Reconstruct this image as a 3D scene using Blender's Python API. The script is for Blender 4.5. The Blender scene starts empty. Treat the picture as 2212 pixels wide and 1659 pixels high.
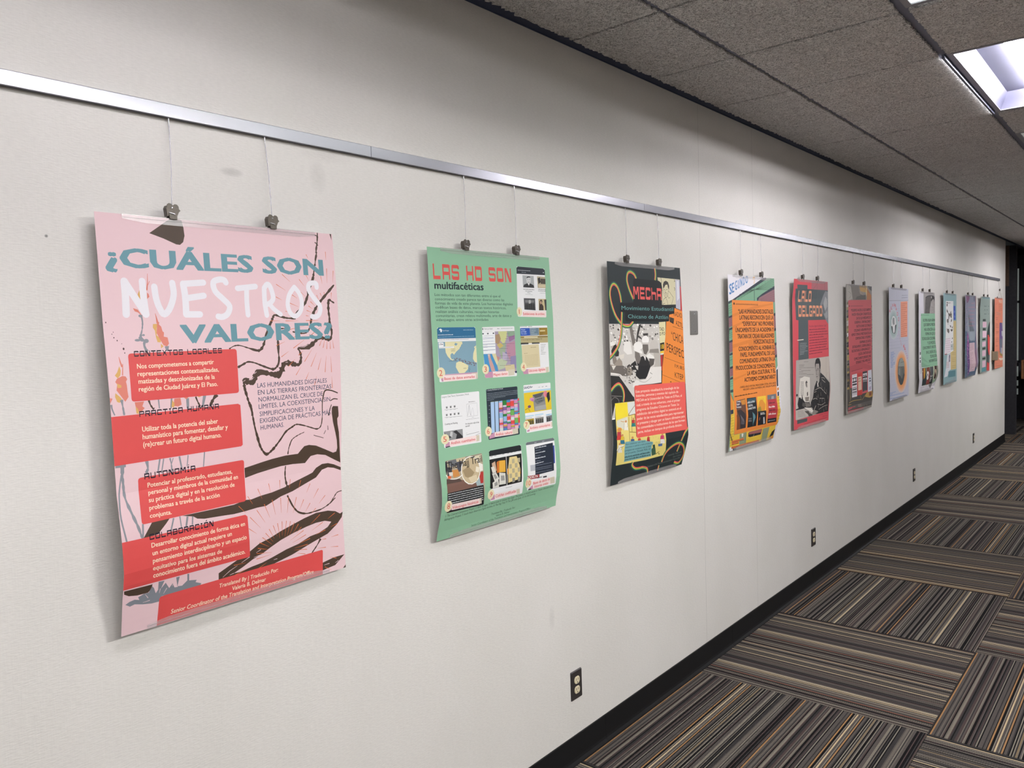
import bpy, bmesh, math, random
from mathutils import Vector, Matrix
from mathutils.geometry import tessellate_polygon

SC = bpy.context.scene
COL = SC.collection
# ---------------------------------------------------------------- camera
CAM_Y, CAM_Z = -1.7696, 1.6823
YAW, PITCH, ROLL = 0.70433, -0.0607016, -0.0327117
def camera():
    f = Vector((math.cos(YAW)*math.cos(PITCH), math.sin(YAW)*math.cos(PITCH), math.sin(PITCH)))
    r = f.cross(Vector((0, 0, 1))).normalized(); u = r.cross(f)
    c, s = math.cos(ROLL), math.sin(ROLL)
    r, u = c*r + s*u, c*u - s*r
    cam = bpy.data.cameras.new('camera'); ob = bpy.data.objects.new('camera', cam); COL.objects.link(ob)
    m = Matrix((r, u, -f)).transposed().to_4x4(); m.translation = (0, CAM_Y, CAM_Z)
    ob.matrix_world = m
    cam.sensor_width = 36; cam.lens = 1682.09/2212*36; cam.clip_start = 0.02; cam.clip_end = 100
    SC.camera = ob
camera()
# ---------------------------------------------------------------- world, exposure
w = bpy.data.worlds.new('world'); SC.world = w; w.use_nodes = True
w.node_tree.nodes['Background'].inputs[0].default_value = (0.75, 0.8, 1.0, 1)
w.node_tree.nodes['Background'].inputs[1].default_value = 0.0
vs = SC.view_settings
vs.view_transform = 'Standard'; vs.look = 'None'; vs.gamma = 1; vs.use_curve_mapping = False
vs.exposure = EXPOSURE = 0.0
SC.cycles.use_denoising = True
SC.cycles.max_bounces = 8; SC.cycles.diffuse_bounces = 5
SC.cycles.sample_clamp_indirect = 6
# fluorescent troffers: (centre x, centre y, lamp strength, lens glow); a lensed fixture has no bare lamps
ROW_A, ROW_B, ROW_C = -1.3371, -3.7755, -6.2139  # middle and far rows are unseen, assumed to brighten the lower wall
LIGHTS = [(-3.05, ROW_A, 130, 0), (-1.22, ROW_A, 0, .3), (0.612, ROW_A, 72, 0), (2.441, ROW_A, 0, 3.4), (4.270, ROW_A, 112, 0), (6.098, ROW_A, 0, 0.2),
          (7.927, ROW_A, 100, 0), (9.756, ROW_A, 0, 2.2), (11.585, ROW_A, 100, 0), (0.612, ROW_B, 160, 0), (2.441, ROW_B, 500, 0), (11.585, ROW_B, 500, 0),
          (-3.05, ROW_C, 420, 0), (-1.22, ROW_C, 160, 0)]
LAMP_COL = {ROW_A: (1.0, 0.97, 0.995, 1), ROW_B: (1.0, 0.995, 0.96, 1), ROW_C: (1.0, 0.985, 0.97, 1)}

# ---------------------------------------------------------------- helpers
def lin(c):
    if isinstance(c, int): c = (c//65536/255, c//256 % 256/255, c % 256/255)
    if isinstance(c, str):
        c = [int(c[i:i+2], 16)/255 for i in (0, 2, 4)]
    return tuple((v/12.92 if v <= .04045 else ((v+.055)/1.055)**2.4) for v in c)
class NT:
    def __init__(s, name):
        s.m = bpy.data.materials.new(name); s.m.use_nodes = True; s.t = s.m.node_tree
        s.b = s.t.nodes['Principled BSDF']; s.o = s.t.nodes['Material Output']
    def n(s, typ, ins=(), **kw):
        nd = s.t.nodes.new('ShaderNode' + typ)
        for k, v in kw.items(): setattr(nd, k, v)
        for i, v in (ins.items() if isinstance(ins, dict) else enumerate(ins)):
            if v is None: continue
            if hasattr(v, 'is_output'): s.t.links.new(v, nd.inputs[i])
            else: nd.inputs[i].default_value = v
        return nd
    def math(s, op, a, b=None, c=None):
        return s.n('Math', (a, b, c), operation=op).outputs[0]
    def link(s, out, name): s.t.links.new(out, s.b.inputs[name])
    def ramp(s, fac, stops, interp='LINEAR'):
        nd = s.n('ValToRGB', (fac,)); cr = nd.color_ramp; cr.interpolation = interp
        while len(cr.elements) < len(stops): cr.elements.new(0.5)
        for e, (p, c) in zip(cr.elements, stops):
            e.position = p; e.color = (*c, 1) if len(c) == 3 else c
        return nd.outputs[0]
    def bump(s, h, dist, strength=1.0):
        nd = s.n('Bump', {'Height': h, 'Distance': dist, 'Strength': strength}); s.link(nd.outputs[0], 'Normal')
def mat(name, col, rough=.5, metal=0.0, spec=.5, alpha=1.0):
    k = NT(name); b = k.b
    b.inputs['Base Color'].default_value = (*lin(col), 1); b.inputs['Roughness'].default_value = rough
    b.inputs['Metallic'].default_value = metal; b.inputs['Specular IOR Level'].default_value = spec
    b.inputs['Alpha'].default_value = alpha
    return k.m
def speckled(name, col, rough, amount=.12, scale=60, metal=0.0, bump=0.0, spec=.5):
    k = NT(name); tc = k.n('TexCoord').outputs['Object']
    ns = k.n('TexNoise', {'Vector': tc, 'Scale': scale, 'Detail': 4}).outputs['Fac']
    c = lin(col)
    k.link(k.ramp(ns, [(.3, [v*(1-amount) for v in c]), (.7, [min(1, v*(1+amount)) for v in c])]), 'Base Color')
    k.b.inputs['Roughness'].default_value = rough; k.b.inputs['Metallic'].default_value = metal
    k.b.inputs['Specular IOR Level'].default_value = spec
    if bump: k.bump(ns, bump)
    return k.m
def emis(name, col, strength):
    k = NT(name); k.b.inputs['Base Color'].default_value = (.8, .8, .8, 1)
    k.b.inputs['Emission Color'].default_value = col; k.b.inputs['Emission Strength'].default_value = strength
    return k.m

class MB:
    def __init__(s): s.v = []; s.f = []; s.mi = []; s.sm = []
    def add(s, vs, fs, mi=0, smooth=False):
        n = len(s.v); s.v += [tuple(v) for v in vs]
        for f in fs: s.f.append(tuple(i+n for i in f)); s.mi.append(mi); s.sm.append(smooth)
    def box(s, a, b, mi=0):
        x0, y0, z0 = a; x1, y1, z1 = b
        s.add([(x0,y0,z0),(x1,y0,z0),(x1,y1,z0),(x0,y1,z0),(x0,y0,z1),(x1,y0,z1),(x1,y1,z1),(x0,y1,z1)],
              [(0,3,2,1),(4,5,6,7),(0,1,5,4),(1,2,6,5),(2,3,7,6),(3,0,4,7)], mi)
    def tube(s, pts, r, n=8, mi=0, cap=True):
        rings = []
        for i, p in enumerate(pts):
            p = Vector(p); a = Vector(pts[max(i-1, 0)]); b = Vector(pts[min(i+1, len(pts)-1)])
            d = (b-a).normalized(); e = d.cross(Vector((0.31, .9, .2))).normalized(); g = d.cross(e)
            rr = r[i] if isinstance(r, (list, tuple)) else r
            rings.append([p + rr*(math.cos(t)*e + math.sin(t)*g) for t in [2*math.pi*k/n for k in range(n)]])
        vs = [v for q in rings for v in q]; fs = []
        for i in range(len(pts)-1):
            for k in range(n):
                fs.append((i*n+k, i*n+(k+1) % n, (i+1)*n+(k+1) % n, (i+1)*n+k))
        s.add(vs, fs, mi, True)
        if cap:
            s.add(rings[0], [tuple(range(n))[::-1]], mi); s.add(rings[-1], [tuple(range(n))], mi)
    def prism_x(s, prof, x0, x1, mi=0):          # closed (y,z) outline run along x
        n = len(prof); tri = tessellate_polygon([[Vector((y, z, 0)) for y, z in prof]])
        s.add([(x0, y, z) for y, z in prof] + [(x1, y, z) for y, z in prof],
              [(i, (i+1) % n, n+(i+1) % n, n+i) for i in range(n)] + [tuple(t) for t in tri] + [tuple(n+i for i in t[::-1]) for t in tri], mi)
    def plate(s, outl, y0, y1, mi=0, bev=0.0):    # closed (x,z) outline, back at y0, front at y1 (y1 < y0), bevelled front
        n = len(outl); cx = sum(p[0] for p in outl)/n; cz = sum(p[1] for p in outl)/n
        def shrink(b):
            return [(cx+(x-cx)*(1-b/max(1e-6, math.hypot(x-cx, z-cz))), cz+(z-cz)*(1-b/max(1e-6, math.hypot(x-cx, z-cz)))) for x, z in outl]
        rings = [(outl, y0), (outl, y1+bev), (shrink(bev), y1)] if bev else [(outl, y0), (outl, y1)]
        vs = [(x, y, z) for o, y in rings for x, z in o]; fs = []
        for r in range(len(rings)-1):
            fs += [(r*n+i, r*n+(i+1) % n, (r+1)*n+(i+1) % n, (r+1)*n+i) for i in range(n)]
        k = (len(rings)-1)*n
        tri = tessellate_polygon([[Vector((x, z, 0)) for x, z in rings[-1][0]]])
        fs += [tuple(k+i for i in t) for t in tri] + [tuple(t) for t in tri]
        s.add(vs, fs, mi)
    def build(s, name, mats, parent=None, bevel=0.0):
        me = bpy.data.meshes.new(name); me.from_pydata(s.v, [], s.f); me.update()
        for m in (mats if isinstance(mats, (list, tuple)) else [mats]): me.materials.append(m)
        me.polygons.foreach_set('material_index', s.mi); me.polygons.foreach_set('use_smooth', s.sm)
        bm = bmesh.new(); bm.from_mesh(me); bmesh.ops.recalc_face_normals(bm, faces=bm.faces); bm.to_mesh(me); bm.free()
        o = bpy.data.objects.new(name, me); COL.objects.link(o)
        if bevel:
            md = o.modifiers.new('bevel', 'BEVEL'); md.width = bevel; md.segments = 2; md.limit_method = 'ANGLE'
        if parent:
            o.parent = parent; o.matrix_parent_inverse = parent.matrix_world.inverted()
        return o
def empty(name, loc):
    o = bpy.data.objects.new(name, None); COL.objects.link(o); o.location = loc; o.empty_display_size = .05
    bpy_update(o, loc); return o
def bpy_update(o, loc): o.matrix_world = Matrix.Translation(loc)
def tag(o, label=None, cat=None, group=None, kind=None):
    for k, v in (('label', label), ('category', cat), ('group', group), ('kind', kind)):
        if v: o[k] = v
    return o
def rrect(x0, z0, x1, z1, r, n=4):
    out = []
    for cx, cz, a in ((x1-r, z1-r, 0), (x0+r, z1-r, 90), (x0+r, z0+r, 180), (x1-r, z0+r, 270)):
        for k in range(n+1):
            t = math.radians(a+90*k/n); out.append((cx+r*math.cos(t), cz+r*math.sin(t)))
    return out
def copy_tree(o, parent=None):
    c = o.copy(); COL.objects.link(c)
    if parent: c.parent = parent
    for ch in list(o.children): copy_tree(ch, c)
    return c

# ---------------------------------------------------------------- setting
WALL_END, CEIL, HALL_Y = 12.65, 2.775, -7.20
GX0, GS = 2.44086, 0.6096                 # ceiling grid along x
GY = [-0.046, -0.419] + [-1.0323 - .6096*k for k in range(11)] + [-7.20]
random.seed(7)
def wall_material():
    k = NT('woven_vinyl_wallcovering'); tc = k.n('TexCoord').outputs['Object']
    sx = k.n('SeparateXYZ', (tc,))
    h1 = k.n('TexNoise', {'Vector': k.n('Mapping', {'Vector': tc, 'Scale': (70, 1, 330)}).outputs[0], 'Scale': 1.0, 'Detail': 2}).outputs['Fac']
    h2 = k.n('TexNoise', {'Vector': k.n('Mapping', {'Vector': tc, 'Scale': (300, 1, 18)}).outputs[0], 'Scale': 1.0, 'Detail': 2}).outputs['Fac']
    h = k.math('ADD', h1, k.math('MULTIPLY', h2, .18))
    big = k.n('TexNoise', {'Vector': k.n('Mapping', {'Vector': tc, 'Scale': (1.3, 1, .8)}).outputs[0], 'Scale': 2.2, 'Detail': 3}).outputs['Fac']
    # seams of the wallcovering and a few scuffs
    def near(x0, wd):
        return k.math('LESS_THAN', k.math('ABSOLUTE', k.math('SUBTRACT', sx.outputs[0], x0)), wd)
    seam = k.math('ADD', near(3.535, .0011), near(4.169, .0011))
    spots = None
    for x, z, rx, rz, a in ((1.045, 2.108, .035, .012, .22), (1.30, 2.13, .03, .05, .10), (0.62, 1.92, .004, .004, .7), (1.72, 1.66, .02, .008, .12),
                            (2.27, .62, .02, .05, .10), (1.33, 2.19, .1, .02, .06), (2.02, 1.86, .004, .004, .3)):
        d = k.math('ADD', k.math('POWER', k.math('DIVIDE', k.math('SUBTRACT', sx.outputs[0], x), rx), 2.0),
                   k.math('POWER', k.math('DIVIDE', k.math('SUBTRACT', sx.outputs[2], z), rz), 2.0))
        q = k.math('MULTIPLY', k.math('MAXIMUM', k.math('SUBTRACT', 1.0, d), 0.0), a)
        spots = q if spots is None else k.math('ADD', spots, q)
    dirt = k.math('SUBTRACT', 1.0, k.math('ADD', k.math('MULTIPLY', seam, .35), spots))
    base = k.ramp(big, [(.3, lin((.865, .852, .835))), (.7, lin((.885, .872, .858)))])
    fine = k.ramp(h, [(.35, (.90, .90, .90)), (1.0, (1, 1, 1))])
    mx = k.n('Mix', {0: 1.0, 6: base, 7: fine}, data_type='RGBA', blend_type='MULTIPLY').outputs[2]
    cmb = k.n('CombineColor', (dirt, dirt, dirt)).outputs[0]
    mx = k.n('Mix', {0: 1.0, 6: mx, 7: cmb}, data_type='RGBA', blend_type='MULTIPLY').outputs[2]
    k.link(mx, 'Base Color'); k.b.inputs['Roughness'].default_value = .62; k.b.inputs['Specular IOR Level'].default_value = .25
    k.bump(h, .0009, .7)
    return k.m
M_WALL = wall_material()
mb = MB(); mb.box((-3.4, 0, 0), (WALL_END, .14, 2.95))
tag(mb.build('wall_left', M_WALL), kind='structure')
M_PLAIN = speckled('painted_wall', (.66, .65, .63), .7, .03, 8)
mb = MB(); mb.box((-3.4, HALL_Y-.14, 0), (16.0, HALL_Y, 2.95)); tag(mb.build('wall_right', M_PLAIN), kind='structure')
mb = MB(); mb.box((-3.54, HALL_Y, 0), (-3.4, .14, 2.95)); tag(mb.build('wall_back', M_PLAIN), kind='structure')

def carpet_material():
    k = NT('striped_carpet_tiles'); tc = k.n('TexCoord').outputs['Object']; sx = k.n('SeparateXYZ', (tc,))
    B = 1.01395
    u = k.math('DIVIDE', k.math('SUBTRACT', sx.outputs[0], 3.43616), B)
    v = k.math('DIVIDE', k.math('SUBTRACT', k.math('MULTIPLY', sx.outputs[1], -1.0), 1.02439-B), B)
    fu, fv = k.math('FLOOR', u), k.math('FLOOR', v)
    par = k.math('FLOORED_MODULO', k.math('ADD', fu, fv), 2.0)            # 0: yarns run across the hall
    def sel(a, b): return k.math('ADD', k.math('MULTIPLY', a, k.math('SUBTRACT', 1.0, par)), k.math('MULTIPLY', b, par))
    s = k.math('MULTIPLY', k.math('FRACT', sel(u, v)), B)
    t = sel(sx.outputs[1], sx.outputs[0])
    sh = k.math('FLOORED_MODULO', s, B/2)
    blk = k.math('FLOORED_MODULO', k.math('ADD', k.math('MULTIPLY', fu, 3.0), k.math('MULTIPLY', fv, 5.0)), 4.0)
    idx = k.math('FLOOR', k.math('DIVIDE', sh, .0046))
    def wn(i, seed): return k.n('TexWhiteNoise', {'W': k.math('ADD', k.math('ADD', i, k.math('MULTIPLY', blk, 173.0)), seed)}, noise_dimensions='1D').outputs['Value']
    base = k.ramp(wn(idx, .5), [(0, lin((.12, .115, .12))), (.20, lin((.27, .26, .26))), (.42, lin((.41, .385, .37))), (.62, lin((.50, .47, .435))),
                                (.78, lin((.37, .31, .305))), (.90, lin((.60, .57, .52)))], 'CONSTANT')
    i2 = k.math('FLOOR', k.math('DIVIDE', k.math('ADD', sh, .002), .0078))
    w2 = wn(i2, 900.5)
    acc = k.ramp(w2, [(0, lin((.82, .74, .60))), (.045, lin((.68, .52, .36))), (.070, lin((.52, .30, .23))), (.085, lin((.55, .48, .38)))], 'CONSTANT')
    isacc = k.math('LESS_THAN', w2, .125)
    isacc = k.math('MULTIPLY', isacc, k.math('GREATER_THAN', k.math('FRACT', k.math('DIVIDE', k.math('ADD', sh, .002), .0078)), .22))
    # dark gap between yarns and the loops along each yarn
    fr = k.math('FRACT', k.math('DIVIDE', sh, .0046))
    loop = k.math('ADD', k.math('DIVIDE', t, .0085), k.math('MULTIPLY', idx, .5))
    lp = k.math('ABSOLUTE', k.math('SINE', k.math('MULTIPLY', loop, math.pi)))
    yarn = k.math('MULTIPLY', k.math('ADD', .45, k.math('MULTIPLY', lp, .55)), k.math('ADD', .5, k.math('MULTIPLY', k.math('SINE', k.math('MULTIPLY', fr, math.pi)), .5)))
    col = k.n('Mix', {0: isacc, 6: base, 7: acc}, data_type='RGBA').outputs[2]
    y2 = k.math('MAXIMUM', yarn, k.math('MULTIPLY', isacc, .8))
    ed = k.math('MINIMUM', k.math('FRACT', u), k.math('FRACT', v))
    edge = k.math('GREATER_THAN', ed, .004)
    y3 = k.math('MULTIPLY', y2, k.math('ADD', .35, k.math('MULTIPLY', edge, .65)))
    cc = k.n('CombineColor', (y3, y3, y3)).outputs[0]
    k.link(k.n('Mix', {0: 1.0, 6: col, 7: cc}, data_type='RGBA', blend_type='MULTIPLY').outputs[2], 'Base Color')
    k.b.inputs['Roughness'].default_value = .95; k.b.inputs['Specular IOR Level'].default_value = .1
    k.bump(yarn, .0018, .8)
    return k.m
mb = MB(); mb.box((-3.4, HALL_Y, -.1), (16.0, 1.6, 0)); tag(mb.build('floor', carpet_material()), kind='structure')

# black vinyl cove base with visible butt joints
M_BASE = mat('black_vinyl_base', (.085, .085, .09), .55, spec=.2)
mb = MB(); js = [-3.4, -.05, 2.603, 3.822, 5.04, 6.26, 7.48, 8.70, 9.92, 11.14, WALL_END]
prof = [(0, 0), (-.016, 0), (-.015, .004), (-.0075, .014), (-.005, .024), (-.004, .110), (-.002, .112), (0, .112)]
for a, b in zip(js, js[1:]): mb.prism_x(prof, a+.0004, b-.0004)
mb.prism_x(prof, WALL_END, WALL_END+.004)
tag(mb.build('baseboard_left', M_BASE), kind='structure')

# ceiling: rough mineral tiles laid in a dark grid
def tile_material():
    k = NT('fissured_ceiling_tile'); tc = k.n('TexCoord').outputs['Object']
    wob = k.n('TexNoise', {'Vector': tc, 'Scale': 26.0, 'Detail': 3, 'Roughness': .6}, noise_dimensions='3D')
    big = k.n('TexNoise', {'Vector': tc, 'Scale': 9.0, 'Detail': 2}).outputs['Fac']
    cr = k.n('TexNoise', {'Vector': tc, 'Scale': 100.0, 'Detail': 2.5, 'Roughness': .55, 'Distortion': 1.6}).outputs['Fac']
    h = k.math('ADD', k.math('MULTIPLY', wob.outputs['Fac'], .5), k.ramp(cr, [(.36, (0, 0, 0)), (.56, (1, 1, 1))]))
    pit = k.ramp(cr, [(.30, lin((.58, .575, .575))), (.40, lin((.84, .835, .83))), (.54, lin((.98, .975, .97)))])
    tone = k.ramp(big, [(.3, (.92, .92, .92)), (.7, (1, 1, 1))])
    k.link(k.n('Mix', {0: 1.0, 6: pit, 7: tone}, data_type='RGBA', blend_type='MULTIPLY').outputs[2], 'Base Color')
    k.b.inputs['Roughness'].default_value = .95; k.b.inputs['Specular IOR Level'].default_value = .1
    k.bump(h, .006, .9)
    return k.m
M_TILE = tile_material(); M_TEE = mat('dark_bronze_grid', (.40, .41, .48), .5, spec=.4)
def lit_cell(xc, yc):
    return any(abs(xc-c) < .6096 and abs(yc-d) < .3 for c, d, _, _ in LIGHTS)
mb = MB()
def jit(a, b, n, amp, fixed):
    return [(a[0]+(b[0]-a[0])*i/n, a[1]+(b[1]-a[1])*i/n) for i in range(n)]
for r in range(len(GY)-1):
    y1, y0 = GY[r], GY[r+1]
    for k in range(-9, 23):
        x0 = GX0 + k*GS; x1 = x0 + GS
        if x1 < -3.3 or x0 > 15.9 or lit_cell((x0+x1)/2, (y0+y1)/2): continue
        gx = .0060; gy = .0105; gw = .0165
        seen = x0 > .3 and x0 < 9 and y1 > -2.3
        st = .011 if seen and x0 < 6 else .03
        a = (x0+gx, y0+(gw if r == 1 else gy)); c = (x1-gx, y1-(gw if r == 2 else gy if r else 0))
        cs = [a, (c[0], a[1]), c, (a[0], c[1])]
        pts = []
        for i in range(4):
            p, q = cs[i], cs[(i+1) % 4]; L = math.hypot(q[0]-p[0], q[1]-p[1]); n = max(2, int(L/st)) if seen else 1
            nx, ny = (q[1]-p[1])/L, -(q[0]-p[0])/L
            for j in range(n):
                am = 0 if j == 0 else (random.gauss(0, .0021)+(random.random() < .14)*-.005)
                if r == 0 and i == 2: am *= 1.9
                pts.append((p[0]+(q[0]-p[0])*j/n+nx*am, p[1]+(q[1]-p[1])*j/n+ny*am))
        n = len(pts); dz = random.uniform(-.0012, .0012)
        tri = tessellate_polygon([[Vector((x, y, 0)) for x, y in pts]])
        mb.add([(x, y, CEIL+dz) for x, y in pts] + [(x, y, CEIL+.022) for x, y in pts],
               [tuple(t) for t in tri] + [(i, (i+1) % n, n+(i+1) % n, n+i) for i in range(n)])
mb.box((-3.4, HALL_Y, CEIL+.12), (16.0, 1.6, CEIL+.2), 1)
ce = mb.build('ceiling', [M_TILE, M_TEE]); tag(ce, kind='structure')
mb = MB()
for y in GY[1:-1]: mb.box((-3.4, y-.018, CEIL+.008), (15.9, y+.018, CEIL+.016))
for k in range(-9, 23):
    x = GX0+k*GS
    for r in range(len(GY)-1):
        ym = (GY[r]+GY[r+1])/2
        if lit_cell(x+.05, ym) and lit_cell(x-.05, ym): continue
        mb.box((x-.012, GY[r+1], CEIL+.0135), (x+.012, GY[r], CEIL+.020))
tag(mb.build('trim_1', M_TEE), kind='structure')
M_ANGLE = mat('navy_wall_angle', (.25, .28, .38), .6, spec=.3)
mb = MB(); mb.prism_x([(0, CEIL+.002), (-.001, CEIL+.002), (-.002, CEIL+.007), (-.062, CEIL+.0075), (-.062, CEIL+.011), (0, CEIL+.011)], -3.4, WALL_END+.9)
tag(mb.build('trim_2', M_ANGLE), kind='structure')

# ---------------------------------------------------------------- far end of the hall
M_DARK = speckled('black_laminate', (.20, .197, .215), .5, .15, 30, spec=.3)
M_DARK2 = speckled('charcoal_panel', (.18, .18, .205), .6, .15, 20, spec=.25)
mb = MB(); mb.box((13.5, -.016, 0), (13.62, 1.6, CEIL)); tag(mb.build('wall_end', M_DARK), kind='structure')
mb = MB(); mb.box((15.65, HALL_Y, 0), (15.8, 1.6, CEIL)); tag(mb.build('wall_far', M_DARK2), kind='structure')
mb = MB(); mb.box((WALL_END, 1.5, 0), (15.65, 1.6, CEIL)); tag(mb.build('wall_side', M_DARK2), kind='structure')
mb = MB(); mb.box((WALL_END+.0005, 0.0, .115), (WALL_END+.012, .14, CEIL)); tag(mb.build('trim_3', M_DARK), kind='structure')
mb = MB(); mb.box((13.478, .072, 2.185), (13.499, .135, CEIL)); tag(mb.build('trim_4', speckled('brown_wood_trim', (.36, .27, .21), .6, .2, 40)), kind='structure')
# side light of the far door: pale panes in a dark frame
M_PANE = NT('pale_frosted_pane'); M_PANE.b.inputs['Base Color'].default_value = (.55, .58, .56, 1); M_PANE.b.inputs['Roughness'].default_value = .35
M_PANE.b.inputs['Emission Color'].default_value = (.62, .70, .66, 1); M_PANE.b.inputs['Emission Strength'].default_value = .16; M_PANE = M_PANE.m
mb = MB()
for a, b in ((-.02, .0), (1.2, 1.23)): mb.box((15.62, .20+a, .4), (15.65, .22+b-(.0 if a < 0 else 0), 2.6)) if a < 0 else mb.box((15.62, .62, .4), (15.65, .65, 2.6))
for z in (.40, .55, .71, .98, 1.99, 2.57): mb.box((15.62, .20, z-.02), (15.65, .65, z+.02))
win = tag(mb.build('window_1', M_DARK), kind='structure')
for z0, z1 in ((1.0, 1.97), (2.01, 2.55), (.73, .90), (.57, .66), (.42, .52)):
    mb = MB(); mb.box((15.635, .212, z0), (15.645, .63, z1)); mb.build('pane', M_PANE, win)

# ---------------------------------------------------------------- ceiling lights
M_HOUS = mat('satin_aluminium_reflector', (.47, .47, .54), .5, metal=.9)
M_FLANGE = mat('grey_light_flange', (.55, .55, .58), .5)
def ceiling_light(xc, yc, power, glow, label):
    y1, y0 = yc+.2928, yc-.2928; x0, x1 = xc-.6096+.012, xc+.6096-.012
    r = empty('ceiling_light', (xc, (y0+y1)/2, CEIL)); tag(r, label, 'ceiling light', 'recessed fluorescent lights along the hall')
    f = .022; z = CEIL+.008; mb = MB()
    for a, b in (((x0, y1-f, z-.004), (x1, y1, z)), ((x0, y0, z-.004), (x1, y0+f, z)), ((x0, y0+f, z-.004), (x0+f, y1-f, z)), ((x1-f, y0+f, z-.004), (x1, y1-f, z))): mb.box(a, b)
    mb.build('flange', M_FLANGE, r)
    a0, a1, b0, b1 = x0+f, x1-f, y0+f, y1-f; h = z+.085; s = .03
    mb = MB()
    mb.add([(a0,b0,z),(a1,b0,z),(a1,b1,z),(a0,b1,z),(a0+.008,b0+s,h),(a1-.008,b0+s,h),(a1-.008,b1-s,h),(a0+.008,b1-s,h)],
           [(0,1,5,4),(1,2,6,5),(2,3,7,6),(3,0,4,7),(4,5,6,7)])
    mb.build('reflector', M_HOUS, r)
    if xc == 4.270 and yc == ROW_A:      # added glowing strip with dark backing bar imitates a light leak along the tiles
        q = MB(); ye = -1.0268
        q.box((x0+.004, ye-.011, CEIL-.0075), (x1-.004, ye, CEIL+.009)); q.build('glow_strip_backing', M_TEE, r)
        q = MB(); q.add([(x0+.01, ye+.0006, CEIL-.0070), (x1-.01, ye+.0006, CEIL-.0070), (x1-.01, ye+.0006, CEIL-.0008), (x0+.01, ye+.0006, CEIL-.0008)], [(0, 1, 2, 3)])
        q.build('added_glow_strip', emis('added_leak_glow', LAMP_COL[yc], 7), r)
    if power:
        m = emis('fluorescent_lamp', LAMP_COL[yc], power)
        for y in (yc+.105, yc-.105):
            q = MB(); zl = z+.046
            q.tube([(a0+.03, y, zl), (a1-.03, y, zl)], .0128, 12); l = q.build('lamp', m, r)
            for xx in (a0+.012, a1-.030):
                q = MB(); q.box((xx, y-.017, zl-.017), (xx+.018, y+.017, z+.084)); q.build('lamp_holder', M_HOUS, r)
    else:
        q = MB(); q.box((a0-.004, b0-.004, z+.001), (a1+.004, b1+.004, z+.004))
        q.build('lens', emis('prismatic_lens_glow', (.93, 1.0, .95, 1), glow), r)
LL = {2.441: 'flat white ceiling light cut off by the top edge of the photo', 4.270: 'open bright fluorescent ceiling light with lit tile edge beside it, right side',
      6.098: 'dark ceiling light one tile past the open bright light, outside the right edge'}
PLACE = {-3.05: 'at the back wall', -1.22: 'behind the camera', 0.612: 'level with the pink poster', 2.441: 'level with the green poster', 4.270: 'level with the orange quotation poster', 6.098: 'level with the dull red poster',
         7.927: 'level with the stone arch poster', 9.756: 'level with the purple poster', 11.585: 'level with the salmon poster'}
for c, d, p_, g in LIGHTS:
    rw = {ROW_A: 'row by the poster wall', ROW_B: 'assumed unseen middle row of the hall', ROW_C: 'assumed unseen row far from the poster wall'}[d]
    ceiling_light(c, d, p_, g, LL[c] if d == ROW_A and c in LL else 'ceiling light, %s, %s' % (rw, PLACE[c]))

# ---------------------------------------------------------------- picture rail
M_RAIL = mat('satin_white_aluminium', (.70, .70, .735), .27, metal=.65)
RJ = [-1.54, -.03, 1.4775, 2.9885, 4.5155, 6.035, 7.555, 9.075, 10.595, 12.125]
RZ = 2.2065
RAIL_LAB = ['picture rail length behind the left edge of the photo', 'white picture rail length above the pink poster', 'shiny picture rail length above the green poster',
            'picture rail length above the black poster, up to the seam', 'picture rail length above the orange brick-wall poster', 'picture rail length above the red poster and its dark-red neighbour',
            'picture rail length above the pale poster with two ovals', 'picture rail length above the arch photo poster and blue-grey poster', 'picture rail length above the purple poster', 'last picture rail length, ending near the dark door opening']
for i, (a, b) in enumerate(zip(RJ, RJ[1:])):
    mb = MB(); z = RZ
    mb.prism_x([(-.0005, z+.0325), (-.0125, z+.0325), (-.0145, z+.0305), (-.0145, z+.002), (-.0125, z), (-.0118, z+.001), (-.0118, z+.024), (-.004, z+.024), (-.004, z+.001), (-.0005, z+.001)], a+.0008, b-.0008)
    o = mb.build('picture_rail', M_RAIL); tag(o, RAIL_LAB[i+1] if i < 9 else RAIL_LAB[-1], 'picture rail', 'lengths of picture rail')

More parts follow.
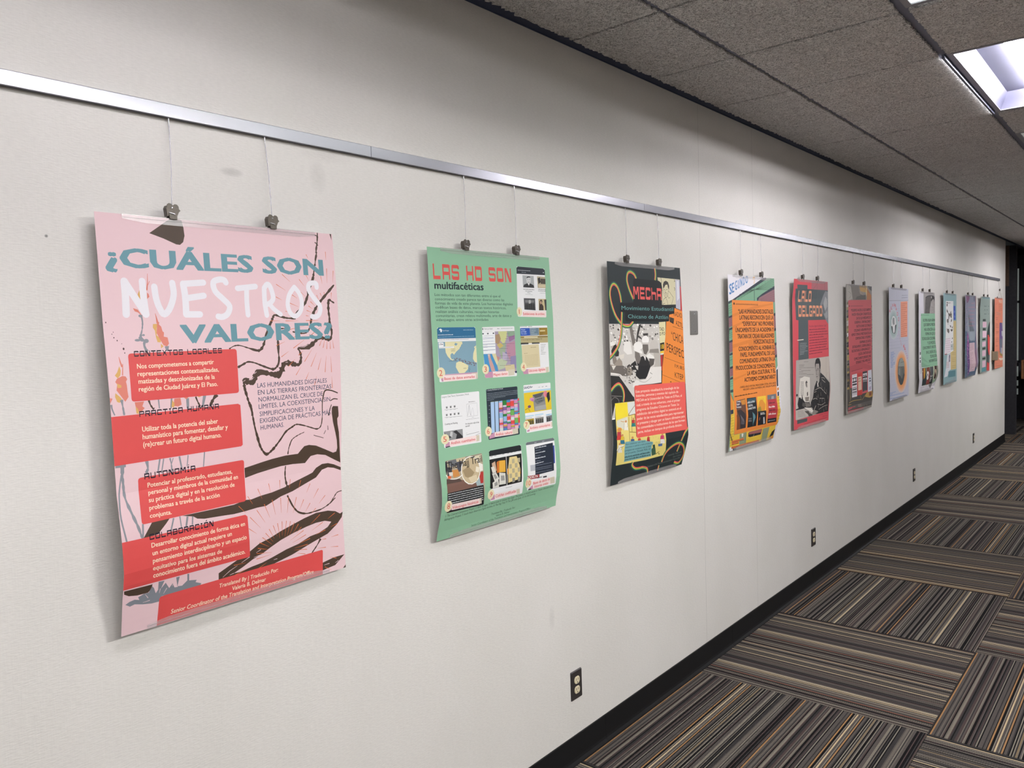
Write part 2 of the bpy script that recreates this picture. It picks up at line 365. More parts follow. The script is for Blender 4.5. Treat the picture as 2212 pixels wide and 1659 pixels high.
# ---------------------------------------------------------------- hanging wires with clips
M_WIRE = mat('clear_wire', (.62, .61, .64), .25, metal=.6)
M_FERR = mat('bright_ferrule', (.9, .9, .92), .25, metal=.7)
M_CLIP = speckled('nickel_clip', (.36, .335, .31), .42, .12, 300, metal=.55)
def clip_parts(r, x, zc, yc):
    """bulldog clip: lobed front plate, back plate, side fold, jaw, lever, rivet; zc = line where it bites the paper"""
    c = MB()
    o = [(-.0105, .004), (-.0150, .018), (-.0140, .0285), (-.0100, .0318), (-.0050, .0310), (-.0005, .0272), (.004, .0305), (.009, .0300), (.0125, .0265), (.0135, .020), (.0168, .0168), (.0130, .0135), (.0085, .004), (.0080, -.004), (-.0085, -.004)]
    c.plate([(x+px, zc+pz) for px, pz in o], yc-.0055, yc-.0072, bev=.0006)
    cp = c.build('clip', M_CLIP, r)
    c = MB(); c.plate([(x+px, zc+pz) for px, pz in [(-.0095, -.002), (-.0145, .016), (-.013, .025), (.011, .025), (.0125, .016), (.008, -.002)]], yc+.0065, yc+.005, bev=.0005)
    c.build('back_jaw', M_CLIP, cp)
    c = MB(); c.plate([(x-.0155, zc+.002), (x-.0175, zc+.020), (x-.0145, zc+.026), (x-.0130, zc+.026), (x-.0125, zc+.002)], yc+.006, yc-.0085, bev=.0008); c.build('side_fold', M_CLIP, cp)
    c = MB(); c.tube([(x-.0105, yc-.0075, zc+.0105), (x-.001, yc-.0095, zc+.0085), (x+.0015, yc-.0105, zc+.0070)], .0012, 8); c.build('lever', M_FERR, cp)
    c = MB(); c.tube([(x-.003, yc-.0070, zc+.0225), (x-.003, yc-.0088, zc+.0225)], [.0020, .0013], 10); c.build('rivet', M_FERR, cp)
    c = MB(); c.box((x-.0085, yc-.0074, zc-.0005), (x+.0065, yc-.0060, zc+.0055)); c.build('jaw_lip', M_CLIP, cp)
    return cp
def hanging_wire(xt, xb, zb, yb, label, slack=0.0, grp='hanging wires with clips'):
    r = empty('hanging_wire', (xt, -.008, RZ)); tag(r, label, 'hanging wire', grp)
    q = MB(); q.tube([(xt, -.0085, RZ+.012), (xt, -.0085, RZ-.011)], .0016, 8); q.build('ferrule', M_FERR, r)
    ztop = RZ-.010; zend = zb+.026
    pts = [(xt+(xb-xt)*t+slack*math.sin(t*math.pi), -.0085+(yb+.0085)*t, ztop+(zend-ztop)*t) for t in [i/8 for i in range(9)]]
    q = MB(); q.tube(pts, .00085, 6); q.build('wire', M_WIRE, r)
    clip_parts(r, xb, zb, yb)
    return r
WIRES = [(1, .889, .872), (1, 1.137, 1.13), (2, 1.864, 1.84), (2, 2.118, 2.094), (3, 2.843, 2.81), (3, 3.109, 3.078), (4, 3.984, 3.938), (4, 4.252, 4.206), (5, 4.903, 4.839), (5, 5.176, 5.098),
         (6, 5.907, 5.829), (6, 6.16, 6.086), (7, 6.968, 6.876), (7, 7.213, 7.121), (8, 7.951, 7.853), (8, 8.22, 8.117), (9, 8.975, 8.85), (9, 9.216, 9.121), (10, 10.063, 9.905), (10, 10.275, 10.17), (11, 11.025, 10.859), (11, 11.23, 11.117)]
PNAME = {1: 'pink poster', 2: 'green poster with ten web screenshots', 3: 'black poster with rainbow ribbons', 4: 'orange poster over a brick-wall drawing', 5: 'red poster with the man in a plaid shirt',
         6: 'dull red text poster with four book covers', 7: 'pale blue poster with two oval pictures', 8: 'poster with the stone arch photo', 9: 'blue-grey poster with cut-out figures', 10: 'purple-blue poster with tower skyline',
         11: 'grey-green poster with the bird', 12: 'salmon poster by the door opening'}
ZTOP = {1: 1.974, 2: 1.965, 3: 1.973, 4: 1.964, 5: 1.974, 6: 1.972, 7: 1.978, 8: 1.968, 9: 1.974, 10: 1.977, 11: 1.976, 12: 1.980}
seen_p = {}
for pn, xt, xb in WIRES:
    side = 'second' if pn in seen_p else 'first'; seen_p[pn] = 1
    hanging_wire(xt, xb or xt-.004, ZTOP[pn]+.002, -.034 if pn == 1 else -.030, '%s wire and clip holding the %s' % ('left' if side == 'first' else 'right', PNAME[pn]), .002)
# the last poster hangs from one wire by a doubled cord
r = hanging_wire(12.03, 12.03, 2.072, -.024, 'single wire and clip above the salmon poster, nearest the door opening')
q = MB(); q.tube([(11.83, -.028, 1.985), (12.026, -.024, 2.074)], .0016, 6); q.tube([(12.19, -.028, 1.975), (12.034, -.024, 2.074)], .0016, 6)
q.build('cord', mat('pale_cord', (.72, .66, .62), .8), r)
q = MB(); q.box((11.81, -.031, 1.977), (11.86, -.024, 1.993)); tag(q.build('binder_clip', M_CLIP), 'small clip on the left top of the salmon poster', 'clip')

# ---------------------------------------------------------------- outlets and plates
M_PLATE = mat('dark_brown_plate', (.205, .19, .19), .35, spec=.5); M_IVORY = mat('ivory_receptacle', (.87, .82, .70), .35)
M_SLOT = mat('slot_shadow', (.05, .045, .04), .7); M_STEEL = speckled('brushed_steel', (.56, .55, .54), .33, .08, 200, metal=.55)
def outlet(xc, zc, label):
    r = empty('wall_outlet', (xc, 0, zc)); tag(r, label, 'outlet', 'electrical outlets along the wall')
    q = MB(); q.plate(rrect(xc-.035, zc-.0575, xc+.035, zc+.0575, .003), 0, -.0055, bev=.003); q.build('cover_plate', M_PLATE, r)
    for dz in (.0195, -.0195):
        o = []
        for a in range(24):
            t = 2*math.pi*a/24; o.append((xc+max(-.0168, min(.0168, .0175*math.cos(t))), zc+dz+max(-.0142, min(.0142, .0165*math.sin(t)))))
        q = MB(); q.plate(o, -.004, -.0085, bev=.0012)
        y = -.00855
        for sx_, hz in ((-.0064, .0045), (.0064, .0038)): q.box((xc+sx_-.0012, y, zc+dz+.0035-hz), (xc+sx_+.0012, y+.002, zc+dz+.0035+hz), 1)
        q.plate([(xc+.0026*math.cos(2*math.pi*a/10), zc+dz-.0085+.0028*math.sin(2*math.pi*a/10)) for a in range(10)], y+.002, y, 1)
        q.build('socket', [M_IVORY, M_SLOT], r)
    q = MB(); q.tube([(xc, -.005, zc), (xc, -.0066, zc)], [.0033, .0026], 12); q.build('screw', M_PLATE, r)
OUT = [(2.410, .3115, 'dark electrical outlet below the green and black posters, nearest of the row'), (5.062, .315, 'dark electrical outlet below the red plaid-shirt poster'),
       (7.655, .315, 'dark electrical outlet below the pale poster with two ovals and the arch poster'), (10.42, .315, 'dark electrical outlet far down the wall, closest to the door opening')]
for a in OUT: outlet(*a)
r = empty('blank_cover_plate', (3.453, 0, 1.720)); tag(r, 'upright steel cover plate with two screws, beside the black poster', 'wall plate')
q = MB(); q.plate(rrect(3.4155, 1.6625, 3.490, 1.7785, .002), 0, -.006, bev=.004); q.build('plate', M_STEEL, r)
for dz in (.0415, -.0415):
    q = MB(); q.tube([(3.455, -.005, 1.7205+dz), (3.455, -.0085, 1.7205+dz)], [.0045, .0032], 14); q.build('screw', M_FERR, r)
r = empty('door_holder', (11.62, 0, 1.23)); tag(r, 'tan metal door holder box on the wall in front of the salmon poster', 'door holder')
M_TAN = speckled('tan_metal', (.62, .55, .46), .4, .08, 90, metal=.3)
q = MB(); q.plate(rrect(11.585, 1.155, 11.665, 1.305, .004), 0, -.006, bev=.002); q.build('wall_plate', M_TAN, r)
q = MB(); q.box((11.595, -.066, 1.178), (11.660, -.006, 1.290)); q.build('magnet_box', M_TAN, r, bevel=.004)
q = MB(); q.box((11.606, -.010, 1.128), (11.616, -.002, 1.156)); q.build('cable_stub', M_PLATE, r)
# wood edged display box past the opening
r = empty('display_case', (14.9, -.05, .75)); tag(r, 'wooden display case with papers past the dark opening, at the right edge', 'display case')
M_WOOD = speckled('honey_wood', (.56, .38, .24), .45, .15, 30)
M_LEG = M_DARK
x0, x1, ya, yb, z0, z1 = 14.70, 15.15, -.75, .065, .745, 1.045
q = MB()
for a, b in (((x0, ya, z0), (x1, yb, z0+.025)), ((x0, ya, z1-.025), (x1, yb, z1)), ((x0, yb-.03, z0+.025), (x1, yb, z1-.025)), ((x0, ya, z0+.025), (x1, ya+.03, z1-.025)), ((x1-.02, ya+.03, z0+.025), (x1, yb-.03, z1-.025))): q.box(a, b)
q.build('case_frame', M_WOOD, r, bevel=.003)
q = MB(); q.box((x0+.04, ya+.05, z0+.025), (x0+.06, yb-.05, z1-.045)); q.build('paper_panel', speckled('grey_paper', (.62, .62, .66), .7, .1, 10), r)
q = MB(); q.box((x0+.035, ya+.06, z1-.085), (x0+.0395, yb-.04, z1-.045)); q.build('header_strip', mat('coral_strip', (.85, .40, .30), .6), r)
q = MB(); q.box((x0+.1, ya+.2, 0), (x1-.1, yb-.2, z0)); q.build('pedestal', M_LEG, r)

# ---------------------------------------------------------------- printed posters
def paper_material():
    k = NT('printed_paper'); a = k.n('VertexColor', layer_name='print')
    k.link(a.outputs['Color'], 'Base Color'); k.b.inputs['Roughness'].default_value = .48; k.b.inputs['Specular IOR Level'].default_value = .3
    return k.m
M_PAPER = paper_material()
def plastic_material():
    k = NT('clear_plastic_strip'); k.b.inputs['Base Color'].default_value = (.60, .57, .58, 1); k.b.inputs['Roughness'].default_value = .18
    k.b.inputs['Alpha'].default_value = .34; k.b.inputs['Specular IOR Level'].default_value = .5
    return k.m
M_STRIP = plastic_material()
PW, PH = .610, .915
NU, NV = 6, 32
CU, CV = PW/NU, PH/NV
def interp(pr, v):
    if v <= pr[0][0]: return pr[0][1]
    for (a, x), (b, y) in zip(pr, pr[1:]):
        if v <= b: return x + (y-x)*(v-a)/(b-a)
    return pr[-1][1]
FONT = bpy.data.curves.new('lettering', 'FONT'); FONT.resolution_u = 2; FONT_OB = bpy.data.objects.new('lettering', FONT)
TXT = {}
def glyphs(t, bold):
    if (t, bold) not in TXT:
        FONT.body = t; FONT.offset = bold/1000
        m = FONT_OB.to_mesh(); vs = [(v.co.x, v.co.y) for v in m.vertices]; fs = [tuple(p.vertices) for p in m.polygons]
        FONT_OB.to_mesh_clear()
        TXT[(t, bold)] = (vs, fs, min(v[0] for v in vs), max(v[0] for v in vs))
    return TXT[(t, bold)]
# space-age display alphabet: thin uprights, heavy bars; rectangles (x0,y0,x1,y1,cut corners) or polygons
_t, _B = .17, .23
def _v(x): return (x, 0, x+_t, 1, '')
_O = [(0, .06, _t, .94, ''), (1-_t, .06, 1, .94, ''), (0, 0, 1, _B, 'blbr'), (0, 1-_B, 1, 1, 'tltr')]
_C = [(0, .06, _t, .94, ''), (0, 0, 1, _B, 'blbr'), (0, 1-_B, 1, 1, 'tltr'), (1-_t, _B*.5, 1, .33, ''), (1-_t, .70, 1, 1-_B*.5, '')]
_P = [_v(0), (0, 1-_B, 1, 1, 'tr'), (1-_t, .52, 1, .9, ''), (0, .40, 1, .56, 'br')]
GLY = {'L': [_v(0), (0, 0, .95, _B, '')], 'A': [_v(0), (1-_t, 0, 1, .95, ''), (0, 1-_B, 1, 1, 'tltr'), (0, .30, 1, .52, '')],
  'S': [(0, 1-_B, 1, 1, 'tltr'), (0, .48, _t, .9, ''), (0, .42, 1, .58, 'bltr'), (1-_t, .1, 1, .52, ''), (0, 0, 1, _B, 'blbr'), (0, .1, _t, .3, ''), (1-_t, .72, 1, .9, '')],
  'H': [_v(0), _v(1-_t), (0, .36, 1, .62, '')], 'D': [_v(0), (1-_t, .08, 1, .92, ''), (0, 0, 1, _B, 'br'), (0, 1-_B, 1, 1, 'tr')], 'O': _O, 'C': _C,
  'N': [_v(0), _v(1-_t), [(0, 1), (.34, 1), (1, 0), (.66, 0)]], 'M': [_v(0), _v(1-_t), [(0, 1), (.3, 1), (.58, .35), (.42, .35)], [(1, 1), (.7, 1), (.42, .35), (.58, .35)]],
  'E': [_v(0), (0, 0, 1, _B, ''), (0, 1-_B, 1, 1, ''), (0, .42, .9, .58, '')], 'h': [_v(0), (0, .45, 1, .66, 'tr'), (1-_t, 0, 1, .6, '')],
  'G': _C[:4] + [(1-_t, 0, 1, .5, ''), (.5, .38, 1, .54, '')], 'P': _P, 'R': _P + [[(.3, .42), (.62, .42), (1, .2), (1, 0), (.70, 0), (.70, .16)]],
  'T': [(0, 1-_B, 1, 1, ''), (.5-_t/2, 0, .5+_t/2, 1, '')], 'I': [(.15, 0, .85, _B, ''), (.15, 1-_B, .85, 1, ''), (.5-_t/2, 0, .5+_t/2, 1, '')],
  'U': [(0, .06, _t, 1, ''), (1-_t, .06, 1, 1, ''), (0, 0, 1, _B, 'blbr')], 'B': [_v(0), (0, 1-_B, 1, 1, 'tr'), (1-_t, .1, 1, .9, ''), (0, .42, 1, .58, ''), (0, 0, 1, _B, 'br')],
  'X': [[(0, 1), (.2, 1), (1, 0), (.8, 0)], [(1, 1), (.8, 1), (0, 0), (.2, 0)], (.25, .38, .75, .62, '')]}
for a, b in zip('ÁÍÓ', 'AIO'): GLY[a] = GLY[b] + [[(.42, 1.12), (.62, 1.12), (.86, 1.36), (.62, 1.36)]]
def rq(fl, r):                                  # rounded quad from four corners (tenths of mm)
    c = [Vector((fl[i], fl[i+1])) for i in range(0, 8, 2)]; out = []
    for i in range(4):
        p, q, n = c[i-1], c[i], c[(i+1) % 4]
        a = q + (p-q).normalized()*r; b = q + (n-q).normalized()*r
        for k in range(5):
            t = k/4; z = a*(1-t)**2 + q*2*t*(1-t) + b*t*t; out += [z.x, z.y]
    return out
def smooth(P, n=4):
    if len(P) < 3: return P
    out = []
    for i in range(len(P)-1):
        p0, p1, p2, p3 = P[max(i-1, 0)], P[i], P[i+1], P[min(i+2, len(P)-1)]
        for k in range(n):
            t = k/n
            out.append(tuple(.5*((2*b)+(-a+c)*t+(2*a-5*b+4*c-d)*t*t+(-a+3*b-3*c+d)*t**3) for a, b, c, d in zip(p0, p1, p2, p3)))
    return out + [P[-1]]
def clip(poly, nx, ny, c):                       # keep nx*x + ny*y <= c
    out = []; n = len(poly)
    for i in range(n):
        a = poly[i]; b = poly[(i+1) % n]; da = nx*a[0]+ny*a[1]-c; db = nx*b[0]+ny*b[1]-c
        if da <= 0: out.append(a)
        if (da < 0 < db) or (db < 0 < da):
            t = da/(da-db); out.append((a[0]+(b[0]-a[0])*t, a[1]+(b[1]-a[1])*t))
    return out
class Sheet:
    """a printed sheet: flat inks lie a few hundredths of a millimetre apart on one curved paper surface"""
    def __init__(s, x0, zt, pl, pr, paper):
        s.x0, s.zt, s.pl, s.pr = x0, zt, pl, pr; s.v = []; s.f = []; s.c = []; s.boxes = []; s.sm = 0
        s.grid = [[interp(pl, j*CV) + (interp(pr, j*CV)-interp(pl, j*CV))*i/NU for i in range(NU+1)] for j in range(NV+1)]
        s.paper(lin(paper))
    def d(s, u, v):
        i = min(NU-1, max(0, int(u/CU))); j = min(NV-1, max(0, int(v/CV))); a = u/CU-i; b = v/CV-j; g = s.grid
        if a + b <= 1: return g[j][i] + (g[j][i+1]-g[j][i])*a + (g[j+1][i]-g[j][i])*b
        return g[j+1][i+1] + (g[j+1][i]-g[j+1][i+1])*(1-a) + (g[j][i+1]-g[j+1][i+1])*(1-b)
    def put(s, polys, col, off):
        for P in polys:
            n = len(s.v); s.v += [(s.x0+u, -(s.d(u, v)+off), s.zt-v) for u, v in P]
            s.f.append(tuple(range(n, n+len(P)))); s.c.append(col)
    def paper(s, col):
        for off, cc, fl in ((0, col, 0), (-.0004, (.8, .8, .8), 1)):
            n = len(s.v); s.v += [(s.x0+i*CU, -(s.grid[j][i]+off), s.zt-j*CV) for j in range(NV+1) for i in range(NU+1)]
            for j in range(NV):
                for i in range(NU):
                    a = n+j*(NU+1)+i; b = a+1; e = a+NU+1; g = e+1
                    for t in ((a, e, b), (b, e, g)): s.f.append(t[::-1] if fl else t); s.c.append(cc)
        m = (NV+1)*(NU+1)
        rim = [j*(NU+1) for j in range(NV+1)] + [NV*(NU+1)+i for i in range(1, NU+1)] + [j*(NU+1)+NU for j in range(NV-1, -1, -1)] + [i for i in range(NU-1, 0, -1)]
        for a, b in zip(rim, rim[1:]+rim[:1]): s.f.append((a, b, b+m, a+m)); s.c.append((.75, .75, .75))
    def tris(s, T, colname, piece=None):
        """T: triangles in metres; they are cut along the paper's facets and laid on the lowest free ink level"""
        col = lin(colname)
        us = [q[0] for t in T for q in t]; vs = [q[1] for t in T for q in t]
        if not us: return
        bb = (min(us), min(vs), max(us), max(vs)); lv = 1
        for b, l in s.boxes:
            if l >= lv and b[0] < bb[2] and bb[0] < b[2] and b[1] < bb[3] and bb[1] < b[3]: lv = l+1
        s.boxes.append((bb, lv)); off = lv*.00002
        outs = [[] for _ in range(6)]
        for it, t in enumerate(T):
            out = outs[piece[it] % 6] if piece else outs[0]
            u0 = min(q[0] for q in t); u1 = max(q[0] for q in t); v0 = min(q[1] for q in t); v1 = max(q[1] for q in t)
            if u1 <= 0 or v1 <= 0 or u0 >= PW or v0 >= PH: continue
            i0, i1 = max(0, int(u0/CU)), min(NU-1, int(u1/CU)); j0, j1 = max(0, int(v0/CV)), min(NV-1, int(v1/CV))
            if u0 < 0 or v0 < 0 or u1 > PW or v1 > PH:
                t = clip(clip(clip(clip(t, -1, 0, 0), 1, 0, PW), 0, -1, 0), 0, 1, PH)
                if len(t) < 3: continue
            for i in range(i0, i1+1):
                p = t
                if i0 != i1: p = clip(clip(p, -1, 0, -i*CU), 1, 0, (i+1)*CU)
                if len(p) < 3: continue
                for j in range(j0, j1+1):
                    q = p
                    if j0 != j1: q = clip(clip(q, 0, -1, -j*CV), 0, 1, (j+1)*CV)
                    if len(q) < 3: continue
                    k = [a/CU-i+b/CV-j-1 for a, b in q]
                    if max(k) > 1e-6 and min(k) < -1e-6:
                        for sg in (1, -1):
                            w = clip(q, sg/CU, sg/CV, sg*(1+i+j))
                            if len(w) > 2: out.append(w)
                    else: out.append(q)
        for k, out in enumerate(outs): s.put(out, col, off+k*3e-6)
    def build(s, root):
        me = bpy.data.meshes.new('sheet'); me.from_pydata(s.v, [], s.f); me.update(); me.materials.append(M_PAPER)
        ca = me.color_attributes.new('print', 'FLOAT_COLOR', 'CORNER'); arr = []
        for f, c in zip(s.f, s.c): arr += [c[0], c[1], c[2], 1.0]*len(f)
        ca.data.foreach_set('color', arr)
        o = bpy.data.objects.new('sheet', me); COL.objects.link(o); o.parent = root; o.matrix_parent_inverse = root.matrix_world.inverted()
        return o
    def strip(s, root, top):
        """clear U-shaped plastic hanger strip over the paper edge"""
        a, b = .056, .554; hgt = .0155; q = MB(); n = 10; sg = 1 if top else -1
        for off in (.0016, -.0020):
            ra = []; rb = []
            for k in range(n+1):
                u = a+(b-a)*k/n
                e = hgt - (.006 if k in (0, n) else 0)
                v0 = 0 if top else PH; v1 = e if top else PH-e
                ra.append((s.x0+u, -(s.d(u, v0)+off), s.zt-v0+sg*.0008)); rb.append((s.x0+u, -(s.d(u, v1)+off), s.zt-v1))
            q.add(ra+rb, [(k, k+1, n+2+k, n+1+k) for k in range(n)])
        fr = [(s.x0+a+(b-a)*k/n, -(s.d(a+(b-a)*k/n, 0 if top else PH)+o_), s.zt-(0 if top else PH)+sg*.0008) for o_ in (.0016, -.0020) for k in range(n+1)]
        q.add(fr, [(k, k+1, n+2+k, n+1+k) for k in range(n)])
        # the folded-over rib that runs along the strip
        ve = .0065 if top else PH-.0065
        q.tube([(s.x0+a+(b-a)*k/n, -(s.d(a+(b-a)*k/n, ve)+.0019), s.zt-ve) for k in range(n+1)], .0006, 5)
        return q.build('hanger_strip', M_STRIP, root)
CUR = None
def E(c, u, v, a, b):
    q = [((u+a*math.cos(k*math.pi/8))*1e-4, (v+b*math.sin(k*math.pi/8))*1e-4) for k in range(16)]
    CUR.tris([[q[0], q[k], q[k+1]] for k in range(1, 15)], c)
def pr2(fl): return [(fl[i]*1e-4, fl[i+1]*1e-4) for i in range(0, len(fl), 2)]
def P(c, fl, *holes):
    loops = [pr2(fl)] + [pr2(h) for h in holes]; flat = [q for l in loops for q in l]
    CUR.tris([[flat[i] for i in t] for t in tessellate_polygon([[Vector((u, v, 0)) for u, v in l] for l in loops])], c)
def strokes(P_, ws, off=0.0):
    T = []; n = len(P_)
    L = []; Rr = []
    for i in range(n):
        a = P_[max(i-1, 0)]; b = P_[min(i+1, n-1)]; dx, dy = b[0]-a[0], b[1]-a[1]; l = math.hypot(dx, dy) or 1
        nx, ny = -dy/l, dx/l; w = ws[i]/2; x, y = P_[i]
        L.append((x+nx*(off+w), y+ny*(off+w))); Rr.append((x+nx*(off-w), y+ny*(off-w)))
    for i in range(n-1): T += [[L[i], Rr[i], Rr[i+1]], [L[i], Rr[i+1], L[i+1]]]
    return T
def S(c, w, fl, sm=1, cap=0):
    Q = pr2(fl); n0 = len(Q)
    ws = [x*1e-4 for x in (w if isinstance(w, list) else [w]*n0)]
    if len(ws) != n0: ws = [ws[0]+(ws[-1]-ws[0])*i/(n0-1) for i in range(n0)] if len(ws) == 2 else [ws[min(len(ws)-1, int(i*len(ws)/n0))] for i in range(n0)]
    if sm and n0 > 2:
        k = 4; Q = smooth(Q, k); ws = [ws[min(i//k, n0-1)]+(ws[min(i//k+1, n0-1)]-ws[min(i//k, n0-1)])*(i % k)/k for i in range(len(Q))]
    T = strokes(Q, ws); pc = [k//2 % 4 for k in range(len(T))]
    if cap == 2:                                  # ragged brush edge
        random.seed(len(fl)); T = strokes(Q, [x*random.uniform(.55, 1.35) for x in ws])
    if cap == 1:
        for (x, y), r in ((Q[0], ws[0]/2), (Q[-1], ws[-1]/2)):
            T += [[(x, y), (x+r*math.cos(k*math.pi/5), y+r*math.sin(k*math.pi/5)), (x+r*math.cos((k+1)*math.pi/5), y+r*math.sin((k+1)*math.pi/5))] for k in range(10)]
        pc += [4]*10+[5]*10
    CUR.tris(T, c, pc)
def RB(cols, w, fl):
    Q = smooth(pr2(fl), 5)
    for k, c in enumerate(cols):
        q = strokes(Q, [w*1e-4*1.05]*len(Q), (k-(len(cols)-1)/2)*w*1e-4); CUR.tris(q, c, [i//2 % 6 for i in range(len(q))])
def T(c, t, u0, v0, u1, v1, cap, bold=0, sh=0):
    vs, fs, xa, xb = glyphs(t, min(bold, 0)); u0, v0, u1, v1, cap = (q*1e-4 for q in (u0, v0, u1, v1, cap))
    ky = cap/.682; e = max(bold, 0)/1000; kx = (u1-u0)/(xb-xa+2*e); sl = (v1-v0)/(u1-u0); tr = []; pc = []
    for n, (ex, ey) in enumerate(((-e, -e*.5), (e, -e*.5), (e, e*.5), (-e, e*.5), (0, 0)) if bold > 7 else ((0, 0),)):
        pt = [(u0+(x-xa+e+ex)*kx+y*ky*sh/100, v0+(x-xa+e+ex)*kx*sl-(y*(1-e)+ey)*ky) for x, y in vs]
        tr += [[pt[i] for i in f] for f in fs]; pc += [n]*len(fs)
    CUR.tris(tr, c, pc)
def TS(c, t, u0, v0, u1, v1, cap, bold=0, sh=0):
    u0, v0, u1, v1, cap = (q*1e-4 for q in (u0, v0, u1, v1, cap)); n = len(t); gap = .24
    pc = []; tot = sum(.55 if ch == ' ' else (.6 if ch in 'IÍ' else (1.15 if ch == 'M' else 1)) for ch in t) + gap*(n-1); k = (u1-u0)/tot; sl = (v1-v0)/(u1-u0); x = 0; tr = []
    for ch in t:
        wd = .55 if ch == ' ' else (.6 if ch in 'IÍ' else (1.15 if ch == 'M' else 1))
        for ng, g in enumerate(GLY.get(ch, [])):
            if isinstance(g, tuple):
                x0, y0, x1, y1, cut = g; ccx, ccy = .17, .15; pg = []
                for nm, px, py in (('bl', x0, y0), ('br', x1, y0), ('tr', x1, y1), ('tl', x0, y1)):
                    if nm in [cut[i:i+2] for i in range(0, len(cut), 2)]:
                        dx = ccx if 'l' in nm else -ccx; dy = ccy if 'b' in nm else -ccy
                        e = [(px+dx, py), (px+dx*.25, py+dy*.25), (px, py+dy)]
                        pg += e if nm in ('br', 'tl') else e[::-1]
                        if nm in ('bl', 'tr'): pass
                    else: pg.append((px, py))
            else: pg = g
            q = [(u0+(x+gx*wd)*k, v0+(x+gx*wd)*k*sl-gy*cap) for gx, gy in pg]
            z = [[q[i] for i in f] for f in tessellate_polygon([[Vector((a, b, 0)) for a, b in q]])]; tr += z; pc += [ng]*len(z)
        x += wd+gap
    CUR.tris(tr, c, pc)
def GK(c, u0, v0, u1, v1, th, seed=0):           # a line of print too small to read: word-shaped dashes
    u0, v0, u1, v1, th = (q*1e-4 for q in (u0, v0, u1, v1, th)); random.seed(seed*31+int(v0*1e4)); x = u0; tr = []; sl = (v1-v0)/((u1-u0) or 1)
    while x < u1-th*.3:
        e = min(u1, x+th*random.uniform(1.2, 5.5))
        while x < e:                              # letter-like ticks
            wd = min(th*random.uniform(.26, .5), max(e-x, th*.12)); h = th*random.choice((.66, .66, .72, 1)); a = v0+(x-u0)*sl; b = v0+(x+wd-u0)*sl
            tr += [[(x, a), (x+wd, b), (x+wd, b-h)], [(x, a), (x+wd, b-h), (x, a-h)]]; x += wd+th*.09
        x += th*.42
    CUR.tris(tr, c)
def poster(x0, zt, pl, pr, paper, label):
    global CUR
    r = empty('poster', (x0, 0, zt)); tag(r, label, 'poster', 'posters hanging along the wall')
    CUR = Sheet(x0, zt, pl, pr, paper)
    return r
def finish(r, strips=3):
    CUR.build(r)
    if strips & 1: CUR.strip(r, True)
    if strips & 2: CUR.strip(r, False)

r = poster(0.702, 1.974, [(0, 0.036), (0.235, 0.044), (0.39, 0.055), (0.6, 0.058), (0.68, 0.068), (0.73, 0.071), (0.78, 0.069), (0.83, 0.054), (0.917, 0.035)], [(0, 0.035), (0.17, 0.045), (0.3, 0.047), (0.49, 0.041), (0.62, 0.027), (0.75, 0.024), (0.917, 0.028)], 14598084, 'large pink poster with white and teal title and red text boxes, closest to the camera')
P(4733230,[1136,367,1633,2,1902,20,1934,180,1945,365,1901,512,1821,580,1733,575,1452,465])
S(4733230,[47, 47, 37, 53, 62, 41, 47, 41, 53, 69, 78, 94, 69, 69, 78, 69],[5624,-2,5608,154,5580,311,5540,468,5537,576,5494,718,5465,858,5429,968,5402,1092,5361,1233,5261,1420,5213,1544,5143,1713,5039,1913,4849,2081,4766,2141],1,2)
S(4733230,[31, 25, 25],[5538,74,5584,78,5609,107],0,0)
S(4733230,[31, 25, 25],[5516,261,5564,289,5614,339],0,0)
S(4733230,[60, 51, 57, 66, 66],[4757,2262,4539,2261,4370,2231,4153,2179,4090,2245,4022,2377],1,2)
S(4733230,[59, 53, 65, 73, 65, 38, 35, 32, 32],[4042,2333,3906,2580,3833,2769,3762,2941,3673,3040,3575,3051,3355,2986,3125,2915,2969,2925,2841,2991],1,2)
S(4733230,[41, 73, 73, 70, 79, 63, 70, 47],[6029,1367,5802,1577,5597,1768,5437,1940,5335,2079,5251,2233,5208,2386],1,2)
S(4733230,[43, 43, 40, 40, 37],[5210,2309,5180,2462,5117,2584,5004,2651,4861,2648,4635,2607],1,2)
S(4733230,[36, 36, 45, 60, 60, 54, 51, 51, 60, 66, 45, 39, 36, 45, 54],[4485,2522,4288,2527,4215,2585,4187,2732,4189,2910,4184,3117,4190,3295,4148,3441,4040,3531,3923,3518,3696,3433,3490,3351,3316,3321,3202,3366,3032,3443],1,2)
S(4733230,[41, 63, 85, 63, 63, 63],[5992,1856,5914,1818,5823,1772,5794,1905,5791,2093,5808,2265,5788,2406],1,2)
S(4733230,[63, 47, 78, 94, 110, 94, 141, 110, 78, 63, 69, 78, 94, 141, 125, 172, 157, 125, 119, 157, 172, 125, 141, 125, 78, 63, 53, 60, 63, 63],[5800,2328,5846,2532,5850,2689,5777,2837,5600,2794,5412,2805,5276,2894,5141,2990,4958,3031,4779,3032,4819,3125,4847,3278,4793,3442,4668,3451,4495,3405,4338,3413,4280,3522,4195,3644,4099,3683,3882,3640,3653,3591,3512,3634,3481,3726,3427,3809,3314,3816,3190,3765,3175,3864,3191,3994,3231,4140,3271,4287,3328,4436,3358,4641],1,2)
S(4733230,[52, 57, 63, 63, 66, 66, 72, 57, 57, 57, 49, 34, 29, 29, 34, 34, 29, 26],[3342,4467,3377,4731,3416,4953,3476,5179,3537,5392,3617,5550,3733,5655,3889,5573,4011,5469,4153,5322,4313,5145,4509,5046,4635,4999,4872,5056,5095,5135,5285,5192,5399,5129,5444,4945,5461,4695],1,2)
S(4733230,[25, 28, 38, 41, 34, 31],[5455,4850,5463,4552,5493,4367,5566,4192,5750,4198,5986,4287],1,0)
S(4733230,[25, 32, 25],[5730,4481,5839,4435,5976,4454],1,0)
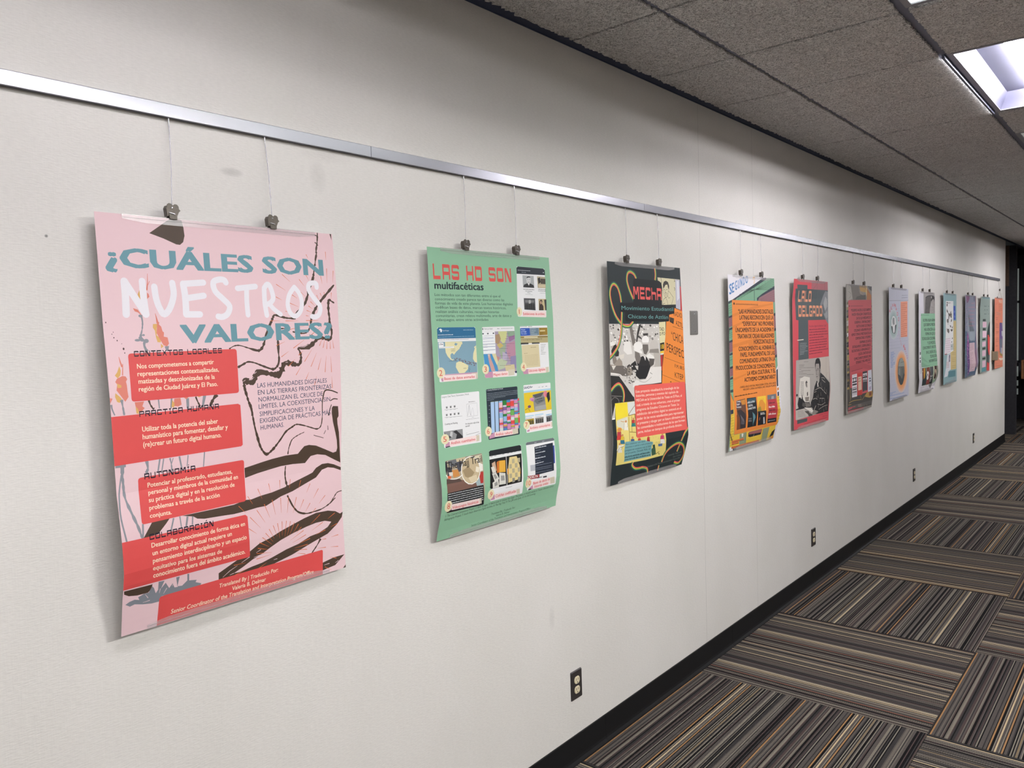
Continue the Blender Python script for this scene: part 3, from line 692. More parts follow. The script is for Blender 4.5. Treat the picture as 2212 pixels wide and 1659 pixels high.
S(4733230,[41, 32, 19],[5657,4870,5691,4747,5765,4579],1,2)
P(4733230,[5772,4675,5812,4628,5980,4646,5993,4840,5992,4921,5947,4981,5960,5127,6012,5359,6040,5655,6082,6216,5847,6092,5565,5933,5291,5875,5080,5892,4985,5973,4894,6053,4502,6022,4143,6021,3792,6055,3450,6094,3098,6153,3095,5906,3342,5871,3560,5838,3885,5797,4289,5767,4669,5775,4761,5692,4872,5601,5022,5587,5250,5635,5542,5770,5823,5905,5934,5888,5966,5792,5947,5578,5892,5361,5806,5063,5763,4819])
P(4733230,[6093,6348,6089,6433,5843,6326,5643,6282,5442,6319,5235,6492,4843,6608,4460,6723,4090,6792,3638,6946,3381,6939,3045,6959,2718,6965,2403,6942,2166,6928,1940,6915,1765,6876,1668,6804,1401,6736,2420,6742,2737,6741,3067,6688,3231,6704,3488,6665,3836,6640,4233,6576,4570,6481,4952,6390,5128,6343,5250,6234,5448,6161,5646,6167,5847,6230])
P(4733230,[698,6727,1106,6728,1013,6827,864,6965,819,7020,463,7049])
P(4733230,[2278,8314,2759,8118,3115,7985,3399,7847,3676,7789,4038,7676,4410,7590,4793,7502,5185,7442,5586,7460,5850,7529,6010,7627,6117,7591,6065,7736,5885,7894,5546,8087,5068,8197,4723,8286,4387,8377,4027,8442,3711,8499,3338,8496,2846,8497,2280,8475],[2686,8424,2942,8329,3203,8210,3506,8120,3729,8023,4030,7911,4396,7821,4873,7738,5168,7707,5467,7716,5690,7787,5556,7904,5252,7997,4958,8025,4577,8141,4209,8193,3766,8300,3473,8362,3172,8389,2846,8437])
P(4733230,[5337,8834,5704,8780,6078,8781,5749,9003,5326,9044])
P(4733230,[6103,9066,6100,9223,5936,9205])
P(4733230,[6013,-5,6070,-7,6064,170])
P(4733230,[21,8107,658,8126,624,8230,562,8295,314,8289,132,8250,26,8181])
S(4733230,[45, 51, 54, 45, 39, 36, 33, 33, 27],[4289,6800,4354,6934,4453,7122,4612,7300,4856,7390,5108,7394,5387,7371,5655,7280,5867,7158],1,2)
S(4733230,[63, 41, 32],[5303,8168,5180,8316,4998,8487],1,2)
S(4733230,[32, 26, 26],[5675,7282,5805,7145,5935,7023,6104,7004],1,2)
S(4733230,[33, 36, 45, 48, 45],[4285,6038,4262,6186,4260,6338,4285,6493,4313,6605],1,2)
S(4733230,[34, 30, 30, 24, 18],[4361,5744,4380,5624,4435,5479,4507,5366,4689,5281,4872,5229],1,2)
S(4733230,[16, 16],[5172,5347,5495,5458],0,0)
S(4733230,[16, 22],[5631,5139,5639,5260],0,0)
S(4733230,[16, 19],[5564,5259,5507,5356],0,0)
S(4733230,[39, 44, 26],[825,4051,857,4157,922,4267],1,2)
S(4733230,[97, 83, 61],[2443,4048,2347,4158,2273,4283],1,2)
S(4733230,[32, 46, 27],[1915,4061,1965,4194,2016,4294],1,2)
S(13941181,[10, 14, 7],[3309,3765,3382,3763,3458,3703],0,0)
S(13941181,[10, 14, 7],[3156,3791,3214,3759],0,0)
S(13941181,[11, 15, 8],[4781,2995,4959,3008,5089,2951],0,0)
S(13941181,[11, 15, 8],[4820,2943,5034,2964],0,0)
S(13941181,[10, 15, 7],[4374,3385,4444,3381],0,0)
S(13941181,[10, 14, 7],[3464,3624,3532,3577],0,0)
S(13941181,[9, 18, 7],[2388,8446,2574,8335,2779,8257],0,0)
S(13941181,[9, 18, 8],[2891,8212,3118,8120],0,0)
S(13941181,[9, 18, 8],[3301,8061,3436,8012],0,0)
S(13941181,[9, 18, 7],[2575,8438,2686,8424],0,0)
S(13941181,[9, 18, 8],[3236,8165,3506,8143],0,0)
S(13941181,[9, 18, 8],[3817,8374,3922,8369],0,0)
S(13941181,[10, 19, 8],[5381,8910,5558,8906],0,0)
S(13941181,[10, 19, 8],[5754,8938,5866,8901],0,0)
S(13528380,[16, 4],[4442,1146,4665,1332],0,0)
S(13528380,[16, 4],[4248,1404,4507,1553],0,0)
S(13528380,[16, 4],[4211,1722,4383,1801],0,0)
S(13528380,[17, 4],[4936,1255,5080,1425],0,0)
S(13528380,[17, 4],[5213,596,5261,700],0,0)
S(13528380,[17, 4],[5145,1118,5230,1268],0,0)
S(13528380,[17, 4],[5834,489,5831,715],0,0)
S(13528380,[17, 4],[5828,935,5808,1326],0,0)
S(13528380,[17, 4],[5619,1146,5646,1347],0,0)
S(13528380,[17, 4],[6036,988,5991,1305],0,0)
S(13528380,[17, 4],[4963,777,5038,925],0,0)
S(13528380,[17, 4],[4687,1661,4837,1749],0,0)
S(13528380,[16, 4],[4602,1872,4857,1967],0,0)
S(13528380,[16, 4],[4466,2082,4534,2097],0,0)
S(13528380,[17, 4],[4843,1485,5090,1699],0,0)
S(13528380,[17, 4],[5234,1827,5363,1940],0,0)
S(13528380,[17, 4],[5163,1942,5285,2018],0,0)
S(13528380,[17, 4],[5101,2057,5242,2110],0,0)
S(13528380,[17, 4],[5073,2194,5162,2210],0,0)
S(13528380,[17, 4],[5440,1654,5503,1785],0,0)
S(13528380,[17, 4],[5556,1598,5602,1706],0,0)
S(13528380,[17, 4],[5680,1572,5701,1642],0,0)
S(13528380,[17, 4],[5916,1575,5890,1763],0,0)
S(13528380,[16, 4],[4009,2325,4295,2327],0,0)
S(13528380,[16, 4],[4448,2328,4832,2330],0,0)
S(13528380,[17, 4],[5064,2324,5447,2326],0,0)
S(13528380,[16, 4],[4127,2952,4390,2856],0,0)
S(13528380,[17, 4],[4629,3028,4972,2825],0,0)
S(13528380,[16, 4],[4533,2800,4914,2657],0,0)
S(13528380,[16, 4],[4262,3238,4485,3105],0,0)
S(13528380,[16, 4],[4473,2567,5000,2460],0,0)
S(13528380,[17, 4],[4770,3214,4918,3113],0,0)
S(13528380,[16, 4],[4464,3486,4658,3315],0,0)
S(13528380,[17, 4],[4672,3724,4825,3520],0,0)
S(13528380,[17, 4],[4949,3389,5192,3077],0,0)
S(13528380,[17, 4],[5143,3528,5335,3174],0,0)
S(13528380,[17, 4],[5362,3624,5479,3304],0,0)
S(13528380,[17, 4],[5585,3699,5641,3264],0,0)
S(13528380,[17, 4],[5797,3711,5784,3285],0,0)
S(13528380,[17, 4],[5436,2992,5545,2777],0,0)
S(13528380,[17, 4],[5546,3049,5617,2825],0,0)
S(13528380,[17, 4],[5667,3085,5691,2843],0,0)
S(13528380,[17, 4],[5781,3088,5785,2861],0,0)
S(13528380,[17, 4],[5897,3076,5862,2847],0,0)
S(13528380,[17, 4],[4972,3849,5072,3670],0,0)
S(13528380,[17, 4],[5232,4020,5307,3792],0,0)
S(13528380,[17, 4],[5810,4139,5802,3822],0,0)
S(13528380,[17, 4],[5090,2454,5386,2403],0,0)
S(13528380,[17, 4],[5180,2708,5528,2497],0,0)
S(13528380,[16, 4],[3428,6478,3532,6747],0,0)
S(13528380,[16, 4],[3751,6402,3793,6632],0,0)
S(13528380,[16, 4],[4088,6369,4079,6594],0,0)
S(13528380,[17, 4],[4410,6401,4366,6629],0,0)
S(13528380,[17, 4],[4737,6486,4648,6695],0,0)
S(13528380,[17, 4],[5033,6623,4905,6834],0,0)
S(13528380,[17, 4],[5296,6803,5117,7031],0,0)
S(13528380,[17, 4],[5515,7026,5295,7208],0,0)
S(13528380,[16, 4],[3131,6613,3254,6825],0,0)
S(13528380,[16, 4],[2860,6800,3042,7002],0,0)
S(13528380,[16, 4],[3360,7001,3586,7358],0,0)
S(13528380,[16, 4],[3157,7135,3443,7461],0,0)
S(13528380,[16, 4],[3107,7408,3326,7583],0,0)
S(13528380,[16, 4],[3582,6890,3730,7262],0,0)
S(13528380,[16, 4],[3821,6825,3901,7223],0,0)
S(13528380,[16, 4],[4079,6821,4081,7215],0,0)
S(13528380,[17, 4],[4322,6852,4261,7252],0,0)
S(13528380,[17, 4],[4569,6898,4443,7289],0,0)
S(13528380,[17, 4],[4800,7003,4652,7254],0,0)
S(13528380,[17, 4],[5004,7137,4839,7339],0,0)
S(13528380,[17, 4],[5181,7314,5029,7425],0,0)
S(13528380,[16, 4],[3817,7484,3924,7786],0,0)
S(13528380,[17, 4],[3952,7453,4003,7851],0,0)
S(13528380,[17, 4],[4088,7437,4076,7806],0,0)
S(13528380,[17, 4],[4224,7451,4157,7856],0,0)
S(13528380,[17, 4],[4351,7486,4230,7842],0,0)
S(13528380,[17, 4],[4469,7549,4303,7843],0,0)
S(13528380,[17, 4],[4596,7615,4415,7822],0,0)
S(13528380,[17, 4],[4684,7712,4526,7832],0,0)
S(13528380,[17, 4],[4754,7821,4320,7987],0,0)
S(13528380,[17, 4],[4826,7948,4393,8066],0,0)
S(13528380,[16, 4],[3690,7546,3834,7826],0,0)
S(13528380,[16, 4],[3581,7626,3799,7895],0,0)
S(13528380,[16, 4],[3480,7714,3764,7955],0,0)
S(13528380,[17, 4],[3399,7829,3677,7995],0,0)
S(13528380,[17, 4],[3350,7960,3660,8067],0,0)
S(13528380,[17, 4],[3318,8088,3765,8169],0,0)
S(13528380,[17, 4],[3312,8230,3731,8214],0,0)
S(13528380,[17, 4],[4876,8220,4464,8224],0,0)
S(13528380,[17, 4],[4957,8080,4539,8148],0,0)
S(13528380,[17, 4],[4852,8349,4445,8274],0,0)
S(13528380,[17, 4],[4792,8460,4516,8370],0,0)
S(13528380,[17, 4],[5321,7510,4992,7701],0,0)
S(13528380,[17, 4],[5395,7740,5021,7881],0,0)
S(13528380,[17, 4],[5472,7966,5153,8022],0,0)
S(13528380,[18, 4],[5489,8211,5322,8197],0,0)
S(13528380,[17, 4],[5467,8439,5194,8407],0,0)
S(13528380,[18, 4],[5906,8192,5660,8202],0,0)
S(13528380,[18, 4],[5883,8513,5624,8468],0,0)
S(13528380,[18, 4],[5826,7573,5571,7681],0,0)
S(13528380,[18, 4],[5886,7878,5657,7926],0,0)
S(13528380,[16, 4],[2682,8224,3006,8241],0,0)
S(13528380,[16, 4],[2718,8477,3040,8415],0,0)
S(13528380,[17, 4],[3371,8487,3609,8397],0,0)
S(13528380,[17, 4],[5398,8963,5624,9101],0,0)
S(13528380,[18, 4],[5801,8820,5587,8743],0,0)
S(8751247,[44, 38, 33, 56, 77, 51, 64, 77],[822,2208,834,2343,812,2497,774,2624,767,2701,833,2754,830,2857,876,2988],1,2)
E(8751247,695,2728,65,28)
E(8751247,882,2749,54,46)
E(8751247,801,2199,45,33)
E(8751247,832,2619,30,23)
S(13728618,[34, 18, 8],[982,1634,1011,1465,1025,1265],0,0)
S(13728618,[13, 10],[1006,1530,1059,1428],0,0)
P(13739102,[776,1728,824,1625,850,1675,841,1842,800,1830])
P(13728618,[653,2029,751,2061,808,2150,824,2189,759,2125,685,2099])
P(13728618,[983,1685,1013,1711,1028,1775,975,1827])
S(13728618,[8, 29, 52],[1130,2143,1151,2254,1167,2358],0,0)
P(13739102,[1060,2381,1172,2371,1136,2475,1123,2631,1209,2699,1201,2790,1129,2781,1105,2683,1093,2527,1053,2461])
P(13728618,[1157,2319,1207,2345,1191,2384,1239,2437,1262,2542,1293,2569,1278,2661,1363,2682,1385,2821,1332,2888,1255,2850,1210,2764,1165,2671,1127,2579,1145,2449])
P(13739102,[1198,2816,1259,2877,1195,2923])
P(8751247,[1279,2881,1380,2874,1357,2979,1309,2990])
E(4664882,62,2337,11,17)
E(4664882,195,2545,7,11)
E(4664882,165,2587,8,12)
E(4664882,200,2663,11,16)
E(4664882,262,2725,11,17)
E(4664882,350,2795,6,10)
E(4664882,380,2907,19,27)
E(4664882,396,2996,10,15)
S(13728618,[8, 28, 38],[264,3074,286,3194,314,3296],0,0)
S(13728618,[13, 25],[332,3228,307,3472],0,0)
P(13739102,[255,3274,279,3370,262,3469,201,3534,146,3469,200,3403])
P(13728618,[303,3484,370,3501,398,3559,366,3614,378,3678,383,3830,393,3945,318,4042,273,3973,207,3867,153,3788,177,3664,143,3606,182,3540])
P(13739102,[173,3639,261,3683,262,3733,182,3740])
P(13739102,[124,3842,214,3930,270,4017,194,4054,146,4031,111,3922])
S(8751247,[58, 43, 40],[241,3995,256,4135,277,4327],1,2)
P(13728618,[0,3938,57,3955,2,4056])
S(8751247,[45, 32, 25],[21,4083,33,4178,79,4313],1,0)
P(13728618,[516,4070,721,4068,675,4173,726,4216,655,4281,578,4292,529,4160])
P(13739102,[529,4160,582,4229,594,4333,538,4314])
S(8751247,[40, 34],[1344,4048,1316,4271],0,0)
P(13728618,[1404,4066,1550,4058,1568,4214,1489,4249,1380,4230])
P(13739102,[1355,4089,1405,4173,1385,4270,1329,4239])
S(8751247,[29, 26],[1042,4050,1051,4253],0,0)
S(8751247,[72, 59],[1716,4079,1715,4314],0,0)
S(8751247,[82, 46],[2141,4031,2073,4313],0,0)
P(13728618,[1613,4043,1745,4054,1686,4103])
P(13739102,[1945,4050,2074,4053,2000,4082])
S(8751247,[88, 55, 58, 55, 58, 63, 45],[164,5391,149,5611,152,5801,172,6121,282,6482,378,6768,445,7032],1,2)
S(8751247,[25, 33, 35, 35, 38],[126,5594,67,5913,42,6159,36,6532,108,7049],1,0)
S(8751247,[75, 62],[18,5401,237,5415],0,0)
S(8751247,62,[693,5380,709,5545,664,5642],1,2)
S(8751247,52,[991,5378,935,5639],1,2)
S(8751247,39,[1078,5384,1012,5697],1,2)
S(8751247,32,[1223,5391,1248,5535,1252,5682],1,2)
S(8751247,29,[1299,5402,1248,5535],1,2)
S(8751247,56,[1445,5383,1486,5652],1,2)
S(8751247,35,[1656,5386,1619,5631],1,2)
S(8751247,41,[2062,5367,2021,5707],1,2)
S(8751247,57,[487,6727,463,7043],1,2)
S(8751247,52,[1195,6746,1098,7044],1,2)
S(8751247,39,[1344,6737,1364,7022],1,2)
S(8751247,66,[1528,6775,1478,6994],1,2)
S(8751247,48,[1653,6801,1631,6986],1,2)
P(8027782,[64,8430,151,8389,265,8370,370,8408,341,8338,470,8295,576,8299,647,8167,690,8222,737,8361,789,8293,791,8105,928,8117,856,8285,958,8175,1049,8327,1128,8238,1175,8350,1259,8360,1205,8118,1290,8121,1245,8342,1358,8360,1483,8268,1475,8109,1521,8122,1527,8281,1717,8320,1689,8369,1837,8439,1809,8481,1547,8485,875,8471,824,8581,650,8576,452,8536,269,8480,167,8502])
S(13415096,[7, 20, 7],[915,8427,994,8311],0,0)
S(13415096,[7, 19, 7],[497,8317,566,8420],0,0)
S(13415096,[7, 20, 7],[1118,8305,1143,8256],0,0)
S(13415096,[7, 20, 7],[819,8385,842,8281],0,0)
S(13415096,[7, 19, 7],[450,8494,608,8488],0,0)
P(13716812,rq([461,3012,3032,2994,3025,4056,452,4055],70))
P(13716812,[-104,4342,2981,4318,3044,4355,3066,5327,3021,5360,-76,5392])
P(13716812,rq([477,5725,3086,5700,3079,6716,464,6740],70))
P(13716812,[-95,7027,3026,7045,3086,7098,3126,8090,3081,8120,-56,8082])
P(13716812,[855,8479,984,8469,5327,8479,5360,8511,5316,9264,767,9393,778,9208,823,8525])
T(6459033,'¿CUÁLES SON',143,1145,5725,1125,416,36,0)
T(6459033,'VALORES?',1664,2817,5865,2794,420,36,0)
S(14868453,157,[510,1446,514,1744,500,2164],1,1)
S(14868453,157,[510,1446,710,1795,927,2163],1,1)
S(14868453,149,[895,1434,900,1791,927,2163],1,1)
S(14868453,145,[1154,1550,1176,1815,1244,2037,1334,2163,1473,2022,1582,1723,1569,1454],1,1)
S(14868453,155,[1823,1466,1849,1775,1844,2163],1,1)
S(14868453,144,[1823,1466,2311,1422],1,1)
S(14868453,144,[1856,1798,2301,1727],1,1)
S(14868453,149,[1844,2163,2176,2163],1,1)
S(14868453,144,[2881,1405,2837,1346,2710,1339,2561,1409,2591,1615,2769,1790,2933,1967,2871,2147,2737,2222,2626,2213],1,1)
S(14868453,140,[3174,1535,3659,1476],1,1)
S(14868453,129,[3417,1519,3397,1841,3407,2177],1,1)
S(14868453,131,[3898,1522,3888,1866,3925,2184],1,1)
S(14868453,131,[3900,1507,3997,1410,4078,1486,4135,1737,4066,1857,3919,1928],1,1)
S(14868453,119,[4010,1895,4142,2036,4321,2162],1,1)
S(14868453,123,[4775,1461,4607,1665,4544,1922,4610,2129,4754,2210,4915,2080,4969,1853,4911,1626,4775,1461],1,1)
S(14868453,133,[5462,1449,5441,1344,5243,1363,5208,1522,5363,1749,5528,1945,5494,2145,5370,2227,5260,2217],1,1)
TS(1840420,'CONTEXTOS LOCALES',589,3085,2649,3083,125,0,0)
TS(1840420,'PRÁCTICA HUMANA',598,4399,2480,4393,125,0,0)
TS(1840420,'AUTONOMÍA',620,5777,1814,5775,131,0,0)
TS(1840420,'COLABORACIÓN',605,7109,2161,7136,131,0,0)
T(15389883,'Nos comprometemos a compartir',628,3347,2423,3329,105,20,0)
T(15389883,'representaciones contextualizadas,',624,3511,2537,3512,105,20,0)
T(15389883,'matizadas y descolonizadas de la',631,3675,2422,3678,105,20,0)
T(15389883,'región de Ciudad Juárez y El Paso.',624,3845,2485,3851,105,20,0)
T(15389883,'Utilizar toda la potencia del saber',637,4726,2435,4731,110,20,0)
T(15389883,'humanístico para fomentar, desafiar y',636,4894,2682,4898,111,20,0)
T(15389883,'(re)crear un futuro digital humano.',636,5065,2506,5071,111,20,0)
T(15389883,'Potenciar al profesorado, estudiantes,',677,5966,2758,5984,105,20,0)
T(15389883,'personal y miembros de la comunidad en',679,6127,2902,6138,103,20,0)
T(15389883,'su práctica digital y en la resolución de',672,6293,2798,6309,103,20,0)
T(15389883,'problemas a través de la acción',663,6462,2382,6484,102,20,0)
T(15389883,'conjunta.',659,6632,1164,6645,98,20,0)
T(15389883,'Desarrollar conocimiento de forma ética en',634,7284,3006,7309,104,20,0)
T(15389883,'un entorno digital actual requiere un',647,7461,2631,7472,105,20,0)
T(15389883,'pensamiento interdisciplinario y un espacio',647,7632,3036,7646,106,20,0)
T(15389883,'equitativo para los sistemas de',646,7800,2352,7832,105,20,0)
T(15389883,'conocimiento fuera del ámbito académico.',657,7974,2987,8001,112,20,0)
T(15389883,'Translated By | Traducido Por:',2290,8683,3939,8710,99,15,12)
T(15389883,'Valeria B. Delmar',2634,8846,3575,8863,100,15,12)
T(15389883,'Senior Coordinator of the Translation and Interpretation Program/Office',1101,8963,5026,9047,103,15,14)
T(3293272,'LAS HUMANIDADES DIGITALES',3531,3972,5632,3977,114,2,0)
T(3293272,'EN LAS TIERRAS FRONTERIZAS',3538,4147,5775,4149,115,2,0)
T(3293272,'NORMALIZAN EL CRUCE DE',3546,4322,5485,4324,114,2,0)
T(3293272,'LÍMITES, LA COEXISTENCIA SIN',3545,4499,5724,4485,115,2,0)
T(3293272,'SIMPLIFICACIONES Y LA',3560,4680,5215,4684,114,2,0)
T(3293272,'EXIGENCIA DE PRÁCTICAS MÁS',3560,4852,5726,4844,115,2,0)
T(3293272,'HUMANAS.',3571,5026,4253,5017,113,2,0)
finish(r, 3)
r = poster(1.667, 1.965, [(0, 0.03), (0.22, 0.036), (0.45, 0.041), (0.67, 0.047), (0.745, 0.055), (0.79, 0.055), (0.835, 0.045), (0.885, 0.029), (0.914, 0.022)], [(0, 0.03), (0.22, 0.042), (0.5, 0.043), (0.6, 0.046), (0.71, 0.054), (0.785, 0.056), (0.825, 0.049), (0.865, 0.037), (0.907, 0.028)], 9090711, 'green poster with ten numbered web screenshots')
TS(13652300,'LAS HD SON',203,980,3904,968,476,0,0)
T(1450028,'multifacéticas',225,1275,2462,1270,230,24,0)
T(2372152,'Los métodos son tan diferentes entre sí que el',216,1497,3273,1494,85,4,0)
T(2372152,'conocimiento creado parece tan diverso como las',217,1632,3460,1620,85,4,0)
T(2372152,'formas de vida de este planeta. Los humanistas digitales',215,1761,3890,1755,86,4,0)
T(2372152,'codifican bases de datos, marcan textos históricos,',217,1887,3535,1888,85,4,0)
T(2372152,'realizan análisis culturales, recopilan historias',219,2020,3156,2025,85,4,0)
T(2372152,'comunitarias, crean relatos multimedia, arte de datos y',217,2146,3783,2151,85,4,0)
T(2372152,'videojuegos, entre otras actividades',216,2272,2599,2277,84,4,0)
P(14803427,rq([4223,404,5805,414,5709,2173,4115,2141],50))
P(2304563,[4218,452,4292,405,5719,415,5806,460,5807,647,4207,658])
GK(12699080,4278,537,4978,534,21,0)
GK(9738914,4483,603,4724,607,21,0)
P(14146528,[5693,546,5750,547,5747,572,5690,571])
P(10725032,[4516,697,5141,700,5132,1123,4508,1119])
P(2763308,[4518,1119,4571,1025,4738,976,4956,980,5104,1034,5127,1124])
P(13093064,[4714,799,4792,734,4901,730,4966,790,4952,911,4873,986,4791,988,4723,918])
P(3684409,[4714,806,4781,731,4913,726,4957,769,4843,767])
P(14342874,[4780,988,4879,985,4838,1055])
S(4276547,[14, 14],[4764,838,4813,840],0,0)
S(4276547,[14, 14],[4873,834,4922,836],0,0)
S(5395028,[14, 14],[4797,933,4873,934],0,0)
P(11379079,[5335,707,5799,711,5797,1120,5328,1118])
P(2630946,[5366,776,5495,736,5520,910,5388,984])
P(4735288,[5524,777,5808,781,5797,972,5514,963])
P(13023385,[5374,1002,5784,990,5783,1096,5386,1096])
GK(3752781,4510,1194,5124,1200,24,592)
GK(3752781,4620,1253,4998,1265,24,610)
GK(3752781,4718,1306,4886,1323,24,626)
GK(9737370,4615,1366,5022,1375,17,0)
GK(3752781,5354,1177,5784,1184,25,4)
GK(3752781,5348,1236,5778,1237,25,5)
GK(9737370,5430,1304,5770,1304,18,0)
P(4803149,[4505,1497,5129,1501,5121,1921,4494,1896])
P(7500661,[4568,1555,5083,1564,5046,1651,4569,1650])
P(11184810,[4771,1569,4866,1550,4894,1636,4821,1706,4760,1672])
P(2697772,[4558,1749,4609,1674,4648,1707,4639,1896,4542,1896])
P(2697772,[4655,1748,4706,1673,4745,1706,4736,1895,4639,1896])
P(2697772,[4765,1727,4814,1671,4854,1705,4844,1895,4747,1895])
P(2697772,[4876,1705,4923,1670,4963,1704,4953,1894,4855,1895])
P(2697772,[4981,1745,5033,1669,5073,1703,5063,1894,4964,1894])
P(12562055,[5323,1509,5781,1505,5750,1919,5304,1920])
P(3747110,[5374,1595,5478,1524,5544,1583,5499,1681,5580,1768,5574,1919,5315,1920,5345,1753])
P(12754821,[5395,1605,5488,1583,5489,1674,5417,1710])
P(3487289,[5651,1539,5779,1523,5750,1919,5676,1919,5665,1715])
E(14603441,4221,1972,147,159)
T(13718860,'1',4194,2055,4230,2049,162,2,0)
P(15324370,rq([4409,1948,5706,1954,5704,2166,4372,2142],30))
T(13518157,'Exhibiciones de archivo',4415,2087,5616,2091,90,14,0)
P(14803427,rq([235,2471,1951,2473,1965,4161,223,4164],50))
P(2844557,[235,2519,293,2471,1896,2476,1949,2511,1955,2829,230,2820])
P(14738921,[331,2520,399,2503,455,2552,425,2618,375,2612,362,2557,320,2550])
T(13885157,'SlaveVoyages',477,2589,750,2587,37,5,0)
GK(11717336,1390,2572,1852,2573,19,1)
GK(14738921,258,2712,914,2713,24,2)
GK(9877966,254,2778,1884,2776,19,3)
GK(4810359,264,2863,1604,2865,18,5)
P(8232622,[235,2917,1953,2924,1952,3943,244,3932])
P(14406824,[546,2922,1152,2925,1294,2932,1324,3002,1210,3045,1180,3153,1019,3246,921,3335,830,3277,757,3329,759,3415,815,3485,885,3470,873,3519,762,3489,633,3379,556,3254,544,3132])
P(8232622,[996,2961,1103,2995,1033,3055,948,3028])
P(14406824,[995,3595,1152,3550,1305,3600,1545,3706,1519,3824,1348,3934,1107,3933,1035,3830,971,3733])
P(14406824,[1896,3145,1952,3134,1951,3630,1854,3613,1774,3505,1800,3332])
P(14406824,[1851,3118,1947,3076,1949,3115,1867,3163])
P(14406824,[1222,2937,1320,2933,1229,3092,1183,3122])
E(7031887,949,3476,22,12)
E(7031887,984,3487,21,12)
E(7031887,1039,3447,22,12)
E(7031887,979,3515,21,12)
E(7031887,1032,3469,22,12)
E(7031887,1141,3498,22,12)
E(7031887,1141,3503,22,12)
E(7031887,1139,3479,22,12)
E(7031887,1154,3546,22,12)
E(7031887,1161,3539,22,12)
E(7031887,1203,3486,22,12)
E(7031887,1231,3537,22,12)
E(7031887,1197,3491,22,12)
E(7031887,1285,3537,22,12)
E(7031887,1284,3577,22,12)
E(7031887,1303,3586,22,12)
E(7031887,1284,3578,22,12)
E(7031887,1310,3595,22,12)
E(7031887,1389,3530,22,12)
E(7031887,1316,3541,22,12)
E(7031887,1438,3570,22,12)
E(7031887,1417,3561,22,12)
E(7031887,1422,3573,22,12)
E(7031887,1421,3594,22,12)
E(7031887,1469,3629,22,12)
E(7031887,1501,3636,22,12)
E(7031887,1543,3648,22,13)
E(7031887,1545,3579,22,12)
E(7031887,1585,3656,22,12)
E(7031887,1613,3626,23,12)
E(7031887,1612,3599,22,12)
E(7031887,1645,3637,23,12)
E(7031887,1599,3593,23,12)
E(7031887,1686,3684,23,12)
E(7031887,1610,3667,23,12)
E(7031887,1676,3617,23,13)
E(7031887,1678,3676,22,13)
E(7031887,1777,3621,23,12)
E(7031887,1764,3624,23,12)
E(7031887,1797,3655,23,12)
E(7031887,1834,3719,23,13)
E(7031887,1807,3723,23,12)
E(7031887,1808,3646,23,12)
E(7031887,1866,3648,23,12)
E(7031887,1833,3684,23,12)
E(7031887,1908,3670,23,13)
E(5861499,1543,3778,13,9)
E(5861499,1602,3797,14,9)
E(5861499,1561,3811,13,9)
E(5861499,1606,3829,13,9)
E(5861499,1601,3844,13,9)
E(5861499,1562,3858,14,9)
E(5861499,1567,3874,14,9)
E(5861499,1570,3890,14,9)
E(5861499,1578,3906,14,9)
GK(4737087,673,3534,1065,3539,15,8)
GK(4737087,1313,3798,1457,3796,16,9)
GK(5395017,795,3155,987,3150,15,1205)
GK(5395017,792,3195,984,3190,15,1218)
GK(5395017,790,3232,981,3227,15,1230)
P(15198185,[268,2930,481,2941,481,3063,275,3063])
T(2701383,'1794',290,3027,454,3026,60,12,0)
P(15198185,[275,3063,923,3070,924,3120,279,3117])
GK(6911361,297,3103,886,3094,15,6)
P(12553126,[260,3939,1943,3942,1966,4151,321,4149])
P(13287853,[1664,3965,1951,3962,1962,4135,1864,4142])
E(14603441,307,3881,180,175)
T(13718860,'2',224,3968,369,3969,179,2,0)
P(15324370,rq([377,3958,1875,3989,1867,4167,392,4160],30))
T(13518157,'Bases de datos animadas',430,4108,1819,4117,84,14,0)
P(14803427,rq([2267,2483,3905,2470,3945,4189,2305,4162],50))
P(4278093,[2284,2516,2326,2516,2327,2574,2289,2580])
T(4672853,'Native Land Digital',2375,2562,2788,2561,42,3,0)
GK(3753830,3022,2558,3121,2559,29,1)
GK(8752018,3201,2554,3823,2549,20,2)
P(10523816,[2890,2634,3911,2631,3937,4054,2892,4094])
P(12567177,[3061,2637,3511,2638,3472,2863,3331,3091,3165,2955,3069,2755])
P(10651498,[2907,2752,3106,2717,3179,2889,3057,3083,2894,3013])
P(11699608,[3459,3062,3900,2973,3923,3445,3624,3668,3463,3394])
P(9872782,[3109,3052,3436,3028,3364,3357,3176,3548,3069,3281])
P(12626534,[2959,3080,3160,3020,3304,3124,3098,3216])
P(9077414,[3635,3501,3936,3480,3930,3918,3610,3901])
P(11582622,[2898,3635,3176,3548,3471,3661,3305,3885,3002,3936])
P(12158337,[2791,3402,3079,3511,2967,3704,2824,3632])
P(9726866,[3533,2698,3911,2705,3899,2906,3615,2999])
P(8888199,[3511,2638,3895,2637,3897,2772,3575,2832])
P(11445179,[3241,3320,3486,3428,3423,3625,3224,3584])
P(13155220,[3311,3786,3824,3778,3861,4016,3395,4057])
GK(5657180,3462,2730,3643,2730,13,0)
GK(5657180,3472,2813,3873,2818,13,1)
GK(5657180,3398,2894,3554,2895,13,2)
GK(5657180,3522,2980,3432,2975,13,3)
GK(5657180,3264,3056,3880,3070,13,4)
GK(5657180,3391,3143,3610,3146,13,5)
GK(5657180,3080,3215,3524,3227,13,6)
GK(5657180,3416,3309,3279,3301,13,7)
GK(5657180,3432,3393,3646,3398,13,8)
GK(5657180,3093,3463,3638,3481,13,9)
GK(5657180,3331,3555,3664,3566,13,10)
GK(5657180,3257,3635,3676,3650,13,11)
GK(5657180,3485,3728,3254,3714,13,12)
GK(5657180,3072,3791,3646,3816,13,13)
S(3689620,[17, 30, 17],[3387,3391,3410,3346,3438,3393],0,0)
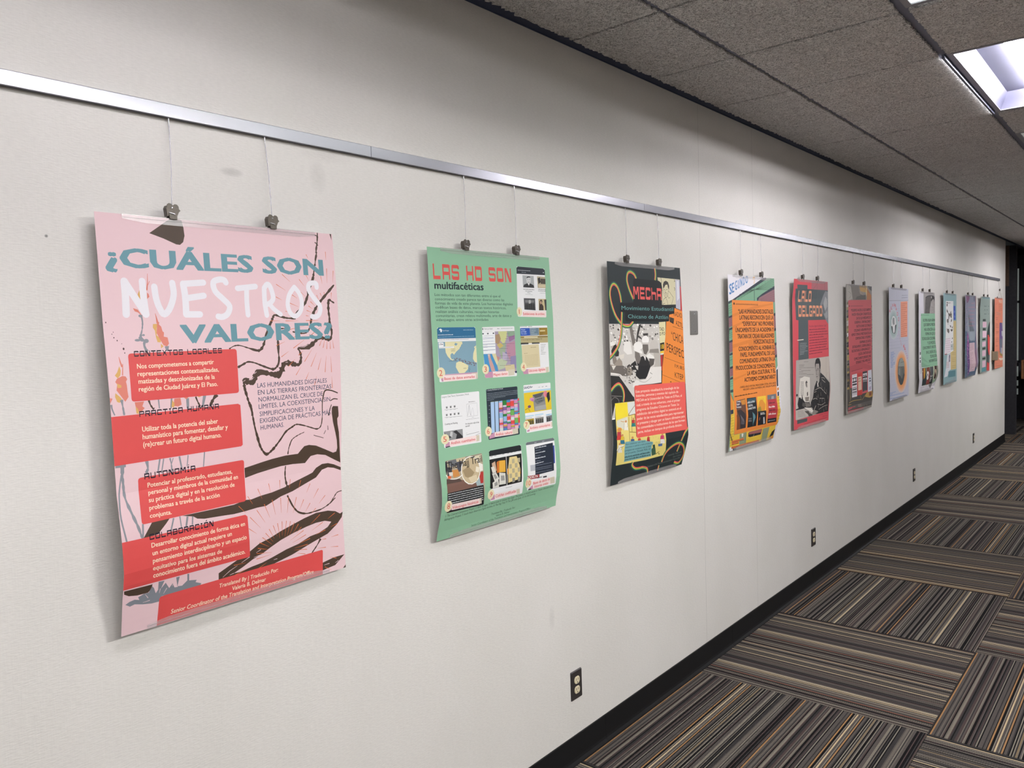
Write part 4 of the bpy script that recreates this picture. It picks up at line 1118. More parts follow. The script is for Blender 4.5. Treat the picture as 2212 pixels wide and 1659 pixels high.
P(4689343,[2283,3369,2841,3377,2975,3967,2337,3971])
P(12687764,[2482,3383,2607,3381,2637,3526,2757,3759,2832,3959,2646,3962,2549,3684])
P(13748157,[2500,3397,2573,3393,2550,3522])
P(13551776,[2695,3378,2890,3373,2994,3672,2924,3767,2782,3532])
P(15067113,[2269,2663,2889,2654,2896,3357,2284,3356])
E(3687245,2309,2702,42,22)
E(3687245,2542,2700,43,22)
E(3687245,2818,2695,43,23)
GK(8752034,2318,2779,2833,2764,13,3)
GK(6910114,2300,2843,2828,2829,16,0)
GK(6910114,2297,2881,2826,2868,16,1)
GK(6910114,2291,2971,2820,2959,16,2)
GK(9738914,2302,3087,2498,3083,16,1168)
GK(9738914,2297,3157,2493,3154,16,1190)
GK(9738914,2290,3270,2485,3267,16,1225)
S(8949674,[16, 16],[2267,3047,2892,3046],0,0)
S(8949674,[16, 16],[2261,3134,2886,3134],0,0)
S(8949674,[16, 16],[2254,3243,2879,3245],0,0)
P(12553126,[2295,3962,2704,3972,2701,4171,2315,4157])
P(13419441,[3494,3949,3813,3946,3811,4148,3491,4155])
P(1845833,[3851,4015,3945,4013,3946,4081,3852,4082])
E(14603441,2358,3872,166,167)
T(13718860,'3',2283,3955,2416,3956,171,2,0)
P(15324370,rq([2704,3975,3491,3989,3490,4169,2701,4167],30))
T(13518157,'Mapeo denso',2733,4120,3443,4113,89,14,0)
P(14803427,rq([4202,2473,5737,2462,5783,4156,4318,4150],50))
GK(4737101,4227,2500,4588,2498,20,1)
GK(2697518,4653,2505,4886,2501,24,2)
P(2642859,[4214,2541,4737,2541,4748,2806,4213,2812])
T(13096169,'Vincent',4251,2623,4485,2619,48,12,0)
T(13096169,'van Gogh',4247,2690,4545,2689,48,12,0)
T(13096169,'The Letters',4253,2762,4562,2761,48,4,0)
P(6913934,[4748,2541,5242,2540,5244,2805,4748,2809])
P(9795632,[5253,2540,5733,2539,5741,2808,5249,2812])
GK(12306126,4788,2590,5079,2590,21,1000)
GK(12306126,4785,2651,5075,2653,21,1018)
GK(12306126,4781,2710,4984,2710,21,1035)
GK(12306126,4778,2768,5157,2772,21,1052)
P(14141334,[5304,2632,5603,2629,5606,2672,5302,2674])
GK(5653783,5295,2590,5379,2591,17,1)
GK(5653783,5299,2722,5513,2719,21,2)
GK(3680779,5307,2775,5476,2771,21,3)
P(11444857,[4213,2819,5746,2829,5750,3077,4218,3076])
P(9074759,[4212,2832,5746,2836,5742,2893,4214,2886])
P(14011304,[4407,2843,5169,2852,5166,2894,4405,2884])
T(4669746,'To Theo van Gogh. Paris, Tuesday, 15 September 1875',4240,2972,5409,2963,45,2,0)
P(3684406,[4214,3049,4636,3054,4639,3109,4216,3110])
P(3684406,[4826,3055,5257,3064,5260,3106,4829,3107])
P(13681824,[4257,3135,5209,3122,5258,3934,4266,3942])
GK(9073999,4750,3236,5064,3232,21,1)
GK(9073999,4372,3435,4576,3429,17,2)
GK(10127198,4411,3502,5160,3493,10,1268)
GK(10127198,4408,3546,5158,3538,10,1281)
GK(10127198,4405,3590,5155,3584,10,1294)
GK(10127198,4403,3635,5152,3629,10,1307)
GK(10127198,4400,3679,5150,3674,10,1320)
GK(10127198,4397,3723,5147,3719,10,1333)
GK(10127198,4395,3768,5145,3765,10,1346)
GK(10127198,4392,3812,5142,3810,10,1359)
GK(10127198,4389,3856,5140,3855,10,1372)
GK(5658204,5331,3157,5614,3158,18,1160)
GK(5658204,5327,3212,5576,3213,18,1176)
GK(5658204,5324,3268,5539,3268,18,1192)
GK(5658204,5321,3324,5502,3323,18,1208)
GK(5658204,5318,3380,5465,3378,18,1224)
GK(5658204,5315,3436,5598,3439,18,1240)
GK(5658204,5312,3492,5561,3494,18,1256)
P(12553126,[4231,3995,4582,3979,4598,4152,4318,4150])
P(13287853,[5558,3967,5742,3959,5743,4154,5558,4165])
E(14603441,4322,3897,160,163)
T(13718860,'4',4250,3979,4378,3979,167,2,0)
P(15324370,rq([4565,3975,5569,3968,5575,4166,4571,4158],30))
T(13518157,'Ediciones digitales',4602,4094,5540,4079,94,14,0)
P(14803427,rq([250,4563,1992,4570,1969,6241,265,6222],50))
T(5004120,'Category | Data Theory | Enumerations | Words',265,4657,1501,4654,55,3,0)
E(6710888,474,4975,40,25)
S(3684409,[10, 10],[431,4945,518,4940],0,0)
GK(8750475,426,5061,508,5062,13,272)
E(6710888,648,4974,41,26)
S(3684409,[10, 10],[604,4944,692,4939],0,0)
GK(8750475,600,5061,682,5062,13,273)
E(6710888,823,4974,41,26)
S(3684409,[10, 10],[779,4944,868,4938],0,0)
GK(8750475,775,5061,858,5062,13,274)
S(8750475,[8, 8],[370,5036,962,5045],0,0)
E(6710888,455,5209,40,25)
S(3684409,[10, 10],[412,5179,499,5175],0,0)
GK(8750475,408,5295,489,5297,13,345)
E(6710888,629,5210,41,26)
S(3684409,[10, 10],[585,5180,673,5175],0,0)
GK(8750475,580,5296,663,5298,13,346)
E(6710888,804,5211,41,26)
S(3684409,[10, 10],[760,5180,849,5176],0,0)
GK(8750475,755,5298,839,5299,13,347)
E(6710888,981,5212,41,26)
S(3684409,[10, 10],[937,5181,1027,5176],0,0)
GK(8750475,932,5299,1016,5301,13,348)
S(8750475,[8, 8],[351,5270,1144,5303],0,0)
S(9737370,[7, 7, 7],[1368,4943,1369,5349,1867,5351],0,0)
S(9737370,[7, 7, 7],[1368,4943,1856,4941,1867,5351],0,0)
S(7697787,[10, 10, 10, 10],[1381,5324,1443,5156,1486,4980,1514,5230,1545,5333],1,0)
S(10790058,[8, 8, 8],[1540,5333,1638,5080,1691,5334],1,0)
GK(5395030,1468,4895,1775,4894,23,1)
GK(8750475,1304,5442,1929,5446,13,2)
GK(7500407,1583,5397,1681,5400,13,3)
T(2697516,'Counting and Reading',345,5508,914,5517,52,10,0)
T(2697516,'Are characters really all that',1263,5594,1911,5603,53,10,0)
T(2697516,'special?',1262,5667,1464,5669,53,10,0)
P(9079693,[279,5708,1125,5715,1124,6013,326,6020])
P(3750204,[313,5734,436,5904,579,5824,676,5884,358,6018])
P(2829102,[686,5754,842,5723,1107,5935,1115,6002,796,5997,854,5856])
P(12500671,[587,5727,676,5769,640,5929,530,5867])
GK(9737370,1260,5870,1336,5869,13,1)
S(6710892,[10, 10],[1275,5922,1892,5892],0,0)
S(8750475,[10, 10, 10],[1654,6017,1806,5967,1947,5950],1,0)
P(12553126,[355,6056,514,6057,510,6212,302,6211])
P(2304563,[322,6188,550,6178,556,6212,341,6223])
P(13287853,[1740,5993,1889,5994,1875,6185,1736,6195])
E(14603441,323,5949,183,160)
T(13718860,'5',240,6022,386,6034,163,2,0)
P(15324370,rq([509,6010,1745,5994,1736,6188,511,6206],30))
T(13518157,'Análisis cuantitativo',562,6147,1686,6148,88,14,0)
P(2502972,rq([2330,4537,3938,4547,3932,6215,2320,6216],50))
T(13488856,'1. Country Distribution by Decade',2367,4595,3179,4589,45,8,0)
GK(10397873,2370,4698,3956,4692,17,0)
GK(10397873,2366,4752,3953,4749,17,1)
GK(10397873,2362,4807,3949,4806,17,2)
GK(10397873,2358,4861,3290,4847,17,3)
GK(10397873,2354,4916,2704,4911,17,9)
P(10731230,[2524,4975,2699,4976,2655,6011,2489,6012])
S(9081942,[10, 10],[2524,4971,2700,4973],0,0)
P(10731230,[2731,4975,2909,4976,2864,6011,2696,6012])
S(9081942,[10, 10],[2731,4972,2909,4973],0,0)
P(9088980,[2940,4976,3120,4977,3119,5033,2939,5031])
P(14397369,[2939,5031,3119,5033,3113,5207,2933,5205])
P(11164717,[2933,5205,3113,5207,3111,5263,2931,5261])
P(8739734,[2931,5261,3111,5263,3109,5347,2929,5344])
P(13673665,[2929,5344,3109,5347,3107,5379,2928,5375])
P(9088980,[2928,5375,3107,5379,3102,5553,2922,5549])
P(13094610,[2922,5549,3102,5553,3100,5609,2920,5605])
P(14397369,[2920,5605,3100,5609,3097,5693,2917,5688])
P(12747693,[2917,5688,3097,5693,3096,5725,2916,5720])
P(13518657,[2916,5720,3096,5725,3094,5781,2914,5775])
P(12747693,[2914,5775,3094,5781,3093,5812,2913,5807])
P(14397369,[2913,5807,3093,5812,3091,5896,2911,5890])
P(13094610,[2911,5890,3091,5896,3086,6015,2907,6008])
P(2979896,[3142,4975,3324,4976,3323,5001,3141,4999])
P(2979896,[3141,4999,3323,5001,3321,5085,3139,5083])
P(2979896,[3139,5083,3321,5085,3319,5141,3137,5139])
P(13094610,[3137,5139,3319,5141,3317,5198,3135,5195])
P(8739734,[3135,5195,3317,5198,3313,5317,3131,5314])
P(13673665,[3131,5314,3313,5317,3309,5437,3127,5433])
P(2979896,[3127,5433,3309,5437,3307,5521,3125,5517])
P(9088980,[3125,5517,3307,5521,3301,5697,3119,5692])
P(2979896,[3119,5692,3301,5697,3300,5722,3118,5717])
P(4686257,[3118,5717,3300,5722,3299,5746,3117,5741])
P(8739734,[3117,5741,3299,5746,3298,5778,3116,5773])
P(14397369,[3116,5773,3298,5778,3298,5802,3115,5797])
P(13737276,[3115,5797,3298,5802,3296,5859,3114,5853])
P(8739734,[3114,5853,3296,5859,3294,5915,3112,5909])
P(4686257,[3112,5909,3294,5915,3290,6017,3108,6010])
P(4686257,[3335,4974,3519,4975,3517,5060,3333,5058])
P(13518657,[3333,5058,3517,5060,3513,5180,3329,5177])
P(2979896,[3329,5177,3513,5180,3511,5236,3327,5234])
P(12747693,[3327,5234,3511,5236,3507,5356,3323,5353])
P(13094610,[3323,5353,3507,5356,3505,5413,3321,5410])
P(7055445,[3321,5410,3505,5413,3504,5456,3320,5452])
P(12747693,[3320,5452,3504,5456,3501,5540,3317,5536])
P(13518657,[3317,5536,3501,5540,3498,5661,3313,5656])
P(14397369,[3313,5656,3498,5661,3496,5703,3312,5698])
P(9088980,[3312,5698,3496,5703,3495,5735,3311,5730])
P(2979896,[3311,5730,3495,5735,3494,5777,3310,5772])
P(8739734,[3310,5772,3494,5777,3493,5802,3309,5797])
P(12747693,[3309,5797,3493,5802,3487,5979,3303,5973])
P(12747693,[3530,4972,3716,4973,3715,5030,3529,5029])
P(13518657,[3529,5029,3715,5030,3709,5208,3523,5205])
P(12747693,[3523,5205,3709,5208,3708,5265,3521,5262])
P(13094610,[3521,5262,3708,5265,3707,5290,3521,5287])
P(4686257,[3521,5287,3707,5290,3706,5315,3520,5312])
P(2979896,[3520,5312,3706,5315,3705,5347,3519,5343])
P(7055445,[3519,5343,3705,5347,3703,5403,3517,5400])
P(7055445,[3517,5400,3703,5403,3699,5524,3513,5520])
P(12747693,[3513,5520,3699,5524,3698,5581,3511,5577])
P(13094610,[3511,5577,3698,5581,3695,5667,3509,5662])
P(14397369,[3509,5662,3695,5667,3694,5699,3508,5694])
P(13518657,[3508,5694,3694,5699,3690,5820,3504,5814])
P(12747693,[3504,5814,3690,5820,3689,5862,3503,5856])
P(13737276,[3503,5856,3689,5862,3687,5905,3501,5899])
P(7055445,[3501,5899,3687,5905,3687,5930,3501,5924])
P(12747693,[3501,5924,3687,5930,3684,6012,3498,6005])
P(4686257,[3728,4971,3916,4972,3916,5004,3727,5003])
P(12747693,[3727,5003,3916,5004,3912,5125,3723,5124])
P(2979896,[3723,5124,3912,5125,3911,5151,3723,5148])
P(14397369,[3723,5148,3911,5151,3909,5208,3721,5205])
P(13673665,[3721,5205,3909,5208,3907,5265,3719,5262])
P(9088980,[3719,5262,3907,5265,3904,5387,3715,5383])
P(11164717,[3715,5383,3904,5387,3903,5419,3714,5415])
P(4686257,[3714,5415,3903,5419,3900,5505,3712,5501])
P(14397369,[3712,5501,3900,5505,3896,5626,3708,5622])
P(7055445,[3708,5622,3896,5626,3895,5658,3707,5654])
P(7055445,[3707,5654,3895,5658,3891,5780,3703,5775])
P(7055445,[3703,5775,3891,5780,3891,5805,3702,5799])
P(4686257,[3702,5799,3891,5805,3889,5862,3700,5856])
P(13518657,[3700,5856,3889,5862,3888,5887,3700,5881])
P(14397369,[3700,5881,3888,5887,3884,6009,3696,6002])
P(13518657,[3916,4968,4006,4961,4004,5047,3914,5054])
P(4686257,[3914,5054,4004,5047,4003,5072,3913,5079])
P(7055445,[3913,5079,4003,5072,4002,5105,3912,5111])
P(8739734,[3912,5111,4002,5105,3997,5284,3907,5290])
P(8739734,[3907,5290,3997,5284,3993,5406,3903,5412])
P(2979896,[3903,5412,3993,5406,3992,5431,3902,5437])
P(4686257,[3902,5437,3992,5431,3991,5463,3901,5469])
P(13518657,[3901,5469,3991,5463,3990,5520,3900,5526])
P(14397369,[3900,5526,3990,5520,3989,5546,3899,5551])
P(13737276,[3899,5551,3989,5546,3986,5632,3896,5637])
P(13518657,[3896,5637,3986,5632,3981,5811,3891,5816])
P(12747693,[3891,5816,3981,5811,3979,5868,3889,5873])
P(12747693,[3889,5873,3979,5868,3978,5893,3888,5898])
P(8739734,[3888,5898,3978,5893,3977,5926,3887,5930])
P(4686257,[3887,5930,3977,5926,3975,5994,3885,5998])
GK(12173768,2432,5094,2483,5095,17,255)
GK(12173768,2421,5224,2472,5225,17,293)
GK(12173768,2411,5353,2462,5355,17,331)
GK(12173768,2400,5483,2451,5484,17,369)
GK(12173768,2389,5612,2440,5614,17,407)
GK(12173768,2378,5742,2429,5744,17,445)
P(12553126,[2381,6069,2657,5990,2639,6168,2358,6186])
P(13287853,[3565,5988,3853,5984,3854,6170,3565,6180])
E(14603441,2342,5934,162,163)
T(13718860,'6',2267,6011,2396,6019,167,2,0)
P(15324370,rq([2641,5995,3564,5995,3566,6176,2634,6157],30))
T(13518157,'Análisis cultural',2679,6125,3537,6137,94,14,0)
P(14803427,rq([4264,4534,5811,4538,5811,6208,4305,6215],50))
T(1912152,'SAADA',4284,4672,4709,4663,87,16,0)
S(1912152,[26, 15],[4710,4641,4771,4609],0,0)
GK(5658204,5108,4669,5203,4669,22,1180)
GK(5658204,5299,4669,5395,4668,22,1212)
GK(5658204,5516,4668,5614,4667,22,1248)
P(10733534,[4268,4740,5812,4749,5815,4810,4270,4805])
P(14203697,[4275,4809,5821,4814,5821,5521,4275,5523])
P(8882053,[4752,4908,5427,4849,5504,5491,4821,5494])
P(5395286,[4752,4915,4908,5038,5237,5009,5396,4861])
P(6975089,[4840,5143,5006,5268,5434,5174,5417,5024,4905,5075])
P(10329756,[4870,5337,5483,5310,5492,5479,4840,5485])
GK(2697516,4991,5100,5291,5081,33,1)
GK(2697516,5073,5181,5344,5167,33,2)
E(12945585,4707,5058,127,58)
E(11629986,4750,5099,81,43)
E(13729931,5495,4936,121,119)
E(12740215,5548,4978,60,59)
P(2631722,[5588,4906,5732,4860,5755,5145,5639,5267,5608,5133,5556,5035])
E(6768499,4546,5308,91,51)
S(3753774,[14, 14, 14],[4297,5405,4472,5367,4566,5485],1,0)
P(11587298,[4290,5611,4764,5614,4772,5659,4286,5662])
P(10652202,[4291,5742,4765,5739,4765,5945,4290,5945])
P(2894378,[4343,5798,4379,5780,4411,5805,4406,5929,4332,5928])
P(2894378,[4446,5802,4482,5784,4515,5809,4510,5932,4435,5932])
P(2894378,[4550,5805,4586,5787,4619,5812,4614,5936,4539,5936])
P(2894378,[4654,5809,4691,5790,4723,5816,4718,5940,4643,5939])
GK(3696276,4305,5714,4651,5713,18,1052)
P(11587298,[4829,5610,5317,5613,5325,5658,4825,5661])
P(8947071,[4829,5742,5318,5740,5318,5949,4829,5949])
P(2894378,[4883,5800,4920,5781,4954,5807,4949,5932,4872,5931])
P(2894378,[4989,5803,5027,5785,5060,5810,5055,5936,4978,5935])
P(2894378,[5096,5806,5134,5788,5167,5814,5162,5940,5085,5939])
P(2894378,[5204,5810,5241,5791,5275,5817,5270,5944,5192,5943])
GK(3696276,4844,5714,5200,5713,18,1145)
P(11587298,[5464,5667,5807,5671,5809,5724,5459,5719])
P(7500663,[5469,5743,5815,5724,5815,5936,5469,5953])
P(2894378,[5525,5801,5564,5782,5598,5808,5593,5936,5514,5935])
P(2894378,[5635,5805,5674,5786,5708,5812,5703,5940,5624,5939])
P(2894378,[5478,5789,5502,5791,5499,5828])
P(2894378,[5478,5789,5502,5791,5499,5828])
GK(3696276,5484,5714,5694,5697,19,1252)
P(12553126,[4345,6126,4475,6097,4482,6178,4338,6183])
P(13287853,[5743,5982,5818,5974,5807,6151,5743,6163])
E(14603441,4337,5932,170,158)
T(13718860,'7',4259,6007,4395,6015,162,2,0)
P(15324370,rq([4477,5980,5751,5964,5743,6163,4483,6170],30))
T(13518157,'Archivos comunitarios',4507,6115,5677,6110,95,14,0)
P(11246982,rq([263,6626,1954,6599,1964,8312,245,8270],50))
P(2631726,[265,6659,330,6629,344,6864,265,7077,246,6914])
P(7690061,[231,7297,875,7304,1865,7583,1884,7671,242,7638])
P(5390908,[248,7187,834,7264,914,7359,233,7345])
P(6908784,[375,6642,742,6629,807,6835,482,6852])
P(12693908,[742,6623,1165,6616,1129,6882,797,6899])
P(4671311,[754,6729,1013,6717,965,7022,772,7058])
P(9076595,[1164,6622,1943,6612,1930,6796,1378,6819])
P(13747885,[1595,6648,1941,6635,1914,6896,1706,6899])
P(10070701,[1513,7373,1931,7321,1901,7640,1589,7621])
P(11155506,[1709,7202,1933,7203,1896,7571,1766,7566])
P(12748103,[467,6947,787,6963,849,7169,567,7189])
P(3947071,[327,6829,527,6859,509,7115,304,7115])
P(14802390,[1457,6930,1759,6873,1943,6967,1923,7168,1714,7170])
E(15197664,1362,7076,452,457)
E(12364426,1362,7076,419,427)
P(10127208,[988,7026,1264,6935,1517,7173,1299,7339,1074,7237])
P(13681058,[1210,7291,1603,7253,1624,7458,1329,7477])
P(14735557,[1619,6987,1791,7046,1709,7202,1570,7148])
S(15197664,[28, 28, 28, 28, 28],[246,7058,341,7170,515,7226,745,7234,968,7154],1,0)
P(13721657,[307,7100,442,7105,450,7203,316,7188])
P(13749445,[368,6997,549,7008,532,7119,387,7112])
P(1908514,[233,7633,1901,7640,1968,8306,1884,8314,280,8264,238,8228])
T(1380622,'The Hajj Trail',327,6913,1925,6887,233,10,0)
GK(13093580,258,7683,1876,7721,30,20)
GK(13093580,267,7756,1872,7789,30,21)
GK(13093580,277,7829,1869,7856,30,22)
GK(13093580,288,7903,1874,7926,31,23)
GK(13093580,315,7982,1886,7998,32,24)
GK(13093580,342,8061,1899,8071,32,25)
GK(13093580,369,8140,1912,8143,32,26)
P(12553126,[392,8060,432,8024,471,8200,379,8203])
P(13287853,[1711,8054,1817,8059,1860,8250,1761,8252])
E(14603441,290,8051,164,179)
T(13718860,'8',237,8131,367,8150,184,2,0)
P(15324370,rq([407,8013,1727,8057,1777,8258,463,8209],30))
T(13518157,'Videojuegos históricos',477,8181,1688,8203,99,14,0)
P(14803427,rq([2298,6581,3950,6584,3951,8282,2279,8265],50))
P(1909030,[2296,6608,2360,6578,3883,6583,3946,6620,3941,6784,2293,6758])
GK(5659746,2354,6787,2457,6788,20,716)
GK(5659746,2539,6787,2642,6788,20,752)
GK(5659746,2946,6788,3052,6788,21,830)
GK(5659746,3185,6788,3293,6788,21,875)
GK(5659746,3384,6788,3493,6788,21,912)
GK(5659746,3564,6788,3674,6788,21,945)
GK(5659746,3784,6788,3895,6789,21,985)
P(1710619,[2286,6867,3932,6880,3863,7860,2280,7841,2216,7796])
P(12755850,[2382,7004,2555,6953,2587,7269,2398,7326])
P(12741418,[2626,6998,2735,6961,2706,7356,2591,7356])
P(14197820,[2750,6967,3063,6990,3031,7385,2707,7349])
P(13683649,[2323,7125,2478,7114,2553,7332,2373,7322])
P(13750216,[2345,7335,2552,7339,2687,7562,2471,7666])
P(13750216,[2706,7356,3016,7421,3022,7792,2673,7769])
P(13750216,[2343,7645,2635,7553,2669,7838,2357,7837])
P(9802896,[2400,7385,2515,7382,2606,7514,2488,7558])
P(9802896,[2772,7471,2956,7493,2961,7659,2776,7646])
P(9802896,[2429,7676,2577,7631,2601,7757,2453,7788])
P(14008970,[3288,6924,3668,6934,3789,7272,3792,7733,3141,7777,3153,7355])
P(14326343,[3128,7298,3194,7290,3183,7472,3117,7483])
P(14326343,[3775,7385,3820,7385,3804,7562,3771,7564])
P(11313797,[3411,7004,3541,7008,3526,7155,3395,7151])
P(11313797,[3706,7010,3839,7014,3824,7163,3691,7158])
P(11313797,[3248,7161,3377,7166,3365,7313,3235,7307])
P(11313797,[3541,7168,3673,7173,3660,7321,3528,7316])
P(11313797,[3379,7325,3510,7331,3499,7479,3368,7472])
P(11313797,[3675,7334,3808,7340,3798,7489,3665,7483])
P(11313797,[3220,7481,3350,7488,3346,7636,3216,7629])
P(11313797,[3515,7492,3647,7498,3642,7648,3510,7641])
P(9078653,[3361,7649,3492,7656,3488,7805,3357,7798])
P(9078653,[3658,7661,3791,7668,3786,7818,3653,7811])
S(15198183,[21, 21],[3124,6876,3076,7908],0,0)
GK(6710892,3028,7943,3353,7941,19,3)
P(12553126,[2315,8094,2474,8059,2505,8236,2294,8240])
P(13287853,[3609,8081,3778,8088,3823,8266,3655,8266])
E(14603441,2276,8024,159,167)
T(13718860,'9',2225,8099,2351,8116,172,2,0)
P(15324370,rq([2462,8050,3604,8080,3654,8262,2505,8236],30))
T(13518157,'Colchas codificadas',2526,8180,3595,8185,101,14,0)
P(14803427,rq([4226,6540,5836,6562,5869,8274,4200,8233],50))
P(6711920,[4222,6575,4271,6542,5786,6560,5837,6597,5834,6664,4226,6634])
GK(13159632,4688,6612,4805,6612,22,1)
GK(13159632,5129,6619,5255,6619,22,2)
P(11580347,[4357,7356,4647,7369,4640,7582,4361,7568])
P(3689622,[5722,6839,5816,6832,5786,7484,5699,7486])
P(2304825,[4670,6749,5738,6728,5709,7745,4615,7755])
GK(13357014,4718,6814,5342,6813,40,0)
GK(13357014,4691,6994,5285,6992,40,1)
GK(13357014,4667,7181,5249,7181,40,2)
GK(13357014,4648,7362,5124,7350,40,3)
GK(9081248,4724,6895,5000,6899,18,690)
GK(9081248,4696,7082,4972,7087,18,742)
GK(9081248,4675,7267,4952,7273,18,793)
GK(9081248,4659,7419,5603,7442,18,835)
GK(9081248,4651,7517,5595,7543,18,862)
GK(9081248,4646,7575,5590,7602,18,878)
GK(9081248,4639,7674,5582,7703,18,905)
P(9840689,[4167,7710,4852,7751,4860,7883,4175,7845])
T(15196380,'ROOKLYN',4171,7816,4762,7841,87,22,0)
P(2697516,[5061,7862,5279,7867,5294,7923,5075,7918])
GK(4671309,4742,7886,5040,7889,53,6)
P(12553126,[4325,8161,4501,8079,4548,8238,4269,8234])
P(2697516,[4262,8195,4436,8199,4454,8236,4281,8236])
P(13287853,[5469,7975,5747,7973,5813,8225,5545,8219])
E(14603441,4244,7972,172,171)
T(13718860,'10',4138,8041,4370,8074,176,2,0)
P(15324370,rq([4450,7958,5471,7956,5556,8213,4548,8238],30))
T(13518157,'Bases de datos de',4518,8074,5479,8065,102,14,0)
T(13518157,'historias orales',4613,8211,5413,8204,102,14,0)
T(2767158,"1: The Colored Conventions Project, 2: Slave Voyages, 3: Native Land, 4: Vincent Van Gogh: The Letters, 5: McGill's txtLab, 6: Transit: Ukrainian Library",212,8398,5775,8364,69,2,14)
T(2767158,"Bibliography Project, 7: South Asian American Digital Archive, 8: The Hajj Trail, 9: The QR code Quilt, 10: I'm Still Surviving",202,8512,4737,8471,69,2,14)
T(2767158,'Translated By | Traducido Por:',2464,8787,3707,8785,74,2,14)
T(2767158,'Valeria B. Delmar',2723,8891,3446,8890,73,2,14)
T(2767158,'Senior Coordinator of the Translation and Interpretation Program/Office',1537,8990,4584,8991,73,2,14)
finish(r, 3)
r = poster(2.66, 1.973, [(0, 0.03), (0.21, 0.033), (0.39, 0.034), (0.64, 0.036), (0.73, 0.04), (0.79, 0.035), (0.84, 0.027), (0.912, 0.019)], [(0, 0.03), (0.24, 0.039), (0.41, 0.043), (0.52, 0.047), (0.7, 0.053), (0.765, 0.059), (0.81, 0.05), (0.865, 0.034), (0.918, 0.018)], 2567985, 'black poster with rainbow ribbons, guards photo and red text card')
P(13814442,[4001,507,6026,537,6024,1671,4150,1723])
P(12171204,[5599,541,6032,554,5994,1942,5532,1841,5565,1187])
P(14079454,[5699,599,5911,606,5912,1388,5670,1530])
P(12728890,[6006,849,6156,862,6130,2011,5950,1959])
P(3946804,[4451,808,4551,678,4738,631,4923,686,5009,860,4969,1047,4899,930,4858,796,4672,819,4545,940,4460,992])
S(3946804,17,[4461,975,4472,1143,4537,1303,4685,1374,4829,1287,4920,1065],1,0)
S(3946804,17,[4566,1208,4684,1179,4803,1203],1,0)
S(3946804,17,[4595,1258,4695,1273,4765,1244],1,0)
S(3946804,17,[4508,1041,4605,1019],1,0)
S(3946804,17,[4719,1030,4835,1020],1,0)
S(3946804,17,[4650,1038,4619,1146,4686,1152],1,0)
S(3946804,17,[4359,1062,4423,1090],1,0)
S(3946804,17,[4920,1065,5112,1197,5337,1363],1,0)
S(3946804,17,[4685,1374,4439,1479,4326,1681],1,0)
S(3946804,17,[4828,1297,4920,1404,5026,1368],1,0)
S(3946804,17,[5337,1363,5250,1535,5131,1690],1,0)
S(3946804,17,[4661,1408,4770,1541,4809,1693],1,0)
S(3946804,17,[4326,1681,4557,1645],1,0)
S(3946804,27,[5492,555,5555,621,5483,641],1,0)
S(3946804,27,[5454,916,5533,965,5481,1052],1,0)
S(3946804,27,[4299,512,4349,678,4310,746],1,0)
P(14472360,[3939,2482,4534,2460,4388,3898,3992,3933,3961,3081])
T(2236959,'TAD',3963,2865,4371,2871,154,10,0)
T(2236959,'O PO',3949,3074,4437,3057,147,10,0)
P(1907996,[3950,3414,4347,3375,4307,3743,3965,3765])
P(15253807,[3964,3775,4293,3753,4246,3859,3984,3856])
T(15253807,'18',4037,3667,4287,3659,201,20,0)
P(14210768,[3971,3855,4220,3851,4188,3924,3979,3932])
P(11546415,[3990,3949,4175,3930,4091,4620,3987,4615])
P(13354689,[-10,2520,3959,2565,3963,3414,3957,4583,3992,4408,3941,5148,3115,5160,1774,5134,1731,5252,1742,5795,274,5756,213,6424,9,6413,-6,5434,-8,4210])
P(4078136,[2250,3111,2366,3081,2432,3148,2333,3183])
P(15657960,[2371,2948,2493,2916,2562,2986,2458,3022])
P(11775658,[2393,3251,2444,3238,2473,3267,2430,3283])
P(15657960,[3300,2911,3353,2898,3382,2927,3338,2942])
P(11775658,[37,2685,97,2668,132,2704,81,2724])
P(16118768,[542,3225,591,3212,619,3241,577,3257])
P(9407110,[1577,2644,1707,2609,1781,2683,1670,2724])
P(15657960,[695,2706,820,2672,892,2745,785,2785])
P(4078136,[981,3373,1068,3351,1117,3402,1043,3429])
P(15657960,[2276,2674,2409,2638,2485,2714,2371,2755])
P(6972769,[3659,3392,3732,3374,3773,3415,3711,3436])
P(6972769,[1470,3370,1533,3353,1569,3390,1516,3410])
P(4078136,[1080,3071,1118,3060,1140,3083,1107,3095])
P(6972769,[2650,2600,2726,2579,2769,2622,2704,2645])
P(4078136,[1739,2819,1823,2797,1871,2845,1799,2871])
P(4078136,[575,2741,695,2707,765,2779,662,2817])
P(11775658,[1263,2889,1352,2865,1402,2917,1327,2944])
P(9407110,[1323,3054,1362,3044,1384,3066,1351,3079])
P(9407110,[2579,3023,2713,2988,2789,3064,2675,3105])
P(6972769,[2756,3267,2889,3233,2965,3309,2851,3349])
P(11775658,[1852,3229,1915,3212,1951,3249,1897,3268])
P(6972769,[320,3073,427,3044,488,3108,397,3142])
P(6972769,[104,3227,148,3215,173,3242,136,3256])
P(6972769,[1886,2824,1939,2809,1969,2840,1924,2857])
P(6972769,[3504,3063,3578,3044,3620,3086,3557,3108])
P(4078136,[1046,3230,1140,3205,1195,3261,1114,3291])
P(9407110,[2544,3329,2600,3315,2632,3347,2584,3364])
P(9407110,[221,2959,338,2927,406,2998,306,3035])
P(11775658,[789,3041,901,3011,965,3077,869,3112])
P(4078136,[2376,2647,2511,2610,2588,2687,2473,2729])
P(15657960,[60,2879,168,2849,231,2914,138,2949])
P(11775658,[3755,3089,3811,3075,3843,3107,3795,3123])
P(11775658,[370,2853,420,2840,448,2869,406,2885])
P(15657960,[996,2918,1124,2884,1198,2959,1089,3000])
P(4078136,[3713,2978,3805,2955,3858,3006,3779,3034])
